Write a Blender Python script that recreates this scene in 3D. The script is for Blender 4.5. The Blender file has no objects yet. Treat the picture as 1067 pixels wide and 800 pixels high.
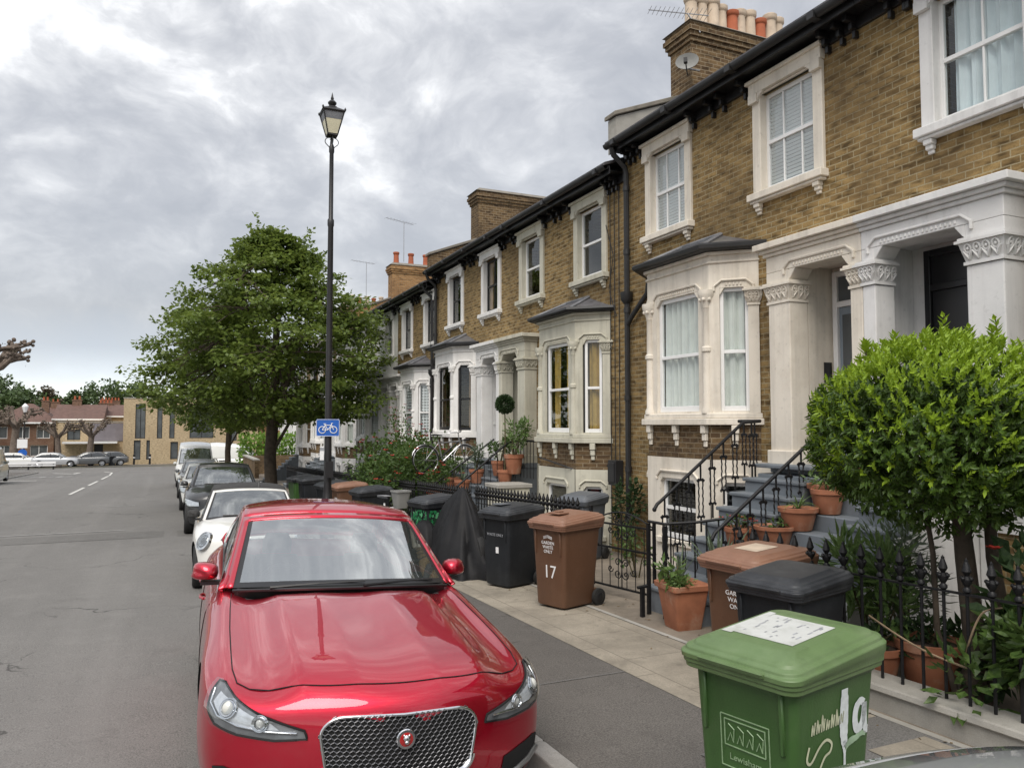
import bpy, bmesh, math, random
from mathutils import Vector, Matrix
from mathutils.bvhtree import BVHTree
R = math.radians
PI = math.pi
S = bpy.context.scene
COL = S.collection
rnd = random.Random(7)
SL = -0.028


def gz(y):
    """height of the road along the street, which falls gently away from the camera"""
    if y < 86:
        return SL * y
    return SL * 86 - 0.006 * (min(y, 200) - 86)


def pz(y):
    return gz(y) + 0.10


# ---------------------------------------------------------------- tagging
def tag(o, label=None, cat=None, group=None, kind=None):
    if label: o['label'] = label
    if cat: o['category'] = cat
    if group: o['group'] = group
    if kind: o['kind'] = kind
    return o


def thing(name, label, cat, loc=(0, 0, 0), rz=0, group=None, rx=0, ry=0):
    o = bpy.data.objects.new(name, None)
    o.empty_display_size = 0.2
    COL.objects.link(o)
    o.location = loc
    o.rotation_euler = (rx, ry, rz)
    return tag(o, label, cat, group)


def copy_tree(o, parent=None):
    c = o.copy()
    COL.objects.link(c)
    if parent: c.parent = parent
    for ch in list(o.children):
        copy_tree(ch, c)
    return c


# ---------------------------------------------------------------- mesh builder
class MB:
    def __init__(self):
        self.v = []; self.f = []; self.m = []

    def add(self, vs, fs, m=0):
        b = len(self.v)
        self.v.extend([tuple(p) for p in vs])
        for f in fs:
            self.f.append([b + i for i in f]); self.m.append(m)

    def hexa(self, p, m=0):
        self.add(p, [(0, 3, 2, 1), (4, 5, 6, 7), (0, 1, 5, 4), (1, 2, 6, 5), (2, 3, 7, 6), (3, 0, 4, 7)], m)

    def box(self, x0, x1, y0, y1, z0, z1, m=0):
        self.hexa([(x0, y0, z0), (x1, y0, z0), (x1, y1, z0), (x0, y1, z0),
                   (x0, y0, z1), (x1, y0, z1), (x1, y1, z1), (x0, y1, z1)], m)

    def fbox(self, fr, s0, s1, d0, d1, z0, z1, m=0):
        P = fr.pt
        self.hexa([P(s0, d0, z0), P(s1, d0, z0), P(s1, d1, z0), P(s0, d1, z0),
                   P(s0, d0, z1), P(s1, d0, z1), P(s1, d1, z1), P(s0, d1, z1)], m)

    def quad(self, a, b, c, d, m=0):
        self.add([a, b, c, d], [(0, 1, 2, 3)], m)

    def cyl(self, p0, p1, r0, r1=None, n=10, m=0, caps=True):
        if r1 is None: r1 = r0
        p0 = Vector(p0); p1 = Vector(p1)
        ax = (p1 - p0)
        if ax.length < 1e-6: return
        ax.normalize()
        a = ax.orthogonal().normalized(); b = ax.cross(a)
        vs = []
        for p, r in ((p0, r0), (p1, r1)):
            for k in range(n):
                t = 2 * PI * k / n
                vs.append(p + a * (r * math.cos(t)) + b * (r * math.sin(t)))
        fs = [(k, (k + 1) % n, n + (k + 1) % n, n + k) for k in range(n)]
        if caps:
            fs.append(tuple(range(n - 1, -1, -1))); fs.append(tuple(range(n, 2 * n)))
        self.add(vs, fs, m)

    def tube(self, pts, r, n=6, m=0, closed=False):
        pts = [Vector(p) for p in pts]
        N = len(pts)
        rs = r if isinstance(r, (list, tuple)) else [r] * N
        vs = []; prev = None
        for i, p in enumerate(pts):
            if closed:
                t = pts[(i + 1) % N] - pts[i - 1]
            else:
                t = pts[min(i + 1, N - 1)] - pts[max(i - 1, 0)]
            if t.length < 1e-9: t = Vector((0, 0, 1))
            t.normalize()
            if prev is None:
                a = t.orthogonal().normalized()
            else:
                a = prev - t * prev.dot(t)
                a = a.normalized() if a.length > 1e-6 else t.orthogonal().normalized()
            prev = a
            b = t.cross(a)
            for k in range(n):
                q = 2 * PI * k / n
                vs.append(p + a * (rs[i] * math.cos(q)) + b * (rs[i] * math.sin(q)))
        fs = []
        for i in range(N if closed else N - 1):
            j = (i + 1) % N
            for k in range(n):
                fs.append((i * n + k, i * n + (k + 1) % n, j * n + (k + 1) % n, j * n + k))
        if not closed:
            fs.append(tuple(range(n - 1, -1, -1)))
            fs.append(tuple((N - 1) * n + k for k in range(n)))
        self.add(vs, fs, m)

    def lathe(self, prof, c=(0, 0, 0), n=16, m=0, axis='z', cap=True):
        cx, cy, cz = c
        vs = []
        for r, z in prof:
            for k in range(n):
                t = 2 * PI * k / n
                a, b = r * math.cos(t), r * math.sin(t)
                if axis == 'z': vs.append((cx + a, cy + b, cz + z))
                elif axis == 'x': vs.append((cx + z, cy + a, cz + b))
                else: vs.append((cx + a, cy + z, cz + b))
        fs = []
        for i in range(len(prof) - 1):
            for k in range(n):
                fs.append((i * n + k, i * n + (k + 1) % n, (i + 1) * n + (k + 1) % n, (i + 1) * n + k))
        if cap:
            fs.append(tuple(range(n - 1, -1, -1)))
            fs.append(tuple((len(prof) - 1) * n + k for k in range(n)))
        self.add(vs, fs, m)

    def loft(self, rings, m=0, cap0=True, cap1=True):
        n = len(rings[0]); vs = [p for r in rings for p in r]
        fs = []
        for i in range(len(rings) - 1):
            for k in range(n):
                fs.append((i * n + k, i * n + (k + 1) % n, (i + 1) * n + (k + 1) % n, (i + 1) * n + k))
        if cap0: fs.append(tuple(range(n - 1, -1, -1)))
        if cap1: fs.append(tuple((len(rings) - 1) * n + k for k in range(n)))
        self.add(vs, fs, m)

    def prism(self, pts, z0, z1, m=0):
        """pts: xy polygon"""
        self.loft([[(x, y, z0) for x, y in pts], [(x, y, z1) for x, y in pts]], m)

    def ball(self, c, r, n=8, m=0, sz=(1, 1, 1)):
        prof = [(max(1e-4, math.sin(PI * k / n)), -math.cos(PI * k / n)) for k in range(n + 1)]
        k = len(prof)
        nn = max(6, n)
        vs = []
        for a, z in prof:
            for j in range(nn):
                t = 2 * PI * j / nn
                vs.append((c[0] + r * sz[0] * a * math.cos(t), c[1] + r * sz[1] * a * math.sin(t), c[2] + r * sz[2] * z))
        fs = [(i * nn + j, i * nn + (j + 1) % nn, (i + 1) * nn + (j + 1) % nn, (i + 1) * nn + j) for i in range(k - 1) for j in range(nn)]
        self.add(vs, fs, m)

    def build(self, name, mats, parent=None, smooth=None, bevel=0, seg=1, off=None, recalc=True, loc=None):
        if off is None and parent is not None and parent.get('_off') is not None:
            off = Vector(parent['_off'])
        me = bpy.data.meshes.new(name)
        vs = self.v
        if off is not None:
            ox, oy, oz = off
            vs = [(x - ox, y - oy, z - oz) for x, y, z in vs]
        me.from_pydata(vs, [], self.f)
        mats = mats if isinstance(mats, (list, tuple)) else [mats]
        for m in mats: me.materials.append(m)
        if len(mats) > 1: me.polygons.foreach_set('material_index', self.m)
        if recalc:
            bm = bmesh.new(); bm.from_mesh(me)
            bmesh.ops.recalc_face_normals(bm, faces=bm.faces)
            bm.to_mesh(me); bm.free()
        if smooth is not None:
            me.polygons.foreach_set('use_smooth', [True] * len(me.polygons))
            me.set_sharp_from_angle(angle=R(smooth))
        me.update()
        o = bpy.data.objects.new(name, me)
        COL.objects.link(o)
        if parent is not None: o.parent = parent
        if loc is not None: o.location = loc
        if off is not None: o['_off'] = list(off)
        if bevel:
            b = o.modifiers.new('Bevel', 'BEVEL'); b.width = bevel; b.segments = seg
            b.limit_method = 'ANGLE'; b.angle_limit = R(40)
            b.harden_normals = False
        return o


class Fr:
    """vertical facade frame: s runs along it, d outwards, z up"""
    def __init__(self, o, dr, nr, dz=0.0):
        self.o = o; self.dr = dr; self.nr = nr; self.dz = dz

    def pt(self, s, d, z):
        return (self.o[0] + self.dr[0] * s + self.nr[0] * d, self.o[1] + self.dr[1] * s + self.nr[1] * d, z + self.dz)

    def facet(self, a, b):
        """sub frame of a facet from (s,d) a to b; outward normal points to +d"""
        pa = self.pt(a[0], a[1], 0); pb = self.pt(b[0], b[1], 0)
        dx, dy = pb[0] - pa[0], pb[1] - pa[1]
        L = math.hypot(dx, dy); dx /= L; dy /= L
        n = (dy, -dx)
        if n[0] * self.nr[0] + n[1] * self.nr[1] < 0: n = (-dy, dx)
        return Fr((pa[0], pa[1]), (dx, dy), n, self.dz), L


def wall(mb, fr, s0, s1, z0, z1, holes, d=0.0, rev=0.14, m=0):
    """flat wall with rectangular openings and their reveals"""
    ss = sorted({s0, s1} | {min(max(h[k], s0), s1) for h in holes for k in (0, 1)})
    zs = sorted({z0, z1} | {min(max(h[k], z0), z1) for h in holes for k in (2, 3)})
    for i in range(len(ss) - 1):
        for j in range(len(zs) - 1):
            cs = (ss[i] + ss[i + 1]) / 2; cz = (zs[j] + zs[j + 1]) / 2
            if any(h[0] < cs < h[1] and h[2] < cz < h[3] for h in holes): continue
            mb.quad(fr.pt(ss[i], d, zs[j]), fr.pt(ss[i + 1], d, zs[j]), fr.pt(ss[i + 1], d, zs[j + 1]), fr.pt(ss[i], d, zs[j + 1]), m)
    for a, b, c, e in holes:
        P = fr.pt
        mb.quad(P(a, d, c), P(a, d - rev, c), P(a, d - rev, e), P(a, d, e), m)
        mb.quad(P(b, d, c), P(b, d, e), P(b, d - rev, e), P(b, d - rev, c), m)
        mb.quad(P(a, d, e), P(a, d - rev, e), P(b, d - rev, e), P(b, d, e), m)
        mb.quad(P(a, d, c), P(b, d, c), P(b, d - rev, c), P(a, d - rev, c), m)


def rrect(w, d, r, z, n=4, cx=0, cy=0, tilt=0):
    pts = []
    for sx, sy, a0 in ((1, -1, -90), (1, 1, 0), (-1, 1, 90), (-1, -1, 180)):
        for k in range(n + 1):
            a = R(a0 + 90 * k / n)
            x = sx * (w / 2 - r) + r * math.cos(a); y = sy * (d / 2 - r) + r * math.sin(a)
            pts.append((cx + x, cy + y, z + tilt * y))
    return pts


def text_mb(txt, size, extrude=0.001, align='CENTER', spacing=1.0):
    cu = bpy.data.curves.new('lettering', 'FONT')
    cu.body = txt; cu.size = size; cu.extrude = extrude; cu.align_x = align; cu.align_y = 'CENTER'
    cu.space_line = spacing; cu.resolution_u = 3
    o = bpy.data.objects.new('lettering', cu); COL.objects.link(o)
    dg = bpy.context.evaluated_depsgraph_get()
    me = bpy.data.meshes.new_from_object(o.evaluated_get(dg))
    vs = [tuple(v.co) for v in me.vertices]; fs = [tuple(p.vertices) for p in me.polygons]
    bpy.data.objects.remove(o); bpy.data.curves.remove(cu); bpy.data.meshes.remove(me)
    return vs, fs


def put_text(mb, txt, size, fn, m=0, **kw):
    """fn maps flat (x, y, depth) to 3D"""
    vs, fs = text_mb(txt, size, **kw)
    mb.add([fn(*v) for v in vs], fs, m)


def catmull(pts, n=8):
    P = [Vector(p) for p in pts]; out = []
    for i in range(len(P) - 1):
        p0 = P[max(i - 1, 0)]; p1 = P[i]; p2 = P[i + 1]; p3 = P[min(i + 2, len(P) - 1)]
        for k in range(n):
            t = k / n
            out.append(0.5 * ((2 * p1) + (p2 - p0) * t + (2 * p0 - 5 * p1 + 4 * p2 - p3) * t * t + (3 * p1 - p0 - 3 * p2 + p3) * t ** 3))
    out.append(P[-1])
    return out

# ================================================================ materials
def nt_new(name):
    m = bpy.data.materials.new(name); m.use_nodes = True
    nt = m.node_tree; nt.nodes.clear()
    out = nt.nodes.new('ShaderNodeOutputMaterial')
    return m, nt, out


def N(nt, t, **kw):
    n = nt.nodes.new(t)
    for k, v in kw.items():
        if k in n.inputs: n.inputs[k].default_value = v
        else: setattr(n, k, v)
    return n


def lk(nt, a, b): nt.links.new(a, b)


def c4(c): return (c[0], c[1], c[2], 1)


def mixc(nt, fac, a, b):
    n = nt.nodes.new('ShaderNodeMix'); n.data_type = 'RGBA'
    for sock, val in ((n.inputs[0], fac), (n.inputs[6], a), (n.inputs[7], b)):
        if isinstance(val, bpy.types.NodeSocket): nt.links.new(val, sock)
        elif isinstance(val, (int, float)): sock.default_value = val
        else: sock.default_value = c4(val)
    return n.outputs[2]


def ramp(nt, sock, lo, hi, a=0.0, b=1.0):
    n = nt.nodes.new('ShaderNodeMapRange')
    n.inputs[1].default_value = lo; n.inputs[2].default_value = hi
    n.inputs[3].default_value = a; n.inputs[4].default_value = b
    nt.links.new(sock, n.inputs[0])
    return n.outputs[0]


def noise(nt, vec, scale, detail=4, rough=0.55):
    n = N(nt, 'ShaderNodeTexNoise'); n.inputs['Scale'].default_value = scale
    n.inputs['Detail'].default_value = detail; n.inputs['Roughness'].default_value = rough
    if vec is not None: lk(nt, vec, n.inputs['Vector'])
    return n.outputs['Fac']


def mk(name, col, rough=0.6, var=0.2, vs=4.0, bump=0.0, bs=60.0, metal=0.0, spec=0.5, coat=0.0, col2=None, stain=None, ss=1.3, world=False, fine=0.0, fs=150, streak=0.0):
    """painted / plain surface with a soft irregular tone, optional stains and fine bump"""
    m, nt, out = nt_new(name)
    b = N(nt, 'ShaderNodeBsdfPrincipled')
    tc = N(nt, 'ShaderNodeTexCoord') if not world else N(nt, 'ShaderNodeNewGeometry')
    vec = tc.outputs['Object'] if not world else tc.outputs['Position']
    lo = tuple(c * (1 - var) for c in col); hi = tuple(min(1, c * (1 + var)) for c in col)
    if col2: hi = col2; lo = col
    nz = noise(nt, vec, vs, 5)
    c = mixc(nt, ramp(nt, nz, 0.3, 0.7), lo, hi)
    if stain:
        f = ramp(nt, noise(nt, vec, ss, 6, 0.65), 0.5, 0.72, 0, stain[3] if len(stain) > 3 else 0.8)
        c = mixc(nt, f, c, stain[:3])
    if streak:
        g_ = N(nt, 'ShaderNodeNewGeometry'); mp = N(nt, 'ShaderNodeMapping'); mp.inputs['Scale'].default_value = (7, 7, 0.45); lk(nt, g_.outputs['Position'], mp.inputs[0])
        f3 = ramp(nt, noise(nt, mp.outputs[0], 1.0, 5, 0.6), 0.50, 0.78, 0, streak)
        c = mixc(nt, f3, c, tuple(x * 0.42 for x in col))
        f4 = ramp(nt, noise(nt, g_.outputs['Position'], 14, 4, 0.6), 0.60, 0.72, 0, streak * .7)
        c = mixc(nt, f4, c, tuple(x * 0.55 for x in col))
    if fine:
        f2 = ramp(nt, noise(nt, vec, fs, 2), 0.35, 0.65, 0, fine)
        c = mixc(nt, f2, c, tuple(x * 0.35 for x in col))
    lk(nt, c, b.inputs['Base Color'])
    b.inputs['Roughness'].default_value = rough; b.inputs['Metallic'].default_value = metal
    b.inputs['Specular IOR Level'].default_value = spec
    b.inputs['Coat Weight'].default_value = coat; b.inputs['Coat Roughness'].default_value = 0.03
    if bump:
        bp = N(nt, 'ShaderNodeBump'); bp.inputs['Strength'].default_value = min(1.0, bump); bp.inputs['Distance'].default_value = 0.01
        lk(nt, noise(nt, vec, bs, 4), bp.inputs['Height']); lk(nt, bp.outputs[0], b.inputs['Normal'])
    lk(nt, b.outputs[0], out.inputs[0])
    return m


def mk_brick(name, c1, c2, mortar, dirt, bias=0.0, bw=0.180, rh=0.073):
    m, nt, out = nt_new(name)
    g = N(nt, 'ShaderNodeNewGeometry')
    sp = N(nt, 'ShaderNodeSeparateXYZ'); lk(nt, g.outputs['Position'], sp.inputs[0])
    sn = N(nt, 'ShaderNodeSeparateXYZ'); lk(nt, g.outputs['True Normal'], sn.inputs[0])
    ax = N(nt, 'ShaderNodeMath', operation='ABSOLUTE'); lk(nt, sn.outputs[0], ax.inputs[0])
    ay = N(nt, 'ShaderNodeMath', operation='ABSOLUTE'); lk(nt, sn.outputs[1], ay.inputs[0])
    gt = N(nt, 'ShaderNodeMath', operation='GREATER_THAN'); lk(nt, ax.outputs[0], gt.inputs[0]); lk(nt, ay.outputs[0], gt.inputs[1])
    mx = N(nt, 'ShaderNodeMix'); mx.data_type = 'FLOAT'
    lk(nt, gt.outputs[0], mx.inputs[0]); lk(nt, sp.outputs[0], mx.inputs[2]); lk(nt, sp.outputs[1], mx.inputs[3])
    cb = N(nt, 'ShaderNodeCombineXYZ'); lk(nt, mx.outputs[0], cb.inputs[0]); lk(nt, sp.outputs[2], cb.inputs[1])
    # slight wobble so that courses are not ruler straight
    wn = N(nt, 'ShaderNodeTexNoise'); wn.inputs['Scale'].default_value = 2.2; lk(nt, cb.outputs[0], wn.inputs['Vector'])
    wv = N(nt, 'ShaderNodeVectorMath', operation='SCALE'); wv.inputs['Scale'].default_value = 0.022; lk(nt, wn.outputs['Color'], wv.inputs[0])
    va = N(nt, 'ShaderNodeVectorMath', operation='ADD'); lk(nt, cb.outputs[0], va.inputs[0]); lk(nt, wv.outputs[0], va.inputs[1])
    bt = N(nt, 'ShaderNodeTexBrick')
    bt.inputs['Scale'].default_value = 1.0; bt.inputs['Brick Width'].default_value = bw; bt.inputs['Row Height'].default_value = rh
    bt.inputs['Mortar Size'].default_value = 0.0075; bt.inputs['Mortar Smooth'].default_value = 0.3; bt.inputs['Bias'].default_value = bias
    bt.inputs['Color1'].default_value = c4(c1); bt.inputs['Color2'].default_value = c4(c2); bt.inputs['Mortar'].default_value = c4(mortar)
    lk(nt, va.outputs[0], bt.inputs['Vector'])
    # each brick gets burnt or pale by a coarse cell noise squeezed along the course
    mp = N(nt, 'ShaderNodeMapping'); mp.inputs['Scale'].default_value = (4.4, 13.3, 1); lk(nt, va.outputs[0], mp.inputs[0])
    bn = noise(nt, mp.outputs[0], 1.0, 2)
    big = noise(nt, cb.outputs[0], 0.55, 6, 0.65)
    grain = noise(nt, cb.outputs[0], 60, 3)
    c = mixc(nt, ramp(nt, bn, 0.50, 0.70, 0, 0.9), bt.outputs['Color'], tuple(x * 0.30 for x in c2))
    c = mixc(nt, ramp(nt, bn, 0.46, 0.30, 0, 0.45), c, tuple(min(1, x * 1.5) for x in c1))
    # pointing survives in some places and is worn or sooty in others
    pm = N(nt, 'ShaderNodeMath', operation='MULTIPLY'); lk(nt, ramp(nt, bt.outputs['Fac'], 0.2, 0.8, 0, 0.95), pm.inputs[0]); lk(nt, ramp(nt, noise(nt, cb.outputs[0], 1.6, 5, 0.6), 0.40, 0.62, 0.25, 1.0), pm.inputs[1])
    c = mixc(nt, pm.outputs[0], c, mortar)
    c = mixc(nt, ramp(nt, big, 0.44, 0.70, 0, 0.75), c, dirt)
    c = mixc(nt, ramp(nt, grain, 0.4, 0.7, 0, 0.35), c, tuple(x * 0.5 for x in c2))
    b = N(nt, 'ShaderNodeBsdfPrincipled'); lk(nt, c, b.inputs['Base Color']); b.inputs['Roughness'].default_value = 0.9
    b.inputs['Specular IOR Level'].default_value = 0.2
    bp = N(nt, 'ShaderNodeBump'); bp.inputs['Strength'].default_value = 0.6; bp.inputs['Distance'].default_value = 0.008; bp.invert = True
    lk(nt, bt.outputs['Fac'], bp.inputs['Height']); lk(nt, bp.outputs[0], b.inputs['Normal'])
    lk(nt, b.outputs[0], out.inputs[0])
    return m


def mk_glass(name, tint=(0.8, 0.85, 0.85), refl=0.25, base=None, basef=0.0, rough=0.01, ior=1.5):
    m, nt, out = nt_new(name)
    tr = N(nt, 'ShaderNodeBsdfTransparent'); tr.inputs[0].default_value = c4(tint)
    gl = N(nt, 'ShaderNodeBsdfGlossy'); gl.inputs['Roughness'].default_value = rough; gl.inputs[0].default_value = (0.95, 0.97, 0.97, 1)
    # Schlick term from the facing ratio, the same from both sides of the sheet
    fr = N(nt, 'ShaderNodeLayerWeight'); fr.inputs['Blend'].default_value = 0.5
    pw = N(nt, 'ShaderNodeMath', operation='POWER'); pw.inputs[1].default_value = 4.0; lk(nt, fr.outputs['Facing'], pw.inputs[0])
    ad = N(nt, 'ShaderNodeMath', operation='MULTIPLY_ADD'); ad.inputs[1].default_value = 0.9; ad.inputs[2].default_value = refl; ad.use_clamp = True
    lk(nt, pw.outputs[0], ad.inputs[0])
    tc = N(nt, 'ShaderNodeTexCoord')
    bp = N(nt, 'ShaderNodeBump'); bp.inputs['Strength'].default_value = 0.12; bp.inputs['Distance'].default_value = 0.01
    lk(nt, noise(nt, tc.outputs['Object'], 1.7, 1), bp.inputs['Height']); lk(nt, bp.outputs[0], gl.inputs['Normal'])
    cur = tr.outputs[0]
    if base:
        df = N(nt, 'ShaderNodeBsdfDiffuse'); df.inputs[0].default_value = c4(base)
        mm = N(nt, 'ShaderNodeMixShader'); mm.inputs[0].default_value = basef
        lk(nt, cur, mm.inputs[1]); lk(nt, df.outputs[0], mm.inputs[2]); cur = mm.outputs[0]
    ms = N(nt, 'ShaderNodeMixShader'); lk(nt, ad.outputs[0], ms.inputs[0]); lk(nt, cur, ms.inputs[1]); lk(nt, gl.outputs[0], ms.inputs[2])
    lk(nt, ms.outputs[0], out.inputs[0])
    return m


def mk_leaf(name, a, b, c, scale=2.5, transl=0.3, rough=0.45):
    """a dark, b mid, c fresh leaf pigment, varied leaf by leaf and clump by clump"""
    m, nt, out = nt_new(name)
    g = N(nt, 'ShaderNodeNewGeometry')
    n1 = noise(nt, g.outputs['Position'], scale, 4, 0.6)
    n2 = noise(nt, g.outputs['Position'], scale * 9, 2, 0.6)
    col = mixc(nt, ramp(nt, n1, 0.35, 0.65), a, b)
    col = mixc(nt, ramp(nt, n2, 0.48, 0.75, 0, 0.9), col, c)
    p = N(nt, 'ShaderNodeBsdfPrincipled'); lk(nt, col, p.inputs['Base Color']); p.inputs['Roughness'].default_value = rough
    p.inputs['Specular IOR Level'].default_value = 0.4
    t = N(nt, 'ShaderNodeBsdfTranslucent')
    col2 = mixc(nt, 0.5, col, c); lk(nt, col2, t.inputs[0])
    ms = N(nt, 'ShaderNodeMixShader'); ms.inputs[0].default_value = transl
    lk(nt, p.outputs[0], ms.inputs[1]); lk(nt, t.outputs[0], ms.inputs[2]); lk(nt, ms.outputs[0], out.inputs[0])
    return m


def mk_asphalt(name, base, chip, rough=0.85, patch=0.25, tyre=False):
    m, nt, out = nt_new(name)
    g = N(nt, 'ShaderNodeNewGeometry'); vec = g.outputs['Position']
    n_big = noise(nt, vec, 0.35, 6, 0.6); n_mid = noise(nt, vec, 3.0, 5, 0.6); n_fine = noise(nt, vec, 95, 3, 0.7)
    vo = N(nt, 'ShaderNodeTexVoronoi'); vo.inputs['Scale'].default_value = 70; lk(nt, vec, vo.inputs['Vector'])
    col = mixc(nt, ramp(nt, n_fine, 0.35, 0.65), tuple(x * 0.55 for x in base), tuple(x * 1.45 for x in base))
    col = mixc(nt, ramp(nt, vo.outputs['Distance'], 0.28, 0.05, 0, 0.45), col, chip)
    col = mixc(nt, ramp(nt, n_big, 0.35, 0.65, 0, patch), col, tuple(x * 0.6 for x in base))
    col = mixc(nt, ramp(nt, n_mid, 0.52, 0.75, 0, 0.3), col, tuple(x * 1.35 for x in base))
    # long streaks worn along the direction of traffic
    mp = N(nt, 'ShaderNodeMapping'); mp.inputs['Scale'].default_value = (1.3, 0.035, 1); lk(nt, vec, mp.inputs[0])
    col = mixc(nt, ramp(nt, noise(nt, mp.outputs[0], 1, 4), 0.5, 0.7, 0, 0.35), col, tuple(x * 1.35 for x in base))
    # hairline cracks
    vc = N(nt, 'ShaderNodeTexVoronoi'); vc.feature = 'DISTANCE_TO_EDGE'; vc.inputs['Scale'].default_value = 0.32
    wn = N(nt, 'ShaderNodeTexNoise'); wn.inputs['Scale'].default_value = 1.4; wn.inputs['Detail'].default_value = 6; lk(nt, vec, wn.inputs['Vector'])
    wv = N(nt, 'ShaderNodeVectorMath', operation='MULTIPLY_ADD'); lk(nt, wn.outputs['Color'], wv.inputs[0]); wv.inputs[1].default_value = (1.6, 1.6, 0); lk(nt, vec, wv.inputs[2])
    lk(nt, wv.outputs[0], vc.inputs['Vector'])
    ck = ramp(nt, vc.outputs['Distance'], 0.008, 0.0, 0, 0.9)
    cm = N(nt, 'ShaderNodeMath', operation='MULTIPLY'); lk(nt, ck, cm.inputs[0]); lk(nt, ramp(nt, noise(nt, vec, 0.6, 2), 0.5, 0.6), cm.inputs[1])
    col = mixc(nt, cm.outputs[0], col, tuple(x * 0.25 for x in base))
    # oil drips and old stains
    n_st = noise(nt, vec, 1.1, 7, 0.7)
    col = mixc(nt, ramp(nt, n_st, 0.60, 0.72, 0, 0.5), col, tuple(x * 0.5 for x in base))
    col = mixc(nt, ramp(nt, n_st, 0.42, 0.30, 0, 0.3), col, tuple(x * 1.45 for x in base))
    b = N(nt, 'ShaderNodeBsdfPrincipled'); lk(nt, col, b.inputs['Base Color']); b.inputs['Roughness'].default_value = rough
    b.inputs['Specular IOR Level'].default_value = 0.3
    bp = N(nt, 'ShaderNodeBump'); bp.inputs['Strength'].default_value = 0.5; bp.inputs['Distance'].default_value = 0.006
    lk(nt, n_fine, bp.inputs['Height']); lk(nt, bp.outputs[0], b.inputs['Normal'])
    lk(nt, b.outputs[0], out.inputs[0])
    return m


def mk_slabs(name, c1, c2, gap, bw=0.62, rh=0.9):
    m, nt, out = nt_new(name)
    g = N(nt, 'ShaderNodeNewGeometry'); vec = g.outputs['Position']
    bt = N(nt, 'ShaderNodeTexBrick'); bt.inputs['Scale'].default_value = 1.0
    mp = N(nt, 'ShaderNodeMapping'); mp.inputs['Rotation'].default_value = (0, 0, R(90)); lk(nt, vec, mp.inputs[0])
    lk(nt, mp.outputs[0], bt.inputs['Vector'])
    bt.inputs['Brick Width'].default_value = rh; bt.inputs['Row Height'].default_value = bw; bt.inputs['Mortar Size'].default_value = 0.007
    bt.inputs['Color1'].default_value = c4(c1); bt.inputs['Color2'].default_value = c4(c2); bt.inputs['Mortar'].default_value = c4(gap)
    col = mixc(nt, ramp(nt, noise(nt, vec, 1.5, 7, 0.7), 0.42, 0.66, 0, 0.85), bt.outputs['Color'], tuple(x * 0.45 for x in c1))
    col = mixc(nt, ramp(nt, noise(nt, vec, 70, 3), 0.4, 0.65, 0, 0.5), col, tuple(x * 0.6 for x in c2))
    col = mixc(nt, ramp(nt, noise(nt, vec, 9, 4), 0.62, 0.7, 0, 0.5), col, tuple(x * 0.45 for x in c2))
    b = N(nt, 'ShaderNodeBsdfPrincipled'); lk(nt, col, b.inputs['Base Color']); b.inputs['Roughness'].default_value = 0.85
    b.inputs['Specular IOR Level'].default_value = 0.3
    bp = N(nt, 'ShaderNodeBump'); bp.inputs['Strength'].default_value = 0.4; bp.inputs['Distance'].default_value = 0.008; bp.invert = True
    lk(nt, bt.outputs['Fac'], bp.inputs['Height']); lk(nt, bp.outputs[0], b.inputs['Normal'])
    lk(nt, b.outputs[0], out.inputs[0])
    return m


def mk_paint(name, col, metal=0.0, rough=0.35, coat=1.0, flake=0.06, coat_ior=1.6):
    m, nt, out = nt_new(name)
    b = N(nt, 'ShaderNodeBsdfPrincipled')
    tc = N(nt, 'ShaderNodeTexCoord')
    c = mixc(nt, ramp(nt, noise(nt, tc.outputs['Object'], 900, 1), 0.3, 0.7), tuple(x * (1 - flake) for x in col), tuple(min(1, x * (1 + flake)) for x in col))
    dust = ramp(nt, noise(nt, tc.outputs['Object'], 2.2, 6, 0.7), 0.45, 0.75, 0, 0.10)
    c = mixc(nt, dust, c, (0.25, 0.22, 0.2))
    lk(nt, c, b.inputs['Base Color']); b.inputs['Roughness'].default_value = rough; b.inputs['Metallic'].default_value = metal
    b.inputs['Coat Weight'].default_value = coat; b.inputs['Coat Roughness'].default_value = 0.015
    b.inputs['Coat IOR'].default_value = coat_ior
    lk(nt, b.outputs[0], out.inputs[0])
    return m


M = {}
M['brick'] = mk_brick('stock_brick', (0.335, 0.228, 0.098), (0.205, 0.134, 0.058), (0.38, 0.32, 0.20), (0.090, 0.062, 0.034))
M['brick_dark'] = mk_brick('sooty_brick', (0.19, 0.125, 0.062), (0.105, 0.066, 0.036), (0.30, 0.24, 0.16), (0.05, 0.036, 0.025))
M['brick_orange'] = mk_brick('orange_brick', (0.40, 0.23, 0.10), (0.33, 0.18, 0.075), (0.36, 0.28, 0.18), (0.16, 0.09, 0.05))
M['brick_yellow'] = mk_brick('yellow_brick', (0.56, 0.43, 0.27), (0.50, 0.38, 0.23), (0.46, 0.40, 0.29), (0.42, 0.32, 0.20))
M['brick_red'] = mk_brick('red_brick', (0.22, 0.135, 0.095), (0.17, 0.10, 0.07), (0.3, 0.22, 0.16), (0.13, 0.06, 0.04))
M['cream'] = mk('cream_stucco', (0.71, 0.655, 0.565), 0.75, 0.05, 2.5, bump=0.15, bs=35, stain=(0.40, 0.33, 0.24, 0.35), ss=1.6, streak=0.5)
M['grey_white'] = mk('pale_grey_stucco', (0.70, 0.695, 0.685), 0.7, 0.05, 2.5, bump=0.15, bs=35, stain=(0.42, 0.40, 0.36, 0.3), ss=1.6, streak=0.4)
M['stone'] = mk('greenish_cream_stucco', (0.53, 0.51, 0.42), 0.75, 0.06, 2.5, bump=0.15, bs=35, stain=(0.33, 0.31, 0.24, 0.4), ss=1.6, streak=0.5)
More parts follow.
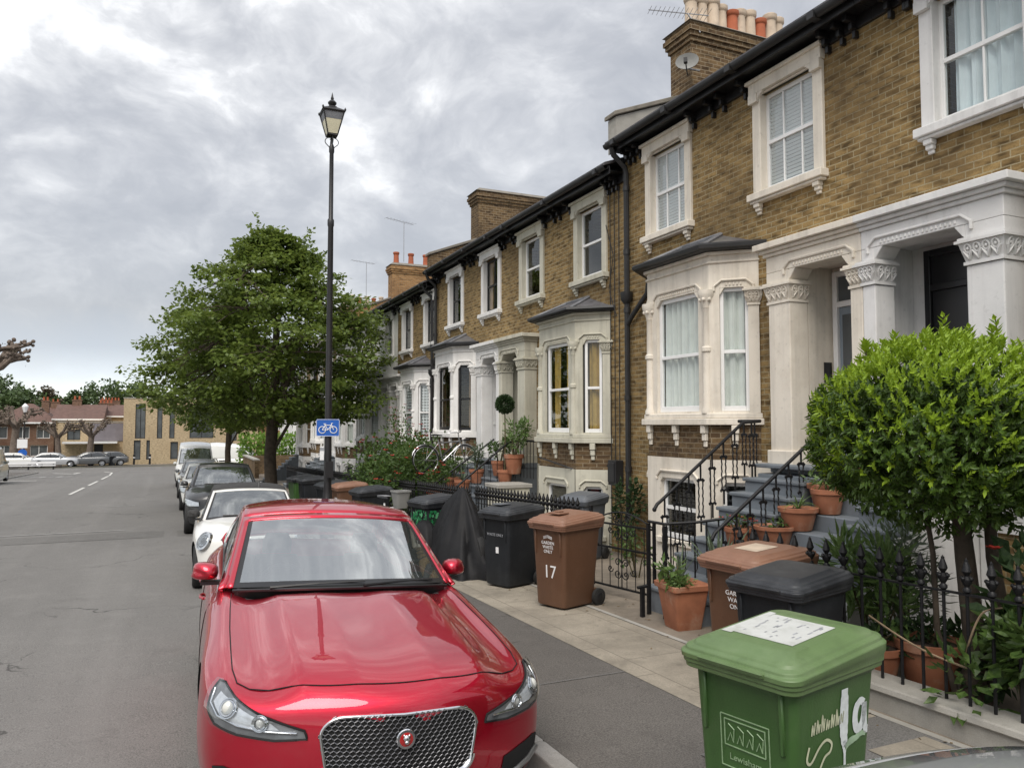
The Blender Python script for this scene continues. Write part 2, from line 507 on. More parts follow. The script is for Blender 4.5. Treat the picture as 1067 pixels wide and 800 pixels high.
M['white_st'] = mk('white_stucco', (0.74, 0.73, 0.71), 0.7, 0.05, 2.5, bump=0.12, bs=35, stain=(0.5, 0.48, 0.44, 0.35), ss=1.4, streak=0.4)
M['white'] = mk('white_gloss_paint', (0.80, 0.80, 0.79), 0.35, 0.04, 3, stain=(0.55, 0.53, 0.5, 0.25))
M['black_paint'] = mk('black_gloss_paint', (0.012, 0.012, 0.013), 0.35, 0.3, 6, bump=0.1, bs=80)
M['iron'] = mk('painted_iron', (0.010, 0.010, 0.011), 0.45, 0.3, 12, spec=0.3, bump=0.25, bs=120)
M['gutter'] = mk('black_gutter', (0.018, 0.018, 0.019), 0.5, 0.3, 5)
M['slate'] = mk('roof_slate', (0.085, 0.082, 0.088), 0.7, 0.35, 7, bump=0.4, bs=14, stain=(0.16, 0.15, 0.12, 0.5))
M['lead'] = mk('lead_flashing', (0.16, 0.165, 0.18), 0.55, 0.25, 5, stain=(0.3, 0.31, 0.32, 0.6), ss=3)
M['step'] = mk('blue_grey_step_paint', (0.155, 0.175, 0.195), 0.6, 0.1, 4, stain=(0.10, 0.105, 0.11, 0.6), ss=3, fine=0.15)
M['door_blue'] = mk('grey_blue_door_paint', (0.22, 0.26, 0.30), 0.4, 0.08, 3)
M['door_black'] = mk('black_door_paint', (0.012, 0.012, 0.014), 0.3, 0.2, 3)
M['room'] = mk('painted_room_gloom', (0.10, 0.095, 0.09), 0.9, 0.3, 0.8)  # dark tone carries the dimness of unlit rooms
M['glass'] = mk_glass('window_glass', (0.88, 0.91, 0.91), 0.07)
M['glass_dark'] = mk_glass('dark_window_glass', (0.45, 0.48, 0.49), 0.09)
M['curtain_white'] = mk('white_net_curtain', (0.72, 0.74, 0.69), 0.9, 0.06, 6)
M['curtain_blue'] = mk('pale_blue_curtain', (0.70, 0.77, 0.79), 0.9, 0.06, 6)
M['curtain_yellow'] = mk('mustard_curtain', (0.42, 0.28, 0.075), 0.9, 0.2, 8)
M['curtain_tan'] = mk('tan_curtain', (0.33, 0.22, 0.13), 0.9, 0.2, 8)
M['blind'] = mk('white_venetian_blind', (0.84, 0.86, 0.87), 0.5, 0.03, 3)
M['blind_tan'] = mk('brown_louvre_blind', (0.16, 0.12, 0.085), 0.6, 0.15, 3)
M['terracotta'] = mk('terracotta', (0.32, 0.125, 0.065), 0.8, 0.18, 6, bump=0.2, bs=50, stain=(0.52, 0.38, 0.28, 0.5), ss=4)
M['pot_buff'] = mk('buff_chimney_pot', (0.52, 0.42, 0.32), 0.85, 0.15, 4, stain=(0.25, 0.2, 0.16, 0.6), ss=3)
M['pot_red'] = mk('red_chimney_pot', (0.36, 0.10, 0.045), 0.85, 0.18, 4, stain=(0.2, 0.08, 0.05, 0.6), ss=3)
M['mortar_cap'] = mk('weathered_mortar', (0.20, 0.18, 0.15), 0.9, 0.3, 6, bump=0.4, bs=20, stain=(0.10, 0.095, 0.07, 0.7), ss=3)
M['concrete'] = mk('concrete', (0.36, 0.345, 0.31), 0.85, 0.12, 4, bump=0.25, bs=60, stain=(0.20, 0.19, 0.16, 0.6), ss=2.4, fine=0.25, world=True)
M['soil'] = mk('garden_soil', (0.055, 0.04, 0.028), 0.95, 0.4, 9, bump=0.6, bs=30)
M['asphalt'] = mk_asphalt('road_asphalt', (0.163, 0.157, 0.148), (0.27, 0.265, 0.25))
M['asphalt_patch'] = mk_asphalt('dark_patch_asphalt', (0.136, 0.131, 0.123), (0.26, 0.255, 0.24))
M['pave_tar'] = mk_asphalt('pavement_asphalt', (0.115, 0.106, 0.096), (0.2, 0.19, 0.175), patch=0.4)
M['slabs'] = mk_slabs('paving_slabs', (0.36, 0.32, 0.255), (0.31, 0.275, 0.22), (0.19, 0.165, 0.13))
M['forecourt'] = mk('forecourt_concrete', (0.22, 0.185, 0.145), 0.85, 0.25, 2.5, bump=0.3, bs=50, stain=(0.09, 0.08, 0.06, 0.7), ss=2.2, fine=0.3, world=True)
M['kerb'] = mk('granite_kerb', (0.33, 0.32, 0.30), 0.8, 0.15, 5, bump=0.3, bs=70, stain=(0.17, 0.16, 0.14, 0.6), ss=3, fine=0.35, world=True)
M['line'] = mk('road_paint', (0.62, 0.61, 0.57), 0.7, 0.12, 8, stain=(0.25, 0.25, 0.24, 0.75), ss=7, world=True)
M['line_pale'] = mk('faded_road_paint', (0.34, 0.335, 0.32), 0.8, 0.12, 8, stain=(0.17, 0.17, 0.165, 0.9), ss=5, world=True)
M['grass'] = mk('rough_ground', (0.10, 0.10, 0.07), 0.95, 0.3, 0.5, world=True)
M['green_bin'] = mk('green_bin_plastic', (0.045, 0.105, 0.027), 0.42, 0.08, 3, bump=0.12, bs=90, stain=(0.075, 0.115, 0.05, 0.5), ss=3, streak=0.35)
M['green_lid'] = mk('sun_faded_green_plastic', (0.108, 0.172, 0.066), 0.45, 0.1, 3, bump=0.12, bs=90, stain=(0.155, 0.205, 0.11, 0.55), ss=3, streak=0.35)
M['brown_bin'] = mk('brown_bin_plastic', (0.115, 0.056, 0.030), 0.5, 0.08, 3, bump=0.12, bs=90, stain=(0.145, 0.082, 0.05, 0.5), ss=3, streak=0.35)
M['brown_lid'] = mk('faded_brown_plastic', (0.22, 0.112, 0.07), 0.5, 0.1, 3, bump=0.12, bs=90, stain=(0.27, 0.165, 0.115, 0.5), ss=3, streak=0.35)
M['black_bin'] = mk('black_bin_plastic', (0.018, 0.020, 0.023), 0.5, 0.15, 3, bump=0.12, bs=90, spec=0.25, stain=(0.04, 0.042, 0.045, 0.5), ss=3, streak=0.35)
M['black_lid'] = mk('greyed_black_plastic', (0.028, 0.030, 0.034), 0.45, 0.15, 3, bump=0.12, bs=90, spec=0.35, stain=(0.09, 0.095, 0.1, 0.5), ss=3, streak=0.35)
M['grey_bin'] = mk('grey_bin_plastic', (0.10, 0.11, 0.125), 0.45, 0.1, 3, stain=(0.16, 0.17, 0.18, 0.5), ss=3)
M['rubber'] = mk('tyre_rubber', (0.014, 0.014, 0.014), 0.75, 0.3, 10)
M['alloy'] = mk('alloy_wheel', (0.55, 0.56, 0.58), 0.28, 0.06, 5, metal=0.9)
M['chrome'] = mk('chrome', (0.72, 0.73, 0.74), 0.10, 0.04, 5, metal=1.0)
M['mesh_steel'] = mk('grille_mesh_metal', (0.22, 0.22, 0.23), 0.3, 0.1, 9, metal=0.9)
M['steel'] = mk('brushed_steel', (0.42, 0.42, 0.43), 0.35, 0.1, 9, metal=0.9)
M['trim'] = mk('black_trim', (0.012, 0.012, 0.013), 0.4, 0.2, 6)
M['interior'] = mk('car_interior', (0.035, 0.034, 0.033), 0.8, 0.3, 6)
M['arch'] = mk('wheel_arch_liner', (0.008, 0.008, 0.008), 0.95, 0.3, 8)
M['paint_red'] = mk_paint('red_car_paint', (0.58, 0.004, 0.030), metal=0.85, rough=0.36, coat_ior=1.6)
M['paint_white'] = mk_paint('white_car_paint', (0.72, 0.72, 0.69))
M['paint_cream'] = mk_paint('off_white_car_paint', (0.74, 0.73, 0.69))
M['paint_black'] = mk_paint('black_car_paint', (0.008, 0.009, 0.010), coat_ior=1.42)
M['paint_grey'] = mk_paint('grey_car_paint', (0.10, 0.105, 0.11), metal=0.4)
M['paint_silver'] = mk_paint('silver_car_paint', (0.52, 0.53, 0.54), metal=0.5)
M['paint_sage'] = mk_paint('pale_sage_car_paint', (0.38, 0.40, 0.35))
M['windscreen'] = mk_glass('windscreen_glass', (0.66, 0.71, 0.69), 0.40, base=(0.30, 0.34, 0.325), basef=0.14, ior=1.6)
M['windscreen_far'] = mk_glass('plain_windscreen', (0.50, 0.55, 0.55), 0.24, base=(0.06, 0.07, 0.07), basef=0.3)
M['carglass'] = mk_glass('car_side_glass', (0.22, 0.24, 0.24), 0.14, base=(0.02, 0.02, 0.02), basef=0.4, ior=1.6)
M['lampglass'] = mk_glass('headlamp_cover', (0.88, 0.9, 0.92), 0.08)
M['lampinner'] = mk('headlamp_reflector', (0.68, 0.70, 0.72), 0.22, 0.2, 14, metal=0.35)
M['lampdark'] = mk('headlamp_bezel', (0.20, 0.205, 0.21), 0.3, 0.3, 12, metal=0.3)
M['lens'] = mk('projector_lens', (0.62, 0.62, 0.58), 0.06, 0.05, 5, coat=1.0)
M['tail'] = mk('red_lamp', (0.35, 0.012, 0.012), 0.2, 0.1, 5, coat=1.0)
M['amber'] = mk('amber_lamp', (0.5, 0.18, 0.02), 0.2, 0.1, 5, coat=1.0)
M['softtop'] = mk('black_soft_top', (0.035, 0.034, 0.033), 0.85, 0.3, 20, bump=0.2, bs=200)
M['tarp'] = mk('black_rain_cover', (0.012, 0.012, 0.013), 0.6, 0.25, 5, bump=0.8, bs=7, spec=0.2)
M['lantern_white'] = mk('frosted_lantern_pane', (0.62, 0.58, 0.42), 0.4, 0.08, 5)
M['lamp_black'] = mk('lamp_post_paint', (0.016, 0.015, 0.016), 0.45, 0.25, 4, bump=0.1, bs=60)
M['sign_blue'] = mk('blue_sign_sheet', (0.012, 0.10, 0.42), 0.35, 0.06, 4)
M['sign_white'] = mk('white_sign_sheet', (0.78, 0.78, 0.78), 0.35, 0.04, 4)
M['bark'] = mk('bark', (0.075, 0.058, 0.042), 0.95, 0.35, 8, bump=0.8, bs=22)
M['plane_bark'] = mk('mottled_plane_bark', (0.15, 0.118, 0.095), 0.95, 0.25, 5, bump=0.6, bs=16, stain=(0.07, 0.052, 0.042, 0.8), ss=4)
M['stem'] = mk('green_brown_stem', (0.10, 0.085, 0.04), 0.8, 0.3, 8)
M['leaf_tree'] = mk_leaf('maple_leaf', (0.062, 0.104, 0.020), (0.145, 0.208, 0.037), (0.245, 0.305, 0.066), 0.8, 0.40)
M['leaf_far'] = mk_leaf('far_tree_leaf', (0.05, 0.085, 0.03), (0.085, 0.13, 0.045), (0.13, 0.18, 0.07), 0.35, 0.25)
M['leaf_farbrown'] = mk_leaf('far_copper_leaf', (0.08, 0.065, 0.04), (0.12, 0.09, 0.06), (0.15, 0.13, 0.08), 0.35, 0.25)
M['leaf_bay'] = mk_leaf('bay_leaf_old', (0.028, 0.060, 0.008), (0.064, 0.118, 0.015), (0.12, 0.19, 0.027), 5, 0.2, 0.42)
M['leaf_bay_new'] = mk_leaf('bay_leaf_fresh', (0.19, 0.30, 0.018), (0.27, 0.40, 0.026), (0.36, 0.48, 0.045), 5, 0.38, 0.45)
M['leaf_shrub'] = mk_leaf('shrub_leaf', (0.035, 0.075, 0.016), (0.075, 0.13, 0.028), (0.12, 0.18, 0.045), 4, 0.28)
M['leaf_pale'] = mk_leaf('pale_leaf', (0.08, 0.15, 0.04), (0.13, 0.21, 0.06), (0.22, 0.30, 0.10), 6, 0.3)
M['leaf_grey'] = mk_leaf('grey_green_leaf', (0.07, 0.10, 0.055), (0.12, 0.16, 0.10), (0.19, 0.23, 0.15), 6, 0.25)
M['leaf_dark'] = mk_leaf('dark_leaf', (0.014, 0.035, 0.010), (0.028, 0.06, 0.016), (0.05, 0.09, 0.025), 6, 0.2, 0.7)
M['leaf_hedge'] = mk_leaf('bright_hedge_leaf', (0.10, 0.20, 0.02), (0.16, 0.28, 0.035), (0.22, 0.34, 0.06), 2, 0.3)
M['flower_red'] = mk('red_petal', (0.50, 0.05, 0.035), 0.6, 0.3, 30)
M['flower_pink'] = mk('pink_petal', (0.66, 0.32, 0.34), 0.6, 0.2, 30)
M['flower_yellow'] = mk('yellow_petal', (0.72, 0.55, 0.10), 0.6, 0.2, 30)
M['paper'] = mk('weathered_sticker', (0.50, 0.51, 0.49), 0.6, 0.06, 6, stain=(0.30, 0.31, 0.27, 0.6), ss=9)
M['ink'] = mk('grey_print', (0.30, 0.31, 0.33), 0.6, 0.3, 30)
M['spray_white'] = mk('white_spray_paint', (0.62, 0.66, 0.66), 0.6, 0.12, 30)
M['spray_thin'] = mk('thin_white_spray', (0.30, 0.42, 0.28), 0.6, 0.25, 12)
M['pen_cream'] = mk('cream_marker', (0.50, 0.52, 0.36), 0.6, 0.2, 20)
M['emboss'] = mk('pale_green_print', (0.22, 0.32, 0.18), 0.5, 0.2, 30)
M['roof_tile'] = mk('brown_roof_tile', (0.125, 0.072, 0.058), 0.85, 0.25, 3, stain=(0.10, 0.07, 0.055, 0.6), ss=1)
M['mauve'] = mk('mauve_grey_cladding', (0.17, 0.155, 0.17), 0.7, 0.12, 1.5)
M['far_glass'] = mk('far_window_glass', (0.09, 0.10, 0.105), 0.12, 0.3, 1.2)
M['vine'] = mk('dry_vine', (0.22, 0.16, 0.10), 0.8, 0.3, 12)
M['plant_pot_grey'] = mk('grey_pot', (0.22, 0.22, 0.21), 0.8, 0.1, 6)

# ================================================================ the setting
KX = 2.10      # kerb face
FX = 4.85      # front boundary of the gardens
WX = 7.20      # house fronts


def strip(name, x0, x1, ys, zf, mat, kind='structure', nx=1):
    mb = MB()
    xs = [x0 + (x1 - x0) * i / nx for i in range(nx + 1)]
    vs = [(x, y, zf(x, y)) for y in ys for x in xs]
    fs = []
    n = nx + 1
    for j in range(len(ys) - 1):
        for i in range(nx):
            a = j * n + i
            fs.append((a, a + 1, a + n + 1, a + n))
    mb.add(vs, fs)
    o = mb.build(name, mat, recalc=False)
    o['kind'] = kind
    return o


def frange(a, b, st):
    n = max(1, int(round((b - a) / st)))
    return [a + (b - a) * i / n for i in range(n + 1)]


def camber(x):
    return -0.028 * max(0.0, x)


def road_z(x, y): return gz(y) + camber(x)


YS = frange(-25, 76, 2.0)
strip('ground', -400, 400, frange(-60, 700, 10), lambda x, y: gz(y) - 0.12, M['grass'], nx=8)
strip('road', -9.9, KX, YS, road_z, M['asphalt'], nx=12)
strip('cross_road', -140, 140, frange(76.0, 90, 2), lambda x, y: gz(y) - 0.002, M['asphalt'], nx=6)
strip('road_repair', -9.8, KX - 0.25, frange(19.2, 20.6, 0.5), lambda x, y: road_z(x, y) + 0.005, M['asphalt_patch'], nx=10)
# kerb stones
kb = MB()
y = -24.0
while y < 74:
    L = 0.92
    a, b = y + 0.006, y + L - 0.006
    z0a, z0b = pz(a), pz(b)
    kb.hexa([(KX, a, z0a - 0.3), (KX + 0.15, a, z0a - 0.3), (KX + 0.15, b, z0b - 0.3), (KX, b, z0b - 0.3),
             (KX + 0.012, a, z0a + 0.004), (KX + 0.15, a, z0a + 0.004), (KX + 0.15, b, z0b + 0.004), (KX + 0.012, b, z0b + 0.004)])
    y += L
tag(kb.build('kerb', M['kerb'], bevel=0.012, seg=2), kind='structure')
kb = MB(); kb.box(-10.05, -9.9, -24, 75.9, -0.3, 0.0)
kb.v = [(x, yy, z + pz(yy)) for x, yy, z in kb.v]
tag(kb.build('kerb', M['kerb']), kind='structure')
strip('pavement', KX + 0.15, 3.52, YS, lambda x, y: pz(y), M['pave_tar'])
strip('paving', 3.52, 4.50, YS, lambda x, y: pz(y) + 0.003, M['slabs'])
strip('edging_strip', 4.50, 4.56, YS, lambda x, y: pz(y) + 0.008, M['concrete'])
strip('forecourt', 4.56, WX + 0.1, YS, lambda x, y: pz(y) + 0.001, M['forecourt'])
strip('pavement', -14.0, -10.05, YS, lambda x, y: pz(y), M['pave_tar'])
strip('pavement', -140, 140, frange(90, 93, 1.5), lambda x, y: pz(y), M['pave_tar'], nx=4)
# a dark relaid patch of the pavement by the green bin and a joint across the tarmac
strip('pavement_repair', 3.0, 4.5, frange(1.2, 3.9, 0.9), lambda x, y: pz(y) + 0.007, M['asphalt_patch'])
strip('paving', 3.95, 4.45, frange(2.9, 3.5, 0.6), lambda x, y: pz(y) + 0.012, M['slabs'])
strip('pavement_joint', KX + 0.16, 3.51, frange(5.55, 5.575, 0.025), lambda x, y: pz(y) + 0.004 + (x - 2.2) * 0.0, M['asphalt_patch'])

# road markings, painted sheets a few millimetres over the asphalt


def mark(x0, y0, x1, y1, w, mat=None):
    dx, dy = x1 - x0, y1 - y0
    L = math.hypot(dx, dy); nx, ny = -dy / L * w / 2, dx / L * w / 2
    n = max(1, int(L / 2))
    mb = MB(); vs = []
    for i in range(n + 1):
        t = i / n; px, py = x0 + dx * t, y0 + dy * t
        for s in (-1, 1):
            q = (px + nx * s, py + ny * s); vs.append((q[0], q[1], road_z(q[0] if q[1] < 76 else -1, q[1]) + 0.009))
    mb.add(vs, [(2 * i, 2 * i + 1, 2 * i + 3, 2 * i + 2) for i in range(n)])
    tag(mb.build('road_marking', mat or M['line'], recalc=False), kind='structure')


for y0, y1 in ((39, 45.5), (48, 54), (57, 63.5)):
    mark(-3.9, y0, -3.9, y1, 0.13)
mark(-3.9, 64.5, -4.15, 72, 0.13)
mark(-4.15, 72, -5.0, 75.5, 0.15)
mark(-5.0, 75.5, -9.6, 75.6, 0.2, M['line_pale'])
mark(-3.8, 75.2, 1.9, 75.4, 0.2, M['line_pale'])
mark(-9.6, 57.5, -7.6, 57.5, 0.35)
for k in range(5):
    mark(-8.9 + k * 0.55, 64.0, -8.6 + k * 0.55, 65.2, 0.28, M['line'] if k % 2 else M['line_pale'])
mark(-8.6, 74, -6.9, 71, 0.28); mark(-6.9, 71, -6.7, 74, 0.28)
mark(-9.8, 21.0, -0.9, 21.2, 0.10, M['line_pale'])
mark(-2.0, 30, -1.0, 30.2, 0.10, M['line_pale'])

# ================================================================ terraced houses


def offs(pts, d):
    """offset an open (s, d) polyline outwards (to the +d side when walked along +s)"""
    out = []
    n = len(pts)
    for i in range(n):
        ns = []
        for a, b in ((i - 1, i), (i, i + 1)):
            if a < 0 or b >= n: continue
            dx, dy = pts[b][0] - pts[a][0], pts[b][1] - pts[a][1]
            L = math.hypot(dx, dy); ns.append((-dy / L, dx / L))
        if len(ns) == 1: nx, ny = ns[0]; k = 1
        else:
            nx, ny = ns[0][0] + ns[1][0], ns[0][1] + ns[1][1]
            L = math.hypot(nx, ny); nx /= L; ny /= L
            k = 1 / max(0.3, nx * ns[0][0] + ny * ns[0][1])
        x, y = pts[i][0] + nx * d * k, pts[i][1] + ny * d * k
        if i in (0, n - 1): y = max(pts[i][1], 0) if n > 1 else y
        out.append((x, y))
    return out


def sash(mb, fr, a, b, z0, z1, d, fw=0.055, bars=0, mid=0.5):
    """two-sash window frame of boxes inside the opening a..b, z0..z1, face at depth d"""
    mb.fbox(fr, a, a + fw, d - 0.05, d, z0, z1)
    mb.fbox(fr, b - fw, b, d - 0.05, d, z0, z1)
    mb.fbox(fr, a + fw, b - fw, d - 0.05, d, z1 - fw, z1)
    mb.fbox(fr, a + fw, b - fw, d - 0.05, d + 0.004, z0, z0 + fw * 1.35)
    zm = z0 + (z1 - z0) * mid
    mb.fbox(fr, a + fw, b - fw, d - 0.05, d + 0.006, zm - 0.024, zm + 0.024)
    for k in range(bars):
        s = a + (b - a) * (k + 1) / (bars + 1)
        mb.fbox(fr, s - 0.011, s + 0.011, d - 0.045, d - 0.006, z0 + fw * 1.35, zm - 0.024)
        mb.fbox(fr, s - 0.011, s + 0.011, d - 0.045, d - 0.006, zm + 0.024, z1 - fw)


def pane(fr, a, b, z0, z1, d, parent, mat):
    mb = MB(); mb.quad(fr.pt(a, d, z0), fr.pt(b, d, z0), fr.pt(b, d, z1), fr.pt(a, d, z1))
    return mb.build('pane', mat, parent, recalc=False)


def drape(fr, a, b, z0, z1, d, parent, mat, gap=0.0, folds=9, amp=0.03, name='curtain'):
    """a pair of hanging curtains with folds"""
    mb = MB()
    spans = [(a, (a + b) / 2 - gap / 2), ((a + b) / 2 + gap / 2, b)] if gap > 0.01 else [(a, b)]
    r = random.Random(int(abs(a * 131 + z0 * 17) * 10))
    for s0, s1 in spans:
        n = max(8, int((s1 - s0) / 0.016)); ph = r.random() * 6
        rows = [z0, z0 + (z1 - z0) * 0.5, z1]
        vs = []
        for zi, z in enumerate(rows):
            for k in range(n + 1):
                t = k / n
                dd = d + amp * math.sin(t * folds * (s1 - s0) * 5 + ph + zi * 0.35) + amp * 0.5 * math.sin(t * folds * 11 * (s1 - s0) + ph * 2)
                vs.append(fr.pt(s0 + (s1 - s0) * t, dd, z))
        fs = [(j * (n + 1) + k, j * (n + 1) + k + 1, (j + 1) * (n + 1) + k + 1, (j + 1) * (n + 1) + k) for j in range(2) for k in range(n)]
        mb.add(vs, fs)
    return mb.build(name, mat, parent, smooth=60, recalc=False)


def venetian(fr, a, b, z0, z1, d, parent, mat, pitch=0.05):
    mb = MB(); z = z0
    while z < z1 - pitch * 0.5:
        P = fr.pt
        mb.hexa([P(a, d + 0.006, z + pitch * .70), P(b, d + 0.006, z + pitch * .70), P(b, d - 0.012, z), P(a, d - 0.012, z),
                 P(a, d + 0.009, z + pitch * .72), P(b, d + 0.009, z + pitch * .72), P(b, d - 0.009, z + 0.001), P(a, d - 0.009, z + 0.001)])
        z += pitch * 0.98
    for s in (a + (b - a) * 0.3, a + (b - a) * 0.7):
        mb.fbox(fr, s - 0.012, s + 0.012, d + 0.018, d + 0.020, z0, z1)
    return mb.build('blind', mat, parent)


def bracket(mb, fr, s, w, d0, d1, z0, z1):
    """stepped console bracket"""
    h = z1 - z0
    mb.fbox(fr, s - w / 2, s + w / 2, d0, d1, z0 + h * 0.62, z1)
    mb.fbox(fr, s - w * 0.42, s + w * 0.42, d0, d0 + (d1 - d0) * 0.72, z0 + h * 0.28, z0 + h * 0.62)
    mb.fbox(fr, s - w * 0.34, s + w * 0.34, d0, d0 + (d1 - d0) * 0.42, z0, z0 + h * 0.28)


def upper_window(h, fr, c, st, dress):
    """first floor sash window with stucco surround, hood and bracketed sill"""
    w = 0.47; z0, z1 = 5.10, 6.42
    mb = MB(); sash(mb, fr, c - w, c + w, z0, z1, -0.07, bars=dress.get('bars', 0))
    win = mb.build('window', dress.get('frame', M['white']), h, bevel=0.004)
    pane(fr, c - w + 0.05, c + w - 0.05, z0 + 0.06, z1 - 0.05, -0.09, win, M['glass'])
    mb = MB()
    for s in (-1, 1):
        a = c + s * (w - 0.014); b = c + s * (w + 0.14)
        mb.fbox(fr, min(a, b), max(a, b), -0.125, 0.045, z0 - 0.02, z1 + 0.02)
    mb.fbox(fr, c - w, c + w, -0.05, 0.035, z1, z1 + 0.022)
    mb.build('surround', st['stucco'], win, bevel=0.008)
    mb = MB()
    mb.fbox(fr, c - w - 0.16, c + w + 0.16, 0.0, 0.085, z1 + 0.024, z1 + 0.17)
    mb.fbox(fr, c - w - 0.19, c + w + 0.19, 0.0, 0.125, z1 + 0.17, z1 + 0.215)
    for s in (-1, 1):
        mb.fbox(fr, c + s * (w + 0.075) - 0.08, c + s * (w + 0.075) + 0.08, 0.048, 0.10, z1 - 0.10, z1 + 0.022)
        mb.hexa([fr.pt(c + s * (w - 0.11), 0.037, z1 + 0.023), fr.pt(c + s * w, 0.037, z1 + 0.023), fr.pt(c + s * w, 0.082, z1 + 0.023), fr.pt(c + s * (w - 0.11), 0.082, z1 + 0.023),
                 fr.pt(c + s * (w - 0.005), 0.037, z1 - 0.06), fr.pt(c + s * w, 0.037, z1 - 0.08), fr.pt(c + s * w, 0.082, z1 - 0.08), fr.pt(c + s * (w - 0.005), 0.082, z1 - 0.06)])
    mb.build('hood', st['stucco'], win, bevel=0.008)
    mb = MB()
    mb.fbox(fr, c - w - 0.18, c + w + 0.18, -0.06, 0.13, z0 - 0.115, z0 - 0.02)
    mb.fbox(fr, c - w - 0.15, c + w + 0.15, 0.0, 0.10, z0 - 0.15, z0 - 0.117)
    for s in (-1, 1): bracket(mb, fr, c + s * (w + 0.045), 0.10, 0.002, 0.09, z0 - 0.30, z0 - 0.152)
    mb.build('sill', st['stucco'], win, bevel=0.008)
    k = dress.get('dress')
    if k == 'blind': venetian(fr, c - w + 0.07, c + w - 0.055, z0 + 0.06, z1 - 0.05, -0.112, win, M['blind'])
    elif k: drape(fr, c - w + 0.12, c + w - 0.02, z0 + 0.03, z1, -0.15, win, M[k], gap=dress.get('gap', 0))
    return win


def capital(mb, fr, s0, s1, d0, d1, z0, z1, leaf=True):
    """foliate capital: necking, bell with curled leaves, abacus"""
    h = z1 - z0
    mb.fbox(fr, s0 - 0.015, s1 + 0.015, d0, d1 + 0.015, z0, z0 + h * 0.12)
    P = fr.pt
    a, b = 0.0, 0.045
    mb.hexa([P(s0 - a, d0, z0 + h * 0.12), P(s1 + a, d0, z0 + h * 0.12), P(s1 + a, d1 + a, z0 + h * 0.12), P(s0 - a, d1 + a, z0 + h * 0.12),
             P(s0 - b, d0, z0 + h * 0.8), P(s1 + b, d0, z0 + h * 0.8), P(s1 + b, d1 + b, z0 + h * 0.8), P(s0 - b, d1 + b, z0 + h * 0.8)])
    mb.fbox(fr, s0 - 0.07, s1 + 0.07, d0, d1 + 0.07, z0 + h * 0.8, z0 + h * 0.9)
    mb.fbox(fr, s0 - 0.05, s1 + 0.05, d0, d1 + 0.05, z0 + h * 0.9, z1)
    if leaf:
        n = max(3, int((s1 - s0) / 0.085))
        def curls(pf, n, L):
            for k in range(n):
                t = (k + 0.5) / n
                x = pf(t * L, 0.02, z0 + h * 0.62)
                ring = [pf(t * L + 0.03 * h / 0.25 * math.cos(q), 0.045 + 0.01 * math.sin(q), z0 + h * (0.58 + 0.16 * math.sin(q))) for q in [2 * PI * i / 9 for i in range(9)]]
                mb.tube(ring, 0.012, 5, closed=True)
                mb.ball(pf(t * L, 0.045, z0 + h * 0.58), 0.016, 5)
                for e in (-1, 1):
                    mb.tube([pf(t * L, 0.01, z0 + h * 0.2), pf(t * L + e * 0.02, 0.035, z0 + h * 0.36), pf(t * L + e * 0.045, 0.045, z0 + h * 0.5)], [0.02, 0.016, 0.008], 5)
        curls(lambda q, o, z: fr.pt(s0 + q, d1 + o - 0.01, z), n, s1 - s0)
        n2 = max(2, int((d1 - d0) / 0.085))
        curls(lambda q, o, z: fr.pt(s0 - o + 0.01, d0 + q, z), n2, d1 - d0)
        curls(lambda q, o, z: fr.pt(s1 + o - 0.01, d0 + q, z), n2, d1 - d0)


def shoulder(mb, fr, a, b, ztop, d0, d1, w=0.11, hgt=0.10, dent=True):
    """shouldered head of an opening: corbelled corners, hood mould and a row of dentils"""
    for s, e in ((a, 1), (b, -1)):
        p = [fr.pt(s, d0, ztop), fr.pt(s + e * w, d0, ztop), fr.pt(s + e * w, d1, ztop), fr.pt(s, d1, ztop),
             fr.pt(s, d0, ztop - hgt * 1.3), fr.pt(s + e * w * 0.3, d0, ztop - hgt), fr.pt(s + e * w * 0.3, d1, ztop - hgt), fr.pt(s, d1, ztop - hgt * 1.3)]
        mb.hexa(p)
    # hood mould with cut corners
    k = 0.07
    pts = [fr.pt(a - k, d1 + 0.012, ztop - hgt * 0.6), fr.pt(a - k, d1 + 0.012, ztop + 0.02), fr.pt(a + 0.03, d1 + 0.012, ztop + 0.10),
           fr.pt(b - 0.03, d1 + 0.012, ztop + 0.10), fr.pt(b + k, d1 + 0.012, ztop + 0.02), fr.pt(b + k, d1 + 0.012, ztop - hgt * 0.6)]
    mb.tube(pts, 0.022, 4)
    if dent:
        n = int((b - a - 0.1) / 0.05)
        for i in range(n):
            s = a + 0.07 + (b - a - 0.14) * (i + 0.5) / n
            mb.fbox(fr, s - 0.012, s + 0.012, d1 - 0.01, d1 + 0.014, ztop + 0.025, ztop + 0.065)


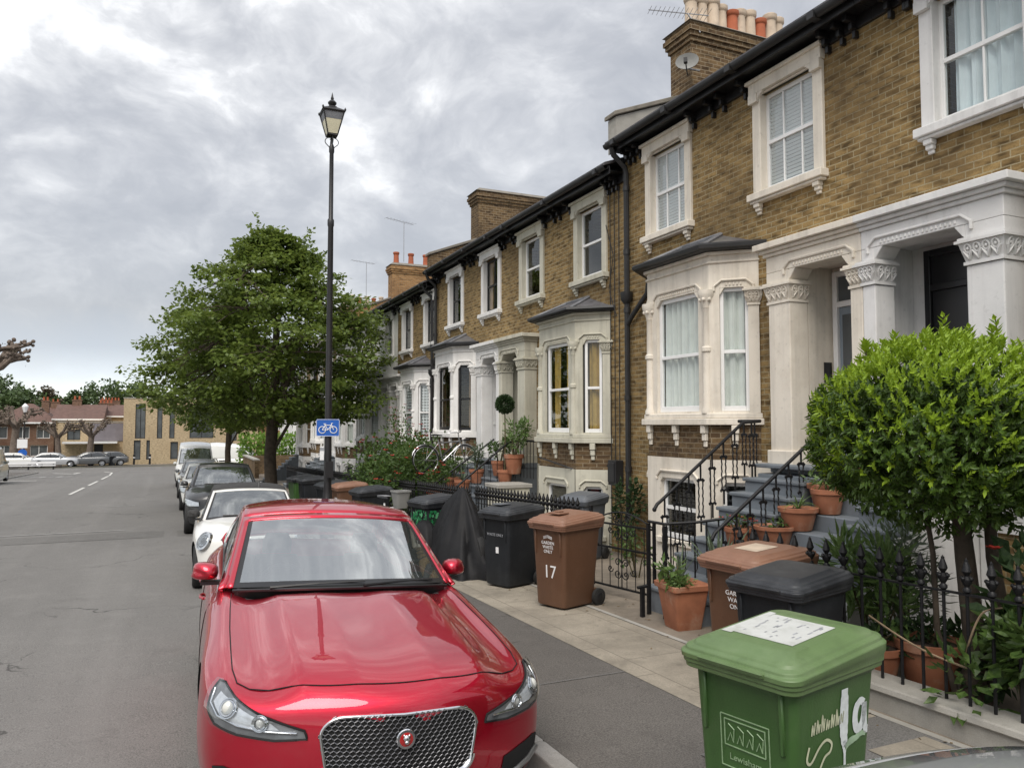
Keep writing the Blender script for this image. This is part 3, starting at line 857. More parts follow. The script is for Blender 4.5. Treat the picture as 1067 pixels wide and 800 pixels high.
def bay(h, fr, c, st):
    """canted bay window: basement, bracketed sill band, columns, sashes, hipped roof"""
    P = [(c - 1.20, 0.0), (c - 0.74, 0.465), (c + 0.74, 0.465), (c + 1.20, 0.0)]
    sill, eave = 2.05, 4.36
    col = st['stucco']
    mb = MB()
    facets = [fr.facet(P[i], P[i + 1]) for i in range(3)]
    wins = []
    for i, (f, L) in enumerate(facets):
        if i == 1: a, b = L / 2 - 0.50, L / 2 + 0.50
        else: a, b = L / 2 - 0.19, L / 2 + 0.19
        wall(mb, f, 0, L, sill + 0.08, eave, [(a, b, 2.18, 3.86)], rev=0.11)
        wins.append((f, L, a, b))
        shoulder(mb, f, a, b, 3.86, -0.10, 0.0, w=0.10 if i == 1 else 0.07, hgt=0.08)
    # small cornice under the eaves
    for off, z0, z1 in ((0.03, eave - 0.16, eave - 0.13), (0.055, eave - 0.05, eave - 0.004)):
        pp = offs(P, off)
        for i in range(3):
            f, L = fr.facet(pp[i], pp[i + 1]); mb.fbox(f, 0, L, -0.06, 0.0, z0, z1)
    by = mb.build('bay_window', col, h, bevel=0.006)
    # sill slab and its brackets
    mb = MB()
    pp = offs(P, 0.10)
    mb.prism([fr.pt(s, d, 0)[:2] for s, d in pp], sill - 0.06 + fr.dz, sill + 0.03 + fr.dz)
    pp2 = offs(P, 0.06)
    mb.prism([fr.pt(s, d, 0)[:2] for s, d in pp2], sill + 0.032 + fr.dz, sill + 0.10 + fr.dz)
    for i, (f, L) in enumerate(facets):
        for t in ((0.06, 0.5, 0.94) if i == 1 else (0.5,)):
            bracket(mb, f, L * t, 0.10, 0.002, 0.075, sill - 0.36, sill - 0.062)
    mb.build('sill', col, by, bevel=0.008)
    # brick apron and stucco basement with windows
    mb = MB()
    for f, L in facets: wall(mb, f, 0, L, 1.52, sill - 0.06, [], d=0.0)
    mb.build('brick_apron', M['brick_dark'], by)
    mb = MB(); bw = []
    for i, (f, L) in enumerate(facets):
        a, b = (L / 2 - 0.42, L / 2 + 0.42) if i == 1 else (L / 2 - 0.18, L / 2 + 0.18)
        wall(mb, f, 0, L, -1.0, 1.52, [(a, b, 0.35, 1.22)], d=0.02, rev=0.13)
        shoulder(mb, f, a, b, 1.22, -0.08, 0.02, w=0.06, hgt=0.05, dent=False)
        mb.fbox(f, a - 0.06, b + 0.06, -0.1, 0.07, 0.27, 0.35)
        bw.append((f, L, a, b))
    bs = mb.build('basement_front', st.get('base', col), by, bevel=0.005)
    for f, L, a, b in bw:
        mb = MB(); sash(mb, f, a, b, 0.35, 1.22, -0.05, fw=0.05)
        mb.build('basement_frame', M['white'], by)
    for f, L, a, b in bw: pane(f, a + 0.04, b - 0.04, 0.38, 1.19, -0.08, by, M['glass_dark'])
    if st.get('bblind'):
        f, L, a, b = bw[1]; venetian(f, a + 0.05, b - 0.05, 0.40, 1.18, -0.13, by, M['blind_tan'])
    # ground floor sashes
    fm = st.get('bayframe', M['white'])
    for i, (f, L, a, b) in enumerate(wins):
        if st.get('gapm'):
            g_ = .055 if i == 1 else .03
            mb = MB(); mb.fbox(f, a + .003, a + g_, -.108, -.055, 2.18, 3.858); mb.fbox(f, b - g_, b - .003, -.108, -.055, 2.18, 3.858)
            mb.build('dark_gap_strip', st['gapm'], by); a, b = a + g_, b - g_  # black strips paint in the dark gaps between column and sash
        mb = MB(); sash(mb, f, a, b, 2.18, 3.86, -0.05, fw=0.06 if i == 1 else 0.05, mid=0.48)
        mb.build('sash_frame', fm, by, bevel=0.004)
        pane(f, a + 0.05, b - 0.05, 2.24, 3.81, -0.075, by, M['glass'])
        if st.get('bayd') == 'blind': venetian(f, a + 0.06, b - 0.06, 2.24, 3.8, -0.13, by, M['blind'], pitch=0.09)
        elif st.get('bayd'): drape(f, a + (0.14 if i == 1 else 0.06), b - (0.03 if i == 1 else 0.02), 2.15, 3.84, -0.14, by, M[st['bayd']], gap=st.get('bayg', 0) if i == 1 else 0)
        else: drape(f, a, b - (b - a) * 0.62, 2.15, 3.84, -0.2, by, M['curtain_tan'])
    # colonnettes on the corners, flat pilasters at the wall
    for s, d in (P[1], P[2]):
        for e in ((-0.12, 0.02),) if s < c else ((0.12, 0.02),):
            mb = MB()
            x, y, z = fr.pt(s - (0.06 if s > c else -0.06), d - 0.005, 0)
            zz = fr.dz
            mb.lathe([(0.085, 2.15 + zz), (0.085, 2.20 + zz), (0.062, 2.25 + zz), (0.058, 2.98 + zz), (0.078, 3.0 + zz), (0.078, 3.05 + zz), (0.056, 3.07 + zz), (0.052, 3.58 + zz), (0.065, 3.60 + zz)], (x, y, 0), 12)
            mb.lathe([(0.055, 3.60 + zz), (0.075, 3.68 + zz), (0.115, 3.76 + zz), (0.12, 3.80 + zz), (0.12, 3.84 + zz)], (x, y, 0), 12)
            for q in range(7):
                an = 2 * PI * q / 7
                mb.ball((x + 0.088 * math.cos(an), y + 0.088 * math.sin(an), 3.71 + zz), 0.028, 5)
            mb.build('column', col, by, smooth=40)
    for i in (0, 2):
        f, L = facets[i]
        a = 0.0 if i == 0 else L - 0.14
        mb = MB(); mb.fbox(f, a, a + 0.14, 0.002, 0.03, 2.15, 3.60)
        capital(mb, f, a, a + 0.14, 0.0, 0.03, 3.60, 3.84)
        mb.build('pilaster', col, by, smooth=35)
    # roof
    e = offs(P, 0.17); e[0] = (c - 1.36, 0.0); e[3] = (c + 1.36, 0.0)
    mb = MB(); mb.prism([fr.pt(s, d, 0)[:2] for s, d in e], eave + fr.dz, eave + 0.05 + fr.dz)
    ring = [fr.pt(s, d + (0.0 if i in (0, 3) else 0.02), eave + 0.05) for i, (s, d) in enumerate(e)]
    mb.tube(ring, 0.045, 6)
    mb.build('bay_gutter', M['gutter'], by, smooth=40)
    mb = MB()
    E_ = [fr.pt(s, d, eave + 0.06) for s, d in offs(P, 0.14)]; E_[0] = fr.pt(c - 1.33, 0, eave + 0.06); E_[3] = fr.pt(c + 1.33, 0, eave + 0.06)
    T1 = fr.pt(c - 0.45, 0, eave + 0.35); T2 = fr.pt(c + 0.45, 0, eave + 0.35)
    mb.add(E_ + [T1, T2], [(0, 1, 4), (1, 2, 5, 4), (2, 3, 5), (0, 4, 5, 3), (3, 2, 1, 0)])
    rf = mb.build('bay_roof', M['slate'], by)
    mb = MB()
    for a_, b_ in ((E_[1], T1), (E_[2], T2), (T1, T2)):
        p, q = Vector(a_) + Vector((0, 0, 0.012)), Vector(b_) + Vector((0, 0, 0.012))
        mb.tube([p, p.lerp(q, 0.5), q], 0.035, 6)
    mb.build('lead_hip', M['lead'], by, smooth=50)
    return by


def porch(h, fr, st):
    """half of a paired porch: recess, door, columns with foliate capitals, entablature"""
    col = st['stucco']; s1 = st.get('pw', 1.42)
    fl = 1.52
    mb = MB()
    for a, b in ((0.002, 0.165), (s1 - 0.36, s1)):
        mb = MB()
        mb.fbox(fr, a, b, 0.002, 0.30, fl - 0.05, 3.50)
        mb.fbox(fr, a if a < 0.1 else a - 0.03, b + 0.03, 0.004, 0.335, fl - 0.052, fl + 0.16)
        pc = mb.build('porch_column', col, h, bevel=0.012, seg=2)
        mb = MB(); e_ = .0045 if st.get('sg', 1) < 0 else 0
        capital(mb, fr, a + 0.002, b, 0.002, 0.30 + e_, 3.50 + e_, 3.765)
        mb.build('capital', col, pc, smooth=35)
    mb = MB()
    a, b = 0.165, s1 - 0.36
    mb.fbox(fr, 0.002, s1 + 0.02, 0.002, 0.31, 3.90, 4.10)
    mb.fbox(fr, 0.002, a, 0.002, 0.31, 3.767, 3.898)
    mb.fbox(fr, b, s1 + 0.02, 0.002, 0.31, 3.767, 3.898)
    shoulder(mb, fr, a, b, 3.898, 0.02, 0.308, w=0.11, hgt=0.10)
    for k, (z0, z1, dd) in enumerate(((4.102, 4.145, 0.34), (4.147, 4.19, 0.375), (4.192, 4.27, 0.43))):
        mb.fbox(fr, 0.0, s1 + 0.02 + (dd - 0.31), 0.002, dd, z0, z1)
    mb.build('cornice', col, h, bevel=0.006)
    # recess lining
    D = -0.42
    mb = MB()
    mb.fbox(fr, 0.003, 0.06, D, 0.0, fl, 3.95)
    mb.fbox(fr, s1 - 0.36, s1 - 0.30, D, 0.0, fl, 3.95)
    mb.fbox(fr, 0.06, s1 - 0.36, D, 0.3, 3.952, 3.99)
    mb.fbox(fr, 0.003, s1, D - 0.06, D - 0.002, fl, 4.0)
    mb.fbox(fr, s1 - 0.375, s1 - 0.36, D, 0.0, 2.32, 2.36)
    mb.build('porch_lining', col, h)
    # door with glazed fanlight
    f2 = Fr(fr.pt(0, D, 0)[:2], fr.dr, fr.nr, fr.dz)
    mb = MB(); da, db = 0.10, s1 - 0.40
    dm = st.get('door', M['door_blue'])
    x0 = max(da, db - 0.92); x1 = db
    mb.fbox(f2, x0, x0 + 0.07, 0.0, 0.06, fl, 3.9); mb.fbox(f2, x1 - 0.07, x1, 0.0, 0.06, fl, 3.9)
    mb.fbox(f2, x0 + 0.07, x1 - 0.07, 0.0, 0.06, 3.83, 3.9); mb.fbox(f2, x0 + 0.07, x1 - 0.07, 0.0, 0.06, 3.45, 3.52)
    mb.build('door_frame', st.get('doorframe', M['white']), h, bevel=0.005)
    mb = MB(); mb.fbox(f2, x0 + 0.07, x1 - 0.07, 0.0, 0.02, fl + 0.01, 3.45)
    for (p, q, r_, s_) in ((0.11, 0.40, 0.15, 0.8), (0.46, 0.75, 0.15, 0.8)):
        mb.fbox(f2, x0 + p, min(x0 + q, x1 - 0.1), 0.021, 0.032, fl + r_, fl + s_)
    dr = mb.build('front_door', dm, h, bevel=0.006)
    mb = MB(); mb.quad(f2.pt(x0 + 0.13, 0.034, fl + 0.95), f2.pt(x1 - 0.13, 0.034, fl + 0.95), f2.pt(x1 - 0.13, 0.034, 3.35), f2.pt(x0 + 0.13, 0.034, 3.35)); mb.build('door_pane', dm if dm is M['door_black'] else M['far_glass'], dr, recalc=False)
    mb = MB(); mb.ball(f2.pt(x0 + 0.14, 0.06, fl + 0.9), 0.03, 8); mb.build('door_knob', M['chrome'], dr, smooth=60)
    mb = MB(); mb.fbox(f2, x0 + 0.07, x1 - 0.07, 0.02, 0.026, 3.52, 3.83); mb.build('fanlight', dm if dm is M['door_black'] else M['far_glass'], h)
    if st.get('intercom'):
        mb = MB(); mb.fbox(fr, s1 - 0.375, s1 - 0.361, -0.36, -0.24, fl + 1.0, fl + 1.25); mb.build('intercom', M['trim'], h)


def steps(h, fr, st):
    s0, s1 = st.get('steps', (0.42, 1.42))
    mb = MB()
    n = 9; rise = 0.168; run = 0.205
    d = 0.52
    zt = 1.52
    mb.fbox(fr, 0.0, s1 + 0.02, -1.05, 0.30, zt - 0.12, zt - 0.004)
    mb.fbox(fr, s0 - 0.02, s1 + 0.02, 0.303, d + 0.03, zt - 0.05, zt - 0.002)
    mb.fbox(fr, s0, s1, 0.003, d, -1.2, zt - 0.122)
    for k in range(1, n):
        z = zt - rise * k
        mb.fbox(fr, s0, s1, d + run * (k - 1) + 0.002, d + run * k, -1.2, z - 0.045)
        mb.fbox(fr, s0 - 0.02, s1 + 0.02, d + run * (k - 1) + 0.003, d + run * k + 0.025, z - 0.044, z)
    mb.build('steps', M['step'], h, bevel=0.012, seg=2)
    if st.get('flank'):
        mb = MB()
        mb.fbox(fr, s1 + .003, s1 + .05, .003, d, -1.2, zt - .13)
        for k in range(1, n): mb.fbox(fr, s1 + .003, s1 + .05, d + run * (k - 1) + .001, d + run * k, -1.2, zt - rise * k - .05)
        mb.build('step_flank', M['grey_white'], h)
        mb = MB(); wall(mb, fr, s1 + .06, 2.05, -1.0, 1.46, [(1.22, 1.72, .12, .98)], d=.025, rev=.3); mb.build('basement_front', M['grey_white'], h, recalc=False)
        mb = MB(); mb.fbox(fr, 1.20, 1.74, -.27, -.26, .1, 1.0); mb.build('dark_window_sheet', M['door_black'], h)  # black sheet stands in for the darkness of the basement window opening


def chimney(roof, fr, s, st):
    """stack on the party wall, long side across the house; s = its centre along the facade"""
    a, b = s - 0.31, s + 0.31
    f0, f1 = -st.get('chx0', 1.10), -st.get('chx1', 3.7)
    z0, z1 = 6.6, st.get('chz', 9.45)
    mb = MB()
    mb.fbox(fr, a, b, f1, f0, z0, z1 - 0.34)
    for i, o in enumerate((0.035, 0.07, 0.10, 0.07)):
        z = z1 - 0.34 + 0.085 * i
        mb.fbox(fr, a - o, b + o, f1 - o, f0 + o, z + 0.001, z + 0.085)
    ch = mb.build('chimney', M['brick_dark'] if st.get('chm') is None else st['chm'], roof)
    mb = MB()
    P = fr.pt
    o = 0.11
    mb.hexa([P(a - o, f1 - o, z1 + 0.002), P(b + o, f1 - o, z1 + 0.002), P(b + o, f0 + o, z1 + 0.002), P(a - o, f0 + o, z1 + 0.002),
             P(a + 0.05, f1 + 0.1, z1 + 0.12), P(b - 0.05, f1 + 0.1, z1 + 0.12), P(b - 0.05, f0 - 0.05, z1 + 0.12), P(a + 0.05, f0 - 0.05, z1 + 0.12)])
    mb.build('chimney_cap', M['mortar_cap'], roof)
    r = random.Random(3)
    seq = st.get('pots', [])
    n = len(seq)
    for i, kind in enumerate(seq):
        dd = f0 - 0.25 - (f0 - f1 - 0.6) * i / max(1, n - 1)
        mb = MB()
        H = 0.62 + 0.1 * r.random() if kind != 'r' else 0.55
        x, y, z = fr.pt(s + r.uniform(-0.04, 0.04), dd, z1 + 0.06)
        rr = 0.135 if kind != 'r' else 0.13
        prof = [(rr, 0), (rr, 0.1), (rr * 0.9, 0.14), (rr * 0.82, H * 0.8), (rr * 0.98, H * 0.83), (rr * 1.05, H * 0.88), (rr * 1.05, H * 0.97), (rr * 0.85, H), (rr * 0.7, H), (rr * 0.65, H * 0.6)]
        mb.lathe([(p, q + z) for p, q in prof], (x, y, 0), 12)
        mb.build('chimney_pot', M['pot_red'] if kind == 'r' else M['pot_buff'], ch, smooth=40)
    return ch


def terraced_house(label, Y0, sg, W, dz, st, name='terraced_house'):
    """Y0 = party wall beside the door, sg = +1 when the house runs on away from the camera"""
    ds, ws, bs = st['ds'], st['ws'], st['bs']
    root = thing(name, label, 'house', (WX, Y0, dz))
    root['_off'] = [WX, Y0, dz]
    fr = Fr((WX, Y0), (0, sg), (-1, 0), dz)
    s1 = st.get('pw', 1.42)
    brick = st.get('brick', M['brick'])
    mb = MB()
    holes = [(ds - 0.47, ds + 0.47, 5.10, 6.42), (ws - 0.47, ws + 0.47, 5.10, 6.42),
             (0.003, s1 - 0.30, 1.5, 4.0), (bs - 1.18, bs + 1.18, 0.2, 4.35)]
    wall(mb, fr, 0, W, -1.2, 6.72, holes, rev=0.16)
    mb.build('brick_front', brick, root)
    mb = MB()
    for s in (0.0, W - 0.001):
        P = fr.pt
        mb.quad(P(s, 0, -1.2), P(s, -8.5, -1.2), P(s, -8.5, 6.7), P(s, 0, 6.7))
        mb.add([P(s, 0, 6.7), P(s, -4.25, 8.4), P(s, -8.5, 6.7)], [(0, 1, 2)])
    mb.quad(fr.pt(0, -8.5, -1.2), fr.pt(W, -8.5, -1.2), fr.pt(W, -8.5, 6.7), fr.pt(0, -8.5, 6.7))
    mb.build('side_wall', brick, root, recalc=False)
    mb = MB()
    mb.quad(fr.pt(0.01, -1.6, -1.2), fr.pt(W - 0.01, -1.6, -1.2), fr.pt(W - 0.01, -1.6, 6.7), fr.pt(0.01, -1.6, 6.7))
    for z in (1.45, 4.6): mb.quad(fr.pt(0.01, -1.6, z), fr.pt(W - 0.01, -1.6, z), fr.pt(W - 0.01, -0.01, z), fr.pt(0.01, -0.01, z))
    mb.build('dark_room_backing', M['room'], root, recalc=False)  # dark sheets paint in the gloom of the rooms behind the windows
    upper_window(root, fr, ds, st, st['w_door'])
    upper_window(root, fr, ws, st, st['w_bay'])
    bay(root, fr, bs, st)
    porch(root, fr, st)
    steps(root, fr, st)
    # lower wall beside the steps, painted, with the side face of the area
    if not st.get('flank'):
        mb = MB(); mb.fbox(fr, s1 + 0.03, bs - 1.2, 0.0, 0.02, -1.1, 1.5)
        mb.build('rendered_base', st.get('base', st['stucco']), root)
    # eaves: soffit board, paired brackets, gutter
    mb = MB()
    mb.fbox(fr, 0.0, W, 0.0, 0.30, 6.70, 6.73)
    mb.fbox(fr, 0.0, W, 0.0, 0.05, 6.56, 6.698)
    mb.fbox(fr, 0.0, W, 0.30, 0.325, 6.66, 6.80)
    groups = [0.24, 0.42] + [ds - 0.72, ds + 0.72, ws - 0.72, ws + 0.72, (ds + ws) / 2 - 0.12, (ds + ws) / 2 + 0.12, W - 0.34, W - 0.2]
    for s in groups:
        if 0.06 < s < W - 0.06:
            mb.fbox(fr, s - 0.03, s + 0.03, 0.052, 0.22, 6.62, 6.698)
            mb.fbox(fr, s - 0.026, s + 0.026, 0.052, 0.13, 6.54, 6.618)
            mb.fbox(fr, s - 0.022, s + 0.022, 0.003, 0.075, 6.45, 6.538)
    mb.build('eaves', M['black_paint'], root, bevel=0.006)
    mb = MB()
    pr = [(0.33 + 0.065 + 0.065 * math.cos(R(q)), 6.80 + 0.075 * math.sin(R(q))) for q in range(180, 361, 20)]
    pr += [(p - 0.012 if p > 0.4 else p + 0.012, z) for p, z in reversed(pr)]
    for a, b in ((0.0, W),):
        mb.loft([[fr.pt(a, d, z) for d, z in pr], [fr.pt(b, d, z) for d, z in pr]])
    for s in frange(0.5, W - 0.3, 1.7): mb.fbox(fr, s - 0.05, s + 0.05, 0.325, 0.472, 6.72, 6.81)
    mb.build('gutter', M['gutter'], root, smooth=40)
    # roof
    mb = MB(); P = fr.pt
    mb.hexa([P(0, 0.42, 6.80), P(W, 0.42, 6.80), P(W, -4.25, 8.50), P(0, -4.25, 8.50),
             P(0, 0.42, 6.85), P(W, 0.42, 6.85), P(W, -4.25, 8.56), P(0, -4.25, 8.56)])
    mb.hexa([P(0, -8.8, 6.75), P(W, -8.8, 6.75), P(W, -4.252, 8.50), P(0, -4.252, 8.50),
             P(0, -8.8, 6.80), P(W, -8.8, 6.80), P(W, -4.252, 8.56), P(0, -4.252, 8.56)])
    rf = mb.build('roof', M['slate'], root)
    # parapet on the far party wall and the stack it carries
    if st.get('chim'):
        mb = MB(); e = W
        mb.hexa([P(e - 0.12, 0.26, 6.70), P(e + 0.14, 0.26, 6.70), P(e + 0.14, -4.2, 8.4), P(e - 0.12, -4.2, 8.4),
                 P(e - 0.12, 0.26, 7.30), P(e + 0.14, 0.26, 7.30), P(e + 0.14, -4.2, 9.0), P(e - 0.12, -4.2, 9.0)])
        mb.build('parapet', st.get('parm', M['concrete']), rf)
        mb = MB()
        mb.hexa([P(e - 0.17, 0.31, 7.302), P(e + 0.19, 0.31, 7.302), P(e + 0.19, -4.2, 9.02), P(e - 0.17, -4.2, 9.02),
                 P(e - 0.17, 0.31, 7.38), P(e + 0.19, 0.31, 7.38), P(e + 0.19, -4.2, 9.10), P(e - 0.17, -4.2, 9.10)])
        mb.build('parapet_coping', M['mortar_cap'], rf, bevel=0.01)
        chimney(rf, fr, W + 0.02, st)
    # rainwater pipe at the bay end and beside the porch
    if st.get('pipe', True):
        mb = MB()
        s = W - 0.16
        mb.tube([fr.pt(s, 0.38, 6.72), fr.pt(s, 0.34, 6.60), fr.pt(s, 0.12, 6.42), fr.pt(s, 0.09, 6.3), fr.pt(s, 0.09, 3.0), fr.pt(s, 0.09, -0.8)], 0.048, 8)
        for z in (6.0, 4.9, 3.9, 2.4, 1.2, 0.4): mb.lathe([(0.06, 0), (0.06, 0.09)], fr.pt(s, 0.09, z), 10)
        mb.lathe([(0.05, 0), (0.10, 0.07), (0.11, 0.2), (0.10, 0.2)], fr.pt(s, 0.10, 4.05), 10)
        mb.tube([fr.pt(bs + 1.30, 0.06, 4.36), fr.pt(bs + 1.34, 0.06, 4.15), fr.pt(s - 0.12, 0.09, 3.80), fr.pt(s, 0.09, 3.68)], 0.042, 8)
        mb.build('rainwater_pipe', M['gutter'], root, smooth=40)
        mb = MB(); s = s1 + 0.12
        mb.tube([fr.pt(s, 0.05, 4.25), fr.pt(s, 0.05, 1.6), fr.pt(s, 0.05, -0.8)], 0.035, 8)
        mb.build('rainwater_pipe', M['gutter'], root, smooth=40)
    return root, fr


def hstyle(**k):
    d = dict(ds=1.35, ws=3.95, bs=3.15, w_door={}, w_bay={}, stucco=M['cream'])
    d.update(k); return d


houses = []
FRS = {}


def H(key, label, Y0, sg, W, dz, **k):
    root, fr = terraced_house(label, Y0, sg, W, dz, hstyle(sg=sg, **k))
    root['group'] = 'Victorian terraced houses along the street'
    FRS[key] = (root, fr, W)


H('A', 'brick terraced house with pale grey white porch and black front door at the right edge', 6.04, -1, 5.3, 0.0,
  ds=1.18, stucco=M['grey_white'], door=M['door_black'], doorframe=M['door_black'],
  w_door=dict(bars=1, dress='curtain_blue', gap=0.0), w_bay=dict(bars=1, dress='curtain_blue'), bayd='curtain_white', pw=1.56, pipe=False, steps=(0.44, 1.0), flank=True)
H('B', 'brick terraced house with cream porch, white net curtains and a row of chimney pots', 6.041, 1, 5.2, 0.0,
  w_door=dict(bars=2, dress='blind'), w_bay=dict(bars=2, dress='blind'), bayd='curtain_white', bayg=0.03, intercom=True,
  ds=1.36, ws=3.94, bs=3.14, chim=True, chx0=1.22, chx1=3.9, chz=9.2, pots=['b', 'b', 'b', 'b', 'r', 'b', 'b', 'r', 'b', 'b'], bblind=True, pw=1.44, steps=(0.48, 1.44))
H('C', 'brick terraced house with greenish cream bay and mustard curtains', 16.18, -1, 4.935, -0.33,
  ds=1.16, ws=3.72, bs=3.2, stucco=M['stone'], w_door=dict(), w_bay=dict(), bayd='curtain_yellow', bayg=0.25, gapm=M['door_black'], pipe=False, pw=1.40)
H('D', 'brick terraced house with black sash windows and potted plants on its landing', 16.181, 1, 5.37, -0.33,
  ds=1.14, ws=3.68, bs=3.35, stucco=M['white_st'], w_door=dict(frame=M['black_paint'], bars=1, dress='curtain_tan', gap=0.4), w_bay=dict(frame=M['black_paint']),
  bayframe=M['black_paint'], chim=True, chx0=1.2, chx1=3.6, chz=9.36, parm=M['brick_dark'], pots=[], pw=1.40)
H('E', 'narrow brick terraced house with white bay beside the rose bushes', 25.77, -1, 4.215, -0.63,
  ds=1.2, ws=3.62, bs=2.75, stucco=M['white_st'], base=M['white_st'], w_door=dict(frame=M['black_paint']), w_bay=dict(frame=M['black_paint']), bayd='blind', pw=1.38)
H('F', 'white painted terraced house with a grey satellite dish, partly behind the tree', 25.771, 1, 5.55, -0.63,
  ds=1.1, ws=3.7, bs=3.3, stucco=M['white_st'], brick=M['white_st'], w_door=dict(), w_bay=dict(), bayd='blind', chim=True, chx0=1.2, chx1=3.1, chz=9.28, chm=M['brick_orange'], parm=M['brick_orange'], pots=['r', 'r', 'r'])
H('G', 'white fronted terraced house behind the street tree, nearer of the two with pale bays', 36.42, -1, 5.095, -0.95,
  stucco=M['white_st'], brick=M['white_st'], w_door=dict(), w_bay=dict(), bayd='curtain_white')
H('H', 'farther terraced house behind the street tree with tall buff chimney pots', 36.421, 1, 5.2, -0.95,
  stucco=M['white_st'], w_door=dict(), w_bay=dict(), bayd='blind', chim=True, chx0=1.2, chx1=3.8, chz=9.3, chm=M['brick_dark'], pots=['b', 'b', 'r', 'b', 'r', 'b'])
H('I', 'last terraced house at the far end of the row, hidden mostly by tree branches', 46.7, -1, 5.0, -1.25,
  stucco=M['white_st'], brick=M['brick'], w_door=dict(), w_bay=dict())

# satellite dishes, aerials, cables


def dish(label, loc, rz, tilt=-25, r=0.33, stalk=(0.3, 0, -0.25)):
    t = thing('satellite_dish', label, 'satellite dish', loc, R(rz))
    mb = MB()
    prof = [(0.001, 0.0), (r * 0.35, 0.012), (r * 0.7, 0.05), (r, 0.11), (r * 1.01, 0.105), (r * 0.7, 0.04), (r * 0.35, 0.0), (0.001, -0.012)]
    mb.lathe([(a, -b) for a, b in prof], (0, 0, 0), 24, axis='y', cap=False)
    d = mb.build('dish', M['steel'] if False else M['plant_pot_grey'], t, smooth=50)
    d.rotation_euler = (R(tilt), 0, 0)
    mb = MB(); mb.tube([(0, -0.03, -r * 0.9), (0, -0.22, -r * 0.8), (0, -0.38, -0.10)], 0.012, 6); mb.box(-0.03, 0.03, -0.45, -0.36, -0.13, -0.05)
    mb.build('feed_arm', M['trim'], t)
    mb = MB(); mb.tube([(0, 0.01, 0), (0, 0.12, 0), stalk], 0.018, 6)
    mb.build('bracket', M['steel'], t)
    return t


dish('pale satellite dish fixed to the chimney stack with the row of pots', (8.22, 10.8, 8.30), -42, r=.2, stalk=(0.2, 0.15, -0.05))
dish('grey satellite dish on the white house wall below the eaves', (6.98, 27.9, 5.2), -30, r=.26, stalk=(0.15, 0.25, 0.0))


def aerial(label, base, top, dirs, n, L, group=None):
    t = thing('television_aerial', label, 'aerial', base)
    mb = MB(); bx, by_, bz = base
    tp = Vector(top) - Vector(base)
    mb.tube([(0, 0, 0), tp], 0.016, 6); mb.build('mast', M['steel'], t)
    d = Vector(dirs).normalized(); s = d.cross(Vector((0, 0, 1))).normalized()
    mb = MB(); mb.tube([tp - d * L * 0.35, tp + d * L * 0.65], 0.010, 5); mb.build('boom', M['steel'], t)
    mb = MB()
    for k in range(n):
        p = tp + d * L * (-0.33 + 0.96 * k / (n - 1))
        w = 0.13 + 0.1 * (1 - k / n)
        mb.tube([p - s * w, p + s * w], 0.005, 4)
    mb.build('element', M['steel'], t)


aerial('thin television aerial leaning out from the chimney with the pots', (8.55, 10.86, 9.0), (8.35, 10.95, 9.35), (-0.85, 0.3, 0.05), 14, 1.1)
aerial('tall television aerial on the orange chimney stack', (9.0, 31.4, 8.9), (9.0, 31.4, 10.6), (-0.9, -0.4, 0), 10, 1.5)
aerial('second aerial behind the orange chimney stack', (8.7, 36.9, 8.0), (8.7, 36.9, 9.9), (-0.9, -0.3, 0), 8, 1.3)

root, fr, W = FRS['B']
mb = MB()
for k, (y0, w) in enumerate(((11.42, 0.0), (11.55, 0.5), (11.68, 0.9))):
    pts = [(7.17 - 0.004 * k, y0 + 0.03 * math.sin(i * 1.3 + w), z) for i, z in enumerate(frange(6.2, 0.3, 0.45))]
    mb.tube(pts, 0.009, 5)
mb.tube([(7.165, 11.85, 5.6), (7.16, 11.6, 5.0), (7.16, 11.75, 4.4), (7.16, 11.5, 3.9)], 0.008, 5)
mb.tube([(7.16, 11.5, 1.32), (7.15, 11.9, 1.25), (6.9, 12.2, 1.12), (6.66, 12.4, 1.22), (6.66, 13.6, 1.36)], 0.014, 5)
tag(mb.build('wall_cable', M['gutter']), 'black cables running down the brick party wall beside the drainpipe', 'cable')
mb = MB(); mb.box(7.02, 7.19, 11.36, 11.60, 0.95, 1.38); mb.box(7.0, 7.018, 11.38, 11.58, 1.0, 1.34)
tag(mb.build('junction_box', M['gutter'], bevel=0.015), 'black junction box low on the brick wall beside the drainpipe', 'junction box')

# ================================================================ vehicles
SEDAN = dict(
    L=4.95, fx=(-1.50, 1.46), wr=0.345, tw=0.825,
    # y, half width, sill, belt(z of p5), x of p5, centre top, bow, cabin?, bulge drop between crease and wing
    st=[(-2.17, 0.901, .20, 0.715, 0.794, 0.770, .30, 0, .02),
        (-1.98, 0.968, .19, 0.785, 0.835, 0.855, .25, 0, .06),
        (-1.55, 0.995, .19, 0.865, 0.846, 0.925, .16, 0, .085),
        (-1.10, 0.968, .19, 0.925, 0.846, 0.990, .09, 0, .08),
        (-0.70, 0.968, .19, 0.985, 0.846, 1.045, .03, 0, .055),
        (-0.40, 0.968, .19, 1.000, 0.846, 0.600, 0, 1, 0),
        (0.30, 0.968, .19, 1.010, 0.846, 0.500, 0, 1, 0),
        (1.15, 0.968, .19, 1.030, 0.830, 0.500, 0, 1, 0),
        (1.48, 0.963, .19, 1.040, 0.820, 1.030, 0, 0, 0),
        (1.98, 0.942, .22, 1.050, 0.769, 1.080, -.05, 0, 0),
        (2.30, 0.865, .28, 1.010, 0.707, 1.040, -.16, 0, 0)],
    # rail: A base, roof front, roof mid, roof rear, C base  (x, y, z)
    rail=[(.825, -.56, 1.005), (.69, .24, 1.43), (.675, .72, 1.47), (.65, 1.20, 1.43), (.765, 1.98, 1.07)],
    bulge=[(-.30, .05), (-.14, .05), (0, .075), (.05, .06), (.20, .03)],
)


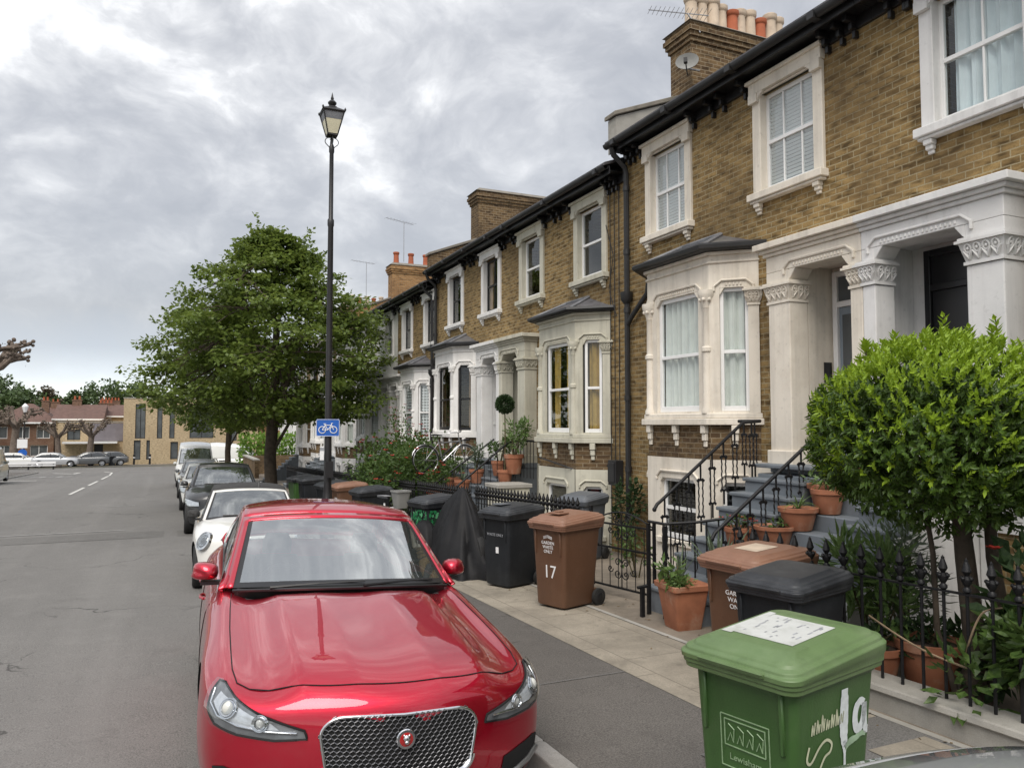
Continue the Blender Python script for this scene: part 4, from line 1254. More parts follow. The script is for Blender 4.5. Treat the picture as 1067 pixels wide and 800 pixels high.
def scaled(spec, **k):
    d = dict(spec); d.update(k); return d


HATCH = dict(
    L=3.8, fx=(-1.25, 1.24), wr=0.31, tw=0.70,
    st=[(-1.72, .66, .22, .72, .58, .80, .17, 0, .0),
        (-1.55, .78, .20, .80, .66, .88, .15, 0, .0),
        (-1.20, .83, .20, .87, .70, .94, .12, 0, .0),
        (-0.95, .84, .20, .91, .71, .975, .06, 0, .0),
        (-0.78, .84, .20, .92, .72, 1.0, .03, 0, .0),
        (-0.60, .84, .20, .925, .72, .60, 0, 1, 0),
        (0.30, .84, .20, .93, .72, .50, 0, 1, 0),
        (1.10, .84, .20, .95, .71, .55, 0, 1, 0),
        (1.40, .83, .22, .96, .69, .98, 0, 0, 0),
        (1.65, .80, .26, .95, .64, .98, -.06, 0, 0),
        (1.80, .72, .32, .88, .58, .90, -.10, 0, 0)],
    rail=[(.70, -.74, .92), (.56, -.18, 1.33), (.55, .45, 1.37), (.54, 1.15, 1.33), (.62, 1.68, .97)],
    bulge=[(-.20, .05), (-.10, .04), (0, .05), (.05, .04), (.10, .02)],
)


def stretch(spec, sx, sy, sz, wr=None):
    d = dict(spec)
    d['L'] = spec['L'] * sy
    d['st'] = [(y * sy, w * sx, zs * sz, zb * sz, xt * sx, zt * sz, bo * sy, cb, bd) for (y, w, zs, zb, xt, zt, bo, cb, bd) in spec['st']]
    d['rail'] = [(x * sx, y * sy, z * sz) for x, y, z in spec['rail']]
    d['bulge'] = [(a * sy, b) for a, b in spec['bulge']]
    d['fx'] = tuple(q * sy for q in spec['fx'])
    d['wr'] = wr or spec['wr'] * sz
    d['tw'] = spec['tw'] * sx
    return d


def section(st):
    y, w, zs, zb, xt, zt, bow, cab, bd = st
    h = zb - zs
    p = [(w * .80, zs), (w * .955, zs + .03), (w * .99, zs + .30 * h), (w, zs + .58 * h), (w * .972, zs + .86 * h), (xt, zb)]
    if cab:
        p += [(xt - .10, zb - .03), (xt - .14, zt), (xt * .4, zt), (0, zt)]
    else:
        p += [(xt * .80, zb + (zt - zb) * .42 - bd * 1.0), (xt * .60, zb + (zt - zb) * .88 + bd * .16), (xt * .26, zb + (zt - zb) * 1.0 + bd * .20), (0, zt)]
    return p


def car_body_mesh(spec, level):
    st = spec['st']; vs = []; rings = []
    for s in st:
        y, w, zs, zb, xt, zt, bow, cab, bd = s
        p = section(s); ring = []
        full = [(-x, z, i) for i, (x, z) in enumerate(p)] + [(x, z, 8 - j) for j, (x, z) in enumerate(reversed(p[:-1]))]
        for x, z, i in full:
            if i > 9: i = 9
            yy = y - bow * (1 - (x / max(w, .1)) ** 2)
            ring.append(len(vs)); vs.append((x, yy, z))
        cols = [full[m][0] / xt for m in range(5, 14)]
        und = []
        for q in reversed(cols[1:-1]):
            x = q * p[0][0]
            und.append(len(vs)); vs.append((x, y - bow * (1 - (x / max(w, .1)) ** 2), zs))
        rings.append(ring + und)
    fs = []; mi = []
    n = len(rings[0])
    for k in range(len(st) - 1):
        a, b = rings[k], rings[k + 1]
        for m in range(n):
            m2 = (m + 1) % n
            fs.append((a[m], a[m2], b[m2], b[m]))
            inside = (st[k][7] or st[k + 1][7]) and 6 <= m <= 11
            mi.append(2 if inside else (1 if m >= 18 else 0))
    creases = []
    # end caps
    for end in (0, -1):
        s = st[end]; y, w, zs, zb, xt, zt, bow, cab, bd = s
        p = section(s); r = rings[end]
        cols = [vs[r[m]][0] / xt for m in range(5, 14)]
        grid = []
        for i in range(6):
            if i == 5: grid.append([r[m] for m in range(5, 14)]); continue
            row = [r[i]]
            for c in range(1, 8):
                if i == 0:
                    row.append(r[18 + (8 - c)]); continue
                x = cols[c] * p[i][0]
                z = p[i][1] + (0 if i < 4 else (zt - zb) * .5 * (1 - abs(cols[c])))
                extra = (0, .03, .06, .05, .03, 0)[i] * (1 if end == 0 else -.6)
                yy = y - bow * (1 - (x / max(w, .1)) ** 2) - extra * (1 - cols[c] ** 4)
                row.append(len(vs)); vs.append((x, yy, z))
            row.append(r[18 - i])
            grid.append(row)
        for i in range(5):
            for c in range(8):
                q = (grid[i][c], grid[i][c + 1], grid[i + 1][c + 1], grid[i + 1][c])
                fs.append(q if end == 0 else tuple(reversed(q))); mi.append(0)
    me = bpy.data.meshes.new('car_body')
    me.from_pydata(vs, [], fs)
    me.polygons.foreach_set('material_index', mi)
    bm = bmesh.new(); bm.from_mesh(me)
    bmesh.ops.recalc_face_normals(bm, faces=bm.faces)
    cl = bm.edges.layers.float.new('crease_edge')
    bm.verts.ensure_lookup_table()
    def crease(k0, k1, ms, val):
        for k in range(k0, k1):
            for m in ms:
                e = bm.edges.get((bm.verts[rings[k][m]], bm.verts[rings[k + 1][m]]))
                if e: e[cl] = val
    crease(0, 4, (7, 11), .8)
    crease(0, 4, (8, 10), .75)
    crease(0, 10, (5, 13), .25)
    crease(1, 9, (4, 14), .35)
    crease(1, 10, (1, 17), .5)
    bm.to_mesh(me); bm.free()
    return me


def eval_mesh(o):
    dg = bpy.context.evaluated_depsgraph_get()
    return bpy.data.meshes.new_from_object(o.evaluated_get(dg))


class Car:
    pass


def make_car(name, label, spec, paint, roofpaint=None, level=2, glass=None, lamps='wide', solid_sides=False, detail=True, group=None, cat='car', wheels='spoke'):
    c = Car()
    root = thing(name, label, cat, (0, 0, 0), 0, group)
    c.root = root; c.spec = spec
    me = car_body_mesh(spec, level)
    for m in (paint, M['arch'], M['interior']): me.materials.append(m)
    o = bpy.data.objects.new('body', me); COL.objects.link(o)
    sd = o.modifiers.new('Sub', 'SUBSURF'); sd.levels = level; sd.render_levels = level
    # wheel arches cut out of the body
    cut = MB()
    for wy in spec['fx']:
        for sx in (-1, 1):
            n = 28; r = spec['wr'] + .045
            a = [(sx * (spec['tw'] - .16), wy + r * math.cos(2 * PI * k / n), spec['wr'] + r * math.sin(2 * PI * k / n)) for k in range(n)]
            b = [(sx * 1.4, p[1], p[2]) for p in a]
            cut.loft([a, b], m=1)
    co = cut.build('cutter', [paint, M['arch'], M['interior']])
    bo = o.modifiers.new('Cut', 'BOOLEAN'); bo.object = co; bo.operation = 'DIFFERENCE'; bo.solver = 'EXACT'
    bpy.context.view_layer.update()
    me2 = eval_mesh(o)
    bpy.data.objects.remove(o); bpy.data.objects.remove(co)
    me2.polygons.foreach_set('use_smooth', [True] * len(me2.polygons))
    me2.set_sharp_from_angle(angle=R(50))
    body = bpy.data.objects.new('body', me2); COL.objects.link(body); body.parent = root
    c.body = body
    c.bvh = BVHTree.FromPolygons([v.co.copy() for v in me2.vertices], [tuple(p.vertices) for p in me2.polygons])
    rp = roofpaint or paint
    # ---- greenhouse
    rail = spec['rail']; NB = 10
    ctrl = [Vector(p) for p in rail]
    seg = 10
    pts = []
    # rounded path: straight A pillar, curved roof, straight C pillar
    pts = catmull(ctrl, seg)
    bl = spec['bulge']
    T = len(pts)
    def bulge(t):
        q = t / (T - 1) * (len(bl) - 1); i = min(int(q), len(bl) - 2); f = q - i
        return bl[i][0] * (1 - f) + bl[i + 1][0] * f, bl[i][1] * (1 - f) + bl[i + 1][1] * f
    W_ = 16
    def P(t, w):
        p = pts[t]; x = p.x * (2 * w - 1)
        k = 1 - abs(2 * w - 1) ** 2.4
        by_, bz = bulge(t)
        return (x, p.y + by_ * k, p.z + bz * k)
    tA, tC = seg, T - 1 - seg
    parts = {'roof': MB(), 'windscreen': MB(), 'rear_window': MB(), 'frame': MB(), 'rear_frame': MB(), 'screen_border': MB()}
    def cell(mb, t, w0, w1, m=0):
        mb.add([P(t, w0), P(t, w1), P(t + 1, w1), P(t + 1, w0)], [(0, 1, 2, 3)], m)
    ws = [0, .030, .052] + [.052 + .896 * k / W_ for k in range(1, W_)] + [.948, .970, 1]
    for t in range(T - 1):
        for k in range(len(ws) - 1):
            edge = k == 0 or k == len(ws) - 2
            if t < tA:
                band = k in (1, len(ws) - 3) or t == 0
                tgt = 'frame' if edge or t >= tA - 1 else 'screen_border' if band else 'windscreen'
            elif t < tC: tgt = 'roof'
            else: tgt = 'rear_frame' if edge or t < tC + 1 or t > T - 3 else 'rear_window'
            cell(parts[tgt], t, ws[k], ws[k + 1])
    # sides: between the belt line and the rail
    base0 = Vector((rail[0][0] + .015, rail[0][1], rail[0][2] - .02)); base1 = Vector((rail[-1][0] + .01, rail[-1][1], rail[-1][2] - .02))
    NR = 6
    def Q(t, v, sx):
        p = pts[t]; f = (p.y - base0.y) / (base1.y - base0.y)
        b = base0.lerp(base1, min(1, max(0, f)))
        b = Vector((b.x, p.y, b.z))
        r_ = b.lerp(p, v)
        k = math.sin(PI * v) * .035
        return (sx * (r_.x + k), r_.y, r_.z)
    bp = spec.get('bpillar', .43)
    tb = min(range(T), key=lambda q: abs(pts[q].y - (base0.y + (base1.y - base0.y) * bp)))
    vv = [0, .06, .25, .45, .65, .84, 1.0]
    side = []
    for sx in (-1, 1):
        sgl = MB(); sfr = MB(); blk = MB(); side += [(sgl, 'side_windows', M['carglass']), (sfr, 'roof_rail', rp), (blk, 'window_trim', M['trim'])]
        for t in range(T - 1):
            for j in range(NR):
                q = [Q(t, vv[j], sx), Q(t + 1, vv[j], sx), Q(t + 1, vv[j + 1], sx), Q(t, vv[j + 1], sx)]
                if solid_sides and t > tA + 2: tgt = sfr
                elif j == NR - 1 or t < 2 or t > T - 6: tgt = sfr
                elif j == 0 or t in (tb,): tgt = blk
                else: tgt = sgl
                tgt.add(q, [(0, 1, 2, 3)])
    for mb_, nm, mt in ((parts['roof'], 'roof', rp), (parts['frame'], 'window_pillars', rp if roofpaint is None else paint), (parts['rear_frame'], 'rear_window_frame', rp), (parts['screen_border'], 'screen_border', M['trim']), (parts['windscreen'], 'windscreen', glass or M['windscreen']),
                        (parts['rear_window'], 'rear_window', M['carglass']), *side):
        if not mb_.f: continue
        x = mb_.build(nm, mt, root, recalc=False)
        bm = bmesh.new(); bm.from_mesh(x.data); bmesh.ops.remove_doubles(bm, verts=bm.verts, dist=.0015)
        bmesh.ops.recalc_face_normals(bm, faces=bm.faces)
        bm.to_mesh(x.data); bm.free()
        x.data.polygons.foreach_set('use_smooth', [True] * len(x.data.polygons)); x.data.set_sharp_from_angle(angle=R(60))
        if nm in ('roof', 'window_pillars', 'rear_window_frame', 'roof_rail', 'window_trim'):
            so = x.modifiers.new('Thick', 'SOLIDIFY'); so.thickness = .012; so.offset = 0
        if nm == 'windscreen': c.ws = x
    c.P = P; c.tA = tA; c.T = T
    # ---- wheels
    wr = spec['wr']
    for wy in spec['fx']:
        for sx in (-1, 1):
            x0 = sx * spec['tw']
            mb = MB()
            mb.lathe([(wr * .20, .09 * sx), (wr * .2, .02), (.03, .02)], (x0, wy, wr), 14, axis='x')
            w = mb.build('wheel', M['alloy'], root, smooth=40)
            mb = MB()
            hw = .105
            mb.lathe([(wr * .68, -hw * .9), (wr * .9, -hw), (wr * .985, -hw * .8), (wr, -hw * .4), (wr, hw * .4), (wr * .985, hw * .8), (wr * .9, hw), (wr * .68, hw * .9), (wr * .66, 0)], (x0, wy, wr), 30, axis='x', cap=False)
            mb.build('tyre', M['rubber'], w, smooth=50)
            mb = MB()
            mb.lathe([(wr * .70, sx * hw * .88), (wr * .64, sx * hw * .82), (wr * .62, sx * hw * .2), (wr * .70, sx * hw * .15)], (x0, wy, wr), 30, axis='x', cap=False)
            if wheels == 'spoke':
                for k in range(10):
                    a = 2 * PI * k / 10
                    for e in (-.11, .11):
                        a2 = a + e * .6; a1 = a + e * 1.5
                        mb.tube([(x0 + sx * hw * .62, wy + wr * .14 * math.cos(a1), wr + wr * .14 * math.sin(a1)), (x0 + sx * hw * .70, wy + wr * .64 * math.cos(a2), wr + wr * .64 * math.sin(a2))], [.022, .014], 5)
            else:
                mb.lathe([(wr * .62, sx * hw * .7), (wr * .3, sx * hw * .85), (.02, sx * hw * .8)], (x0, wy, wr), 24, axis='x')
            mb.build('rim', M['alloy'], w, smooth=45)
            mb = MB(); mb.lathe([(wr * .63, sx * .005), (.02, sx * .008)], (x0, wy, wr), 20, axis='x'); mb.build('brake_disc', M['arch'], w)
    # ---- mirrors
    bx = rail[0]
    for sx in (-1, 1):
        cx, cy, cz = sx * (spec['st'][5][1] - .0), bx[1] + .33, bx[2] + .06
        mb = MB()
        rings = []
        def se(v, p): return math.copysign(abs(v) ** p, v)
        for yo, sc in ((-.085, .30), (-.07, .70), (-.03, .95), (.03, 1.0), (.05, .94)):
            ring = []
            for k in range(16):
                q = 2 * PI * k / 16; cq, sq = math.cos(q), math.sin(q)
                zz = .075 * se(sq, .7) if sq > 0 else .052 * se(sq, .6)
                wide = 1 - .22 * max(0, sx * cq) * (1 if sq > 0 else .4)
                ring.append((cx + .102 * sc * se(cq, .75) * wide, cy + yo + .04 * max(0, sx * cq), cz + zz * sc))
            rings.append(ring)
        mb.loft(rings)
        m_ = mb.build('door_mirror', rp if roofpaint is not None else paint, root, smooth=60)
        mb = MB(); mb.hexa([(cx - sx * .16, cy - .03, cz - .085), (cx + sx * .02, cy - .04, cz - .085), (cx + sx * .02, cy + .04, cz - .085), (cx - sx * .16, cy + .05, cz - .085),
                            (cx - sx * .16, cy - .03, cz - .055), (cx + sx * .02, cy - .04, cz - .06), (cx + sx * .02, cy + .04, cz - .06), (cx - sx * .16, cy + .05, cz - .055)])
        mb.build('mirror_arm', M['trim'], m_)
    # ---- interior: dash, seats, wheel
    if not solid_sides or True:
        mb = MB(); y0 = rail[0][1]
        mb.hexa([(-rail[0][0] + .08, y0 + .05, .80), (rail[0][0] - .08, y0 + .05, .80), (rail[0][0] - .08, y0 + .55, .80), (-rail[0][0] + .08, y0 + .55, .80),
                 (-rail[0][0] + .06, y0 - .12, rail[0][2] + .005), (rail[0][0] - .06, y0 - .12, rail[0][2] + .005), (rail[0][0] - .06, y0 + .45, rail[0][2] + .02), (-rail[0][0] + .06, y0 + .45, rail[0][2] + .02)])
        mb.build('dashboard', M['interior'], root, bevel=.02)
        for sx in (-1, 1):
            mb = MB(); sxx = sx * rail[0][0] * .46
            y1 = y0 + 1.05
            mb.loft([rrect(.5, .14, .05, .55, 3, sxx, y1), rrect(.5, .15, .05, .9, 3, sxx, y1 + .09), rrect(.34, .13, .05, 1.08, 3, sxx, y1 + .15)])
            mb.loft([rrect(.24, .10, .04, 1.10, 3, sxx, y1 + .15), rrect(.24, .11, .04, 1.2, 3, sxx, y1 + .17), rrect(.18, .09, .03, 1.26, 3, sxx, y1 + .18)])
            mb.build('seat', M['interior'], root, smooth=50)
        mb = MB(); sxx = -rail[0][0] * .46
        ring = [(sxx + .18 * math.cos(2 * PI * k / 20), y0 + .52 + .07 * math.sin(2 * PI * k / 20), .92 + .16 * math.sin(2 * PI * k / 20)) for k in range(20)]
        mb.tube(ring, .016, 6, closed=True); mb.tube([ring[0], (sxx, y0 + .5, .92), ring[10]], .018, 5)
        mb.build('steering_wheel', M['trim'], root, smooth=60)
    # rear view mirror / sensor pod
    q = P(tA - 2, .5)
    mb = MB(); mb.box(-.12, .12, q[1] + .07, q[1] + .10, q[2] - .07, q[2] - .015); mb.box(-.05, .05, q[1] + .02, q[1] + .09, q[2] - .035, q[2] + .0)
    mb.build('rear_view_mirror', M['trim'], root, bevel=.01)
    return c


def cast(c, phi, z, y0, off=.004, R_=4.0):
    """surface point hit when looking in towards the vertical axis (0, y0) from bearing phi"""
    d = Vector((math.sin(phi), -math.cos(phi), 0))
    o = Vector((0, y0, z)) + d * R_
    h = c.bvh.ray_cast(o, -d)
    if h[0] is None: return Vector((0, y0, z)) + d * .5, d
    n = h[1]
    if n.dot(d) < 0: n = -n
    return h[0] + n * off, n


def patch(mb, c, outline, y0, rings=5, off=.004, m=0):
    n = len(outline); cx = sum(p[0] for p in outline) / n; cz = sum(p[1] for p in outline) / n
    vs = []
    for k in range(rings + 1):
        t = 1 - k / rings if k < rings else 0
        for a, z in outline:
            vs.append(cast(c, cx + (a - cx) * max(t, .001), cz + (z - cz) * max(t, .001), y0, off)[0])
    fs = [(k * n + i, k * n + (i + 1) % n, (k + 1) * n + (i + 1) % n, (k + 1) * n + i) for k in range(rings) for i in range(n)]
    mb.add(vs, fs, m)


def down(c, x, y, off=.002):
    h = c.bvh.ray_cast(Vector((x, y, 3)), Vector((0, 0, -1)))
    return (h[0] + Vector((0, 0, off))) if h[0] else Vector((x, y, .9))


def inward(c, sx, y, z, off=.002):
    h = c.bvh.ray_cast(Vector((sx * 3, y, z)), Vector((-sx, 0, 0)))
    return (h[0] + Vector((sx * off, 0, 0))) if h[0] else Vector((sx * .9, y, z))


def dens(pts, n=8):
    out = []
    for a, b in zip(pts, pts[1:] + pts[:1]):
        for k in range(n): out.append((a[0] + (b[0] - a[0]) * k / n, a[1] + (b[1] - a[1]) * k / n))
    return out


def rr_outline(a0, a1, z0, z1, ra, rz, n=5, top_in=0, bot_in=0):
    """rounded rectangle / trapezium in (bearing, z)"""
    out = []
    for (ca, cz, sa, sz, st) in ((a1, z1, 1, 1, 0), (a0, z1, -1, 1, 90), (a0, z0, -1, -1, 180), (a1, z0, 1, -1, 270)):
        ins = top_in if sz > 0 else bot_in
        for k in range(n + 1):
            t = R(st + 90 * k / n)
            out.append((ca - sa * ra - sa * ins + ra * math.cos(t), cz - sz * rz + rz * math.sin(t)))
    return dens(out, 2)


# ---------------------------------------------------------------- the red saloon
red = make_car('parked_car', 'glossy red saloon car with mesh grille, nearest of the cars parked along the kerb', SEDAN, M['paint_red'], level=3, group='cars parked along the kerb')
Y0 = -1.25
# shut lines
mb = MB()
ln = []
for sx in (-1, 1):
    pts_ = [down(red, sx * x, y) for x, y in [(.785, -.62), (.80, -.95), (.81, -1.3), (.812, -1.65), (.81, -1.90), (.79, -2.06), (.73, -2.14), (.64, -2.20), (.53, -2.26)]]
    mb.tube(pts_, .0035, 5)
front = [down(red, x, -2.26 - .115 * (1 - (x / .53) ** 2) ** .8) for x in [(-.53 + 1.06 * k / 24) for k in range(25)]]
mb.tube(front, .0035, 5)
for sx in (-1, 1):
    for ys in (-.62, .46, 1.26):
        mb.tube([inward(red, sx, ys + .06 * math.sin((z - .3) * 3), z) for z in frange(.3, .90, .06)], .003, 4)
    mb.tube([inward(red, sx, y, .27) for y in frange(-.62, 1.2, .2)], .003, 4)
mb.build('shut_line', M['arch'], red.root)
for sx in (-1, 1):
    for y in (.30, 1.10):
        p = inward(red, sx, y, .80, .012)
        mb = MB(); mb.tube([p + Vector((-sx * .015, -.1, 0)), p + Vector((sx * .012, -.05, .004)), p + Vector((sx * .012, .05, .004)), p + Vector((-sx * .015, .1, 0))], .012, 6)
        mb.build('door_handle', M['paint_red'], red.root, smooth=60)
# grille
go = rr_outline(-R(18.9), R(18.9), .37, .675, R(5.4), .085, 6, top_in=R(.2), bot_in=R(1.6))
mb = MB(); patch(mb, red, go, Y0, 6, .006); gr = mb.build('grille', M['arch'], red.root, smooth=60)
mb = MB()
mb.tube([cast(red, a, z, Y0, .012)[0] for a, z in go], .009, 8, closed=True)
lower = [(a, z) for a, z in go if z < .47]
mb.tube([cast(red, a * 1.005, z - .012, Y0, .012)[0] for a, z in sorted(lower, key=lambda q: q[0])], .018, 8)
mb.build('grille_surround', M['chrome'], gr, smooth=60)


def inside(poly, x, y):
    r_ = False; j = len(poly) - 1
    for i in range(len(poly)):
        if (poly[i][1] > y) != (poly[j][1] > y) and x < (poly[j][0] - poly[i][0]) * (y - poly[i][1]) / (poly[j][1] - poly[i][1]) + poly[i][0]: r_ = not r_
        j = i
    return r_


mb = MB()
ha, hz = R(1.42), .0225
row = 0; z = .375
while z < .68:
    a = -R(22) + (ha / 2 if row % 2 else 0)
    while a < R(22):
        if inside(go, a, z):
            hx = [(a + ha * .5 * q, z + hz * .62 * w) for q, w in ((1, .35), (0, 1), (-1, .35), (-1, -.35), (0, -1), (1, -.35))]
            mb.tube([cast(red, p, q, Y0, .013)[0] for p, q in hx], .0024, 4, closed=True)
        a += ha
    z += hz * .86; row += 1
mb.build('grille_mesh', M['mesh_steel'], gr)
p, n_ = cast(red, R(.3), .565, Y0, .018)
mb = MB(); mb.lathe([(.048, 0), (.05, -.006), (.046, -.012), (.038, -.012)], p, 28, axis='y'); em = mb.build('emblem', M['chrome'], gr, smooth=50)
mb = MB(); mb.lathe([(.038, -.011), (.02, -.016), (.001, -.017)], p, 24, axis='y'); mb.build('emblem_disc', M['tail'], gr, smooth=50)
mb = MB()
mb.ball((p.x, p.y - .02, p.z + .006), .018, 8, sz=(1, .6, 1.0)); mb.ball((p.x, p.y - .026, p.z - .010), .012, 7, sz=(1.1, .7, .8))
for e in (-1, 1): mb.ball((p.x + e * .013, p.y - .018, p.z + .020), .006, 5)
mb.build('emblem_head', M['chrome'], gr, smooth=60)
# headlights
for sx in (-1, 1):
    ol = [(21.6, 0.575), (22.4, 0.612), (27.5, 0.640), (33, 0.673), (38, 0.707), (43, 0.740), (47.5, 0.762), (50.5, 0.760), (50.8, 0.715), (49.5, 0.645), (45, 0.598), (38, 0.572), (29, 0.562)]
    ol = [(sx * R(a), z) for a, z in dens(ol, 3)]
    mb = MB(); patch(mb, red, ol, Y0, 5, .003); hl = mb.build('headlight', M['lampdark'], red.root, smooth=60)
    mb = MB(); patch(mb, red, ol, Y0, 5, .030); mb.build('lamp_cover', M['lampglass'], hl, smooth=60)
    mb = MB(); mb.tube([cast(red, a, z, Y0, .006)[0] for a, z in ol], .006, 5, closed=True); mb.build('lamp_seal', M['arch'], hl, smooth=60)
    mb = MB()
    up = [(24.0, 0.600), (31, 0.600), (38, 0.613), (44, 0.637), (48.3, 0.675), (49.3, 0.730)]
    mb.tube([cast(red, sx * R(a), z, Y0, .012)[0] for a, z in up], .006, 6)
    for aa, zz, r_ in ((41.0, 0.680, .052), (32.5, 0.635, .040)):
        pp, nn = cast(red, sx * R(aa), zz, Y0, .006)
        rot = nn.to_track_quat('Z', 'Y').to_matrix()
        for rr_, zo in ((r_, .010), (r_ * .78, .016)):
            mb.tube([pp + rot @ Vector((rr_ * math.cos(2 * PI * k / 22), rr_ * .9 * math.sin(2 * PI * k / 22), zo)) for k in range(22)], .0055, 5, closed=True)
    mb.build('lamp_ring', M['chrome'], hl, smooth=60)
    mb = MB(); patch(mb, red, [(sx * R(a), z) for a, z in dens([(28, 0.610), (30, 0.637), (35, 0.667), (42, 0.715), (46.5, 0.730), (47.5, 0.685), (42, 0.630), (34, 0.605)], 3)], Y0, 4, .008)
    mb.build('lamp_reflector', M['lampinner'], hl, smooth=60)
    for aa, zz, r_ in ((41.0, 0.682, .038), (32.5, 0.637, .025)):
        pp, nn = cast(red, sx * R(aa), zz, Y0, .005)
        mb = MB(); mb.ball(pp, r_, 12, sz=(1, .75, 1)); mb.build('lamp_lens', M['lens'], hl, smooth=80)
    # lower intake and blade
    il = [(27, .235), (28, .37), (34, .395), (41, .415), (44.5, .40), (43, .30), (37, .24)]
    il = [(sx * R(a), z) for a, z in dens(il, 3)]
    mb = MB(); patch(mb, red, il, Y0, 4, .004); ik = mb.build('air_intake', M['arch'], red.root, smooth=60)
    mb = MB(); mb.tube([cast(red, sx * R(a), z, Y0, .014)[0] for a, z in ((28, .26), (33, .275), (38, .30), (43, .335))], .016, 6); mb.build('intake_blade', M['steel'], ik, smooth=60)
mb = MB()
patch(mb, red, rr_outline(-R(20), R(20), .225, .325, R(3), .03, 4), Y0, 4, .005); mb.build('lower_grille', M['arch'], red.root, smooth=60)
# wipers
mb = MB()
for x0, x1 in ((-.52, .10), (.08, .62)):
    a = Vector(red.P(0, (x0 + .79) / 1.58)) + Vector((0, -.04, .002)); b = Vector(red.P(0, (x1 + .79) / 1.58)) + Vector((0, .02, .022))
    mb.tube([a, a.lerp(b, .5) + Vector((0, -.006, .006)), b], [.010, .008, .005], 5)
cw = [Vector(red.P(0, w)) + Vector((0, -.03, -.016)) for w in frange(.03, .97, .06)]
mb.tube(cw, .012, 6)
mb.build('wiper', M['trim'], red.root)


def place(c, x, y, yaw=0, roll=0):
    c.root.location = (x, y, road_z(x, y) + .0)
    c.root.rotation_euler = (math.atan(SL), roll, yaw)


place(red, 1.185, 6.32, R(-2.3), R(2.9))

# ---------------------------------------------------------------- other vehicles


def dress(c, lampkind, y0, grille=True, plate=False, hood=True):
    """front lamps, grille, shut lines for the smaller cars"""
    sp = c.spec; st = sp['st'][0]; zb = st[3]; w = st[1]
    for sx in (-1, 1):
        if lampkind == 'round':
            mb = MB()
            pp, nn = cast(c, sx * R(42), zb - .015, y0, .0)
            rot = nn.to_track_quat('Z', 'Y').to_matrix()
            def ringv(r_, zo, n=22): return [pp + rot @ Vector((r_ * math.cos(2 * PI * k / n), r_ * math.sin(2 * PI * k / n), zo)) for k in range(n)]
            mb.loft([ringv(.145, -.03), ringv(.14, .014), ringv(.118, .018)], cap1=False); 
            hl = mb.build('headlight', M['chrome'], c.root, smooth=50)
            mb = MB(); mb.loft([ringv(.118, -.02), ringv(.116, .008), ringv(.05, .009)]); mb.build('lamp_reflector', M['lampinner'], hl, smooth=50)
            mb = MB()
            for r_ in (.085, .045): mb.tube(ringv(r_, .012), .008, 5, closed=True)
            for k in range(4):
                v = ringv(.085, .012, 8); mb.tube([v[k], v[k + 4]], .006, 4)
            mb.build('lamp_ring', M['lampdark'], hl)
            mb = MB(); mb.loft([ringv(.11, .014), ringv(.09, .03), ringv(.04, .04)]); mb.build('lamp_cover', M['lampglass'], hl, smooth=60)
        else:
            ol = [(26, zb - .16), (27, zb - .06), (40, zb - .015), (56, zb + .01), (60, zb - .03), (54, zb - .13), (40, zb - .17)]
            ol = [(sx * R(a), z) for a, z in dens(ol, 3)]
            mb = MB(); patch(mb, c, ol, y0, 4, .004); hl = mb.build('headlight', M['lampinner'], c.root, smooth=60)
            mb = MB(); patch(mb, c, ol, y0, 4, .022); mb.build('lamp_cover', M['lampglass'], hl, smooth=60)
            mb = MB(); mb.tube([cast(c, a, z, y0, .012)[0] for a, z in ol], .008, 5, closed=True); mb.build('lamp_seal', M['arch'], hl)
    if grille:
        go_ = rr_outline(-R(20), R(20), zb - .22, zb - .08, R(4), .04, 4)
        mb = MB(); patch(mb, c, go_, y0, 4, .004); g_ = mb.build('grille', M['arch'], c.root, smooth=60)
        mb = MB(); mb.tube([cast(c, a, z, y0, .01)[0] for a, z in go_], .010, 6, closed=True)
        for z in (zb - .18, zb - .15, zb - .12): mb.tube([cast(c, R(a), z, y0, .012)[0] for a in range(-19, 20, 3)], .006, 4)
        mb.build('grille_bars', M['chrome'], g_, smooth=60)
    lo = rr_outline(-R(30), R(30), st[2] + .05, st[2] + .17, R(4), .04, 4)
    mb = MB(); patch(mb, c, lo, y0, 4, .004); mb.build('lower_grille', M['arch'], c.root, smooth=60)
    mb = MB(); pl = rr_outline(-R(9.5), R(9.5), st[2] + .19, st[2] + .29, R(.6), .01, 2)
    patch(mb, c, pl, y0, 3, .012); mb.build('number_plate', M['sign_white'], c.root)
    # wipers and scuttle
    mb = MB(); mb.tube([Vector(c.P(0, q)) + Vector((0, -.02, -.002)) for q in frange(.04, .96, .08)], .018, 6)
    for a, b in ((.2, .55), (.5, .86)):
        p, q = Vector(c.P(1, a)) + Vector((0, -.02, .012)), Vector(c.P(1, b)) + Vector((0, -.01, .014)); mb.tube([p, q], [.011, .006], 5)
    mb.build('wiper', M['trim'], c.root)


mini = make_car('parked_car', 'white convertible with a black soft top and round headlight, parked right behind the red saloon', HATCH, M['paint_cream'], roofpaint=M['softtop'], level=2, glass=M['windscreen_far'], group='cars parked along the kerb')
dress(mini, 'round', -.9)
mb = MB(); mb.tube([Vector(mini.P(mini.tA + 1, .62)), Vector(mini.P(mini.tA + 1, .62)) + Vector((0, .05, .10))], [.012, .006], 6); mb.build('aerial_stub', M['trim'], mini.root)
place(mini, 1.22, 13.35, R(-2.5), R(1.2))

suv_spec = stretch(HATCH, 1.10, 1.13, 1.16)
suv = make_car('parked_car', 'black tall family car with pale headlight, parked between two white cars', suv_spec, M['paint_black'], level=2, glass=M['windscreen_far'], group='cars parked along the kerb')
dress(suv, 'wide', -.9)
place(suv, 1.30, 21.2, R(-1.5), R(1.2))

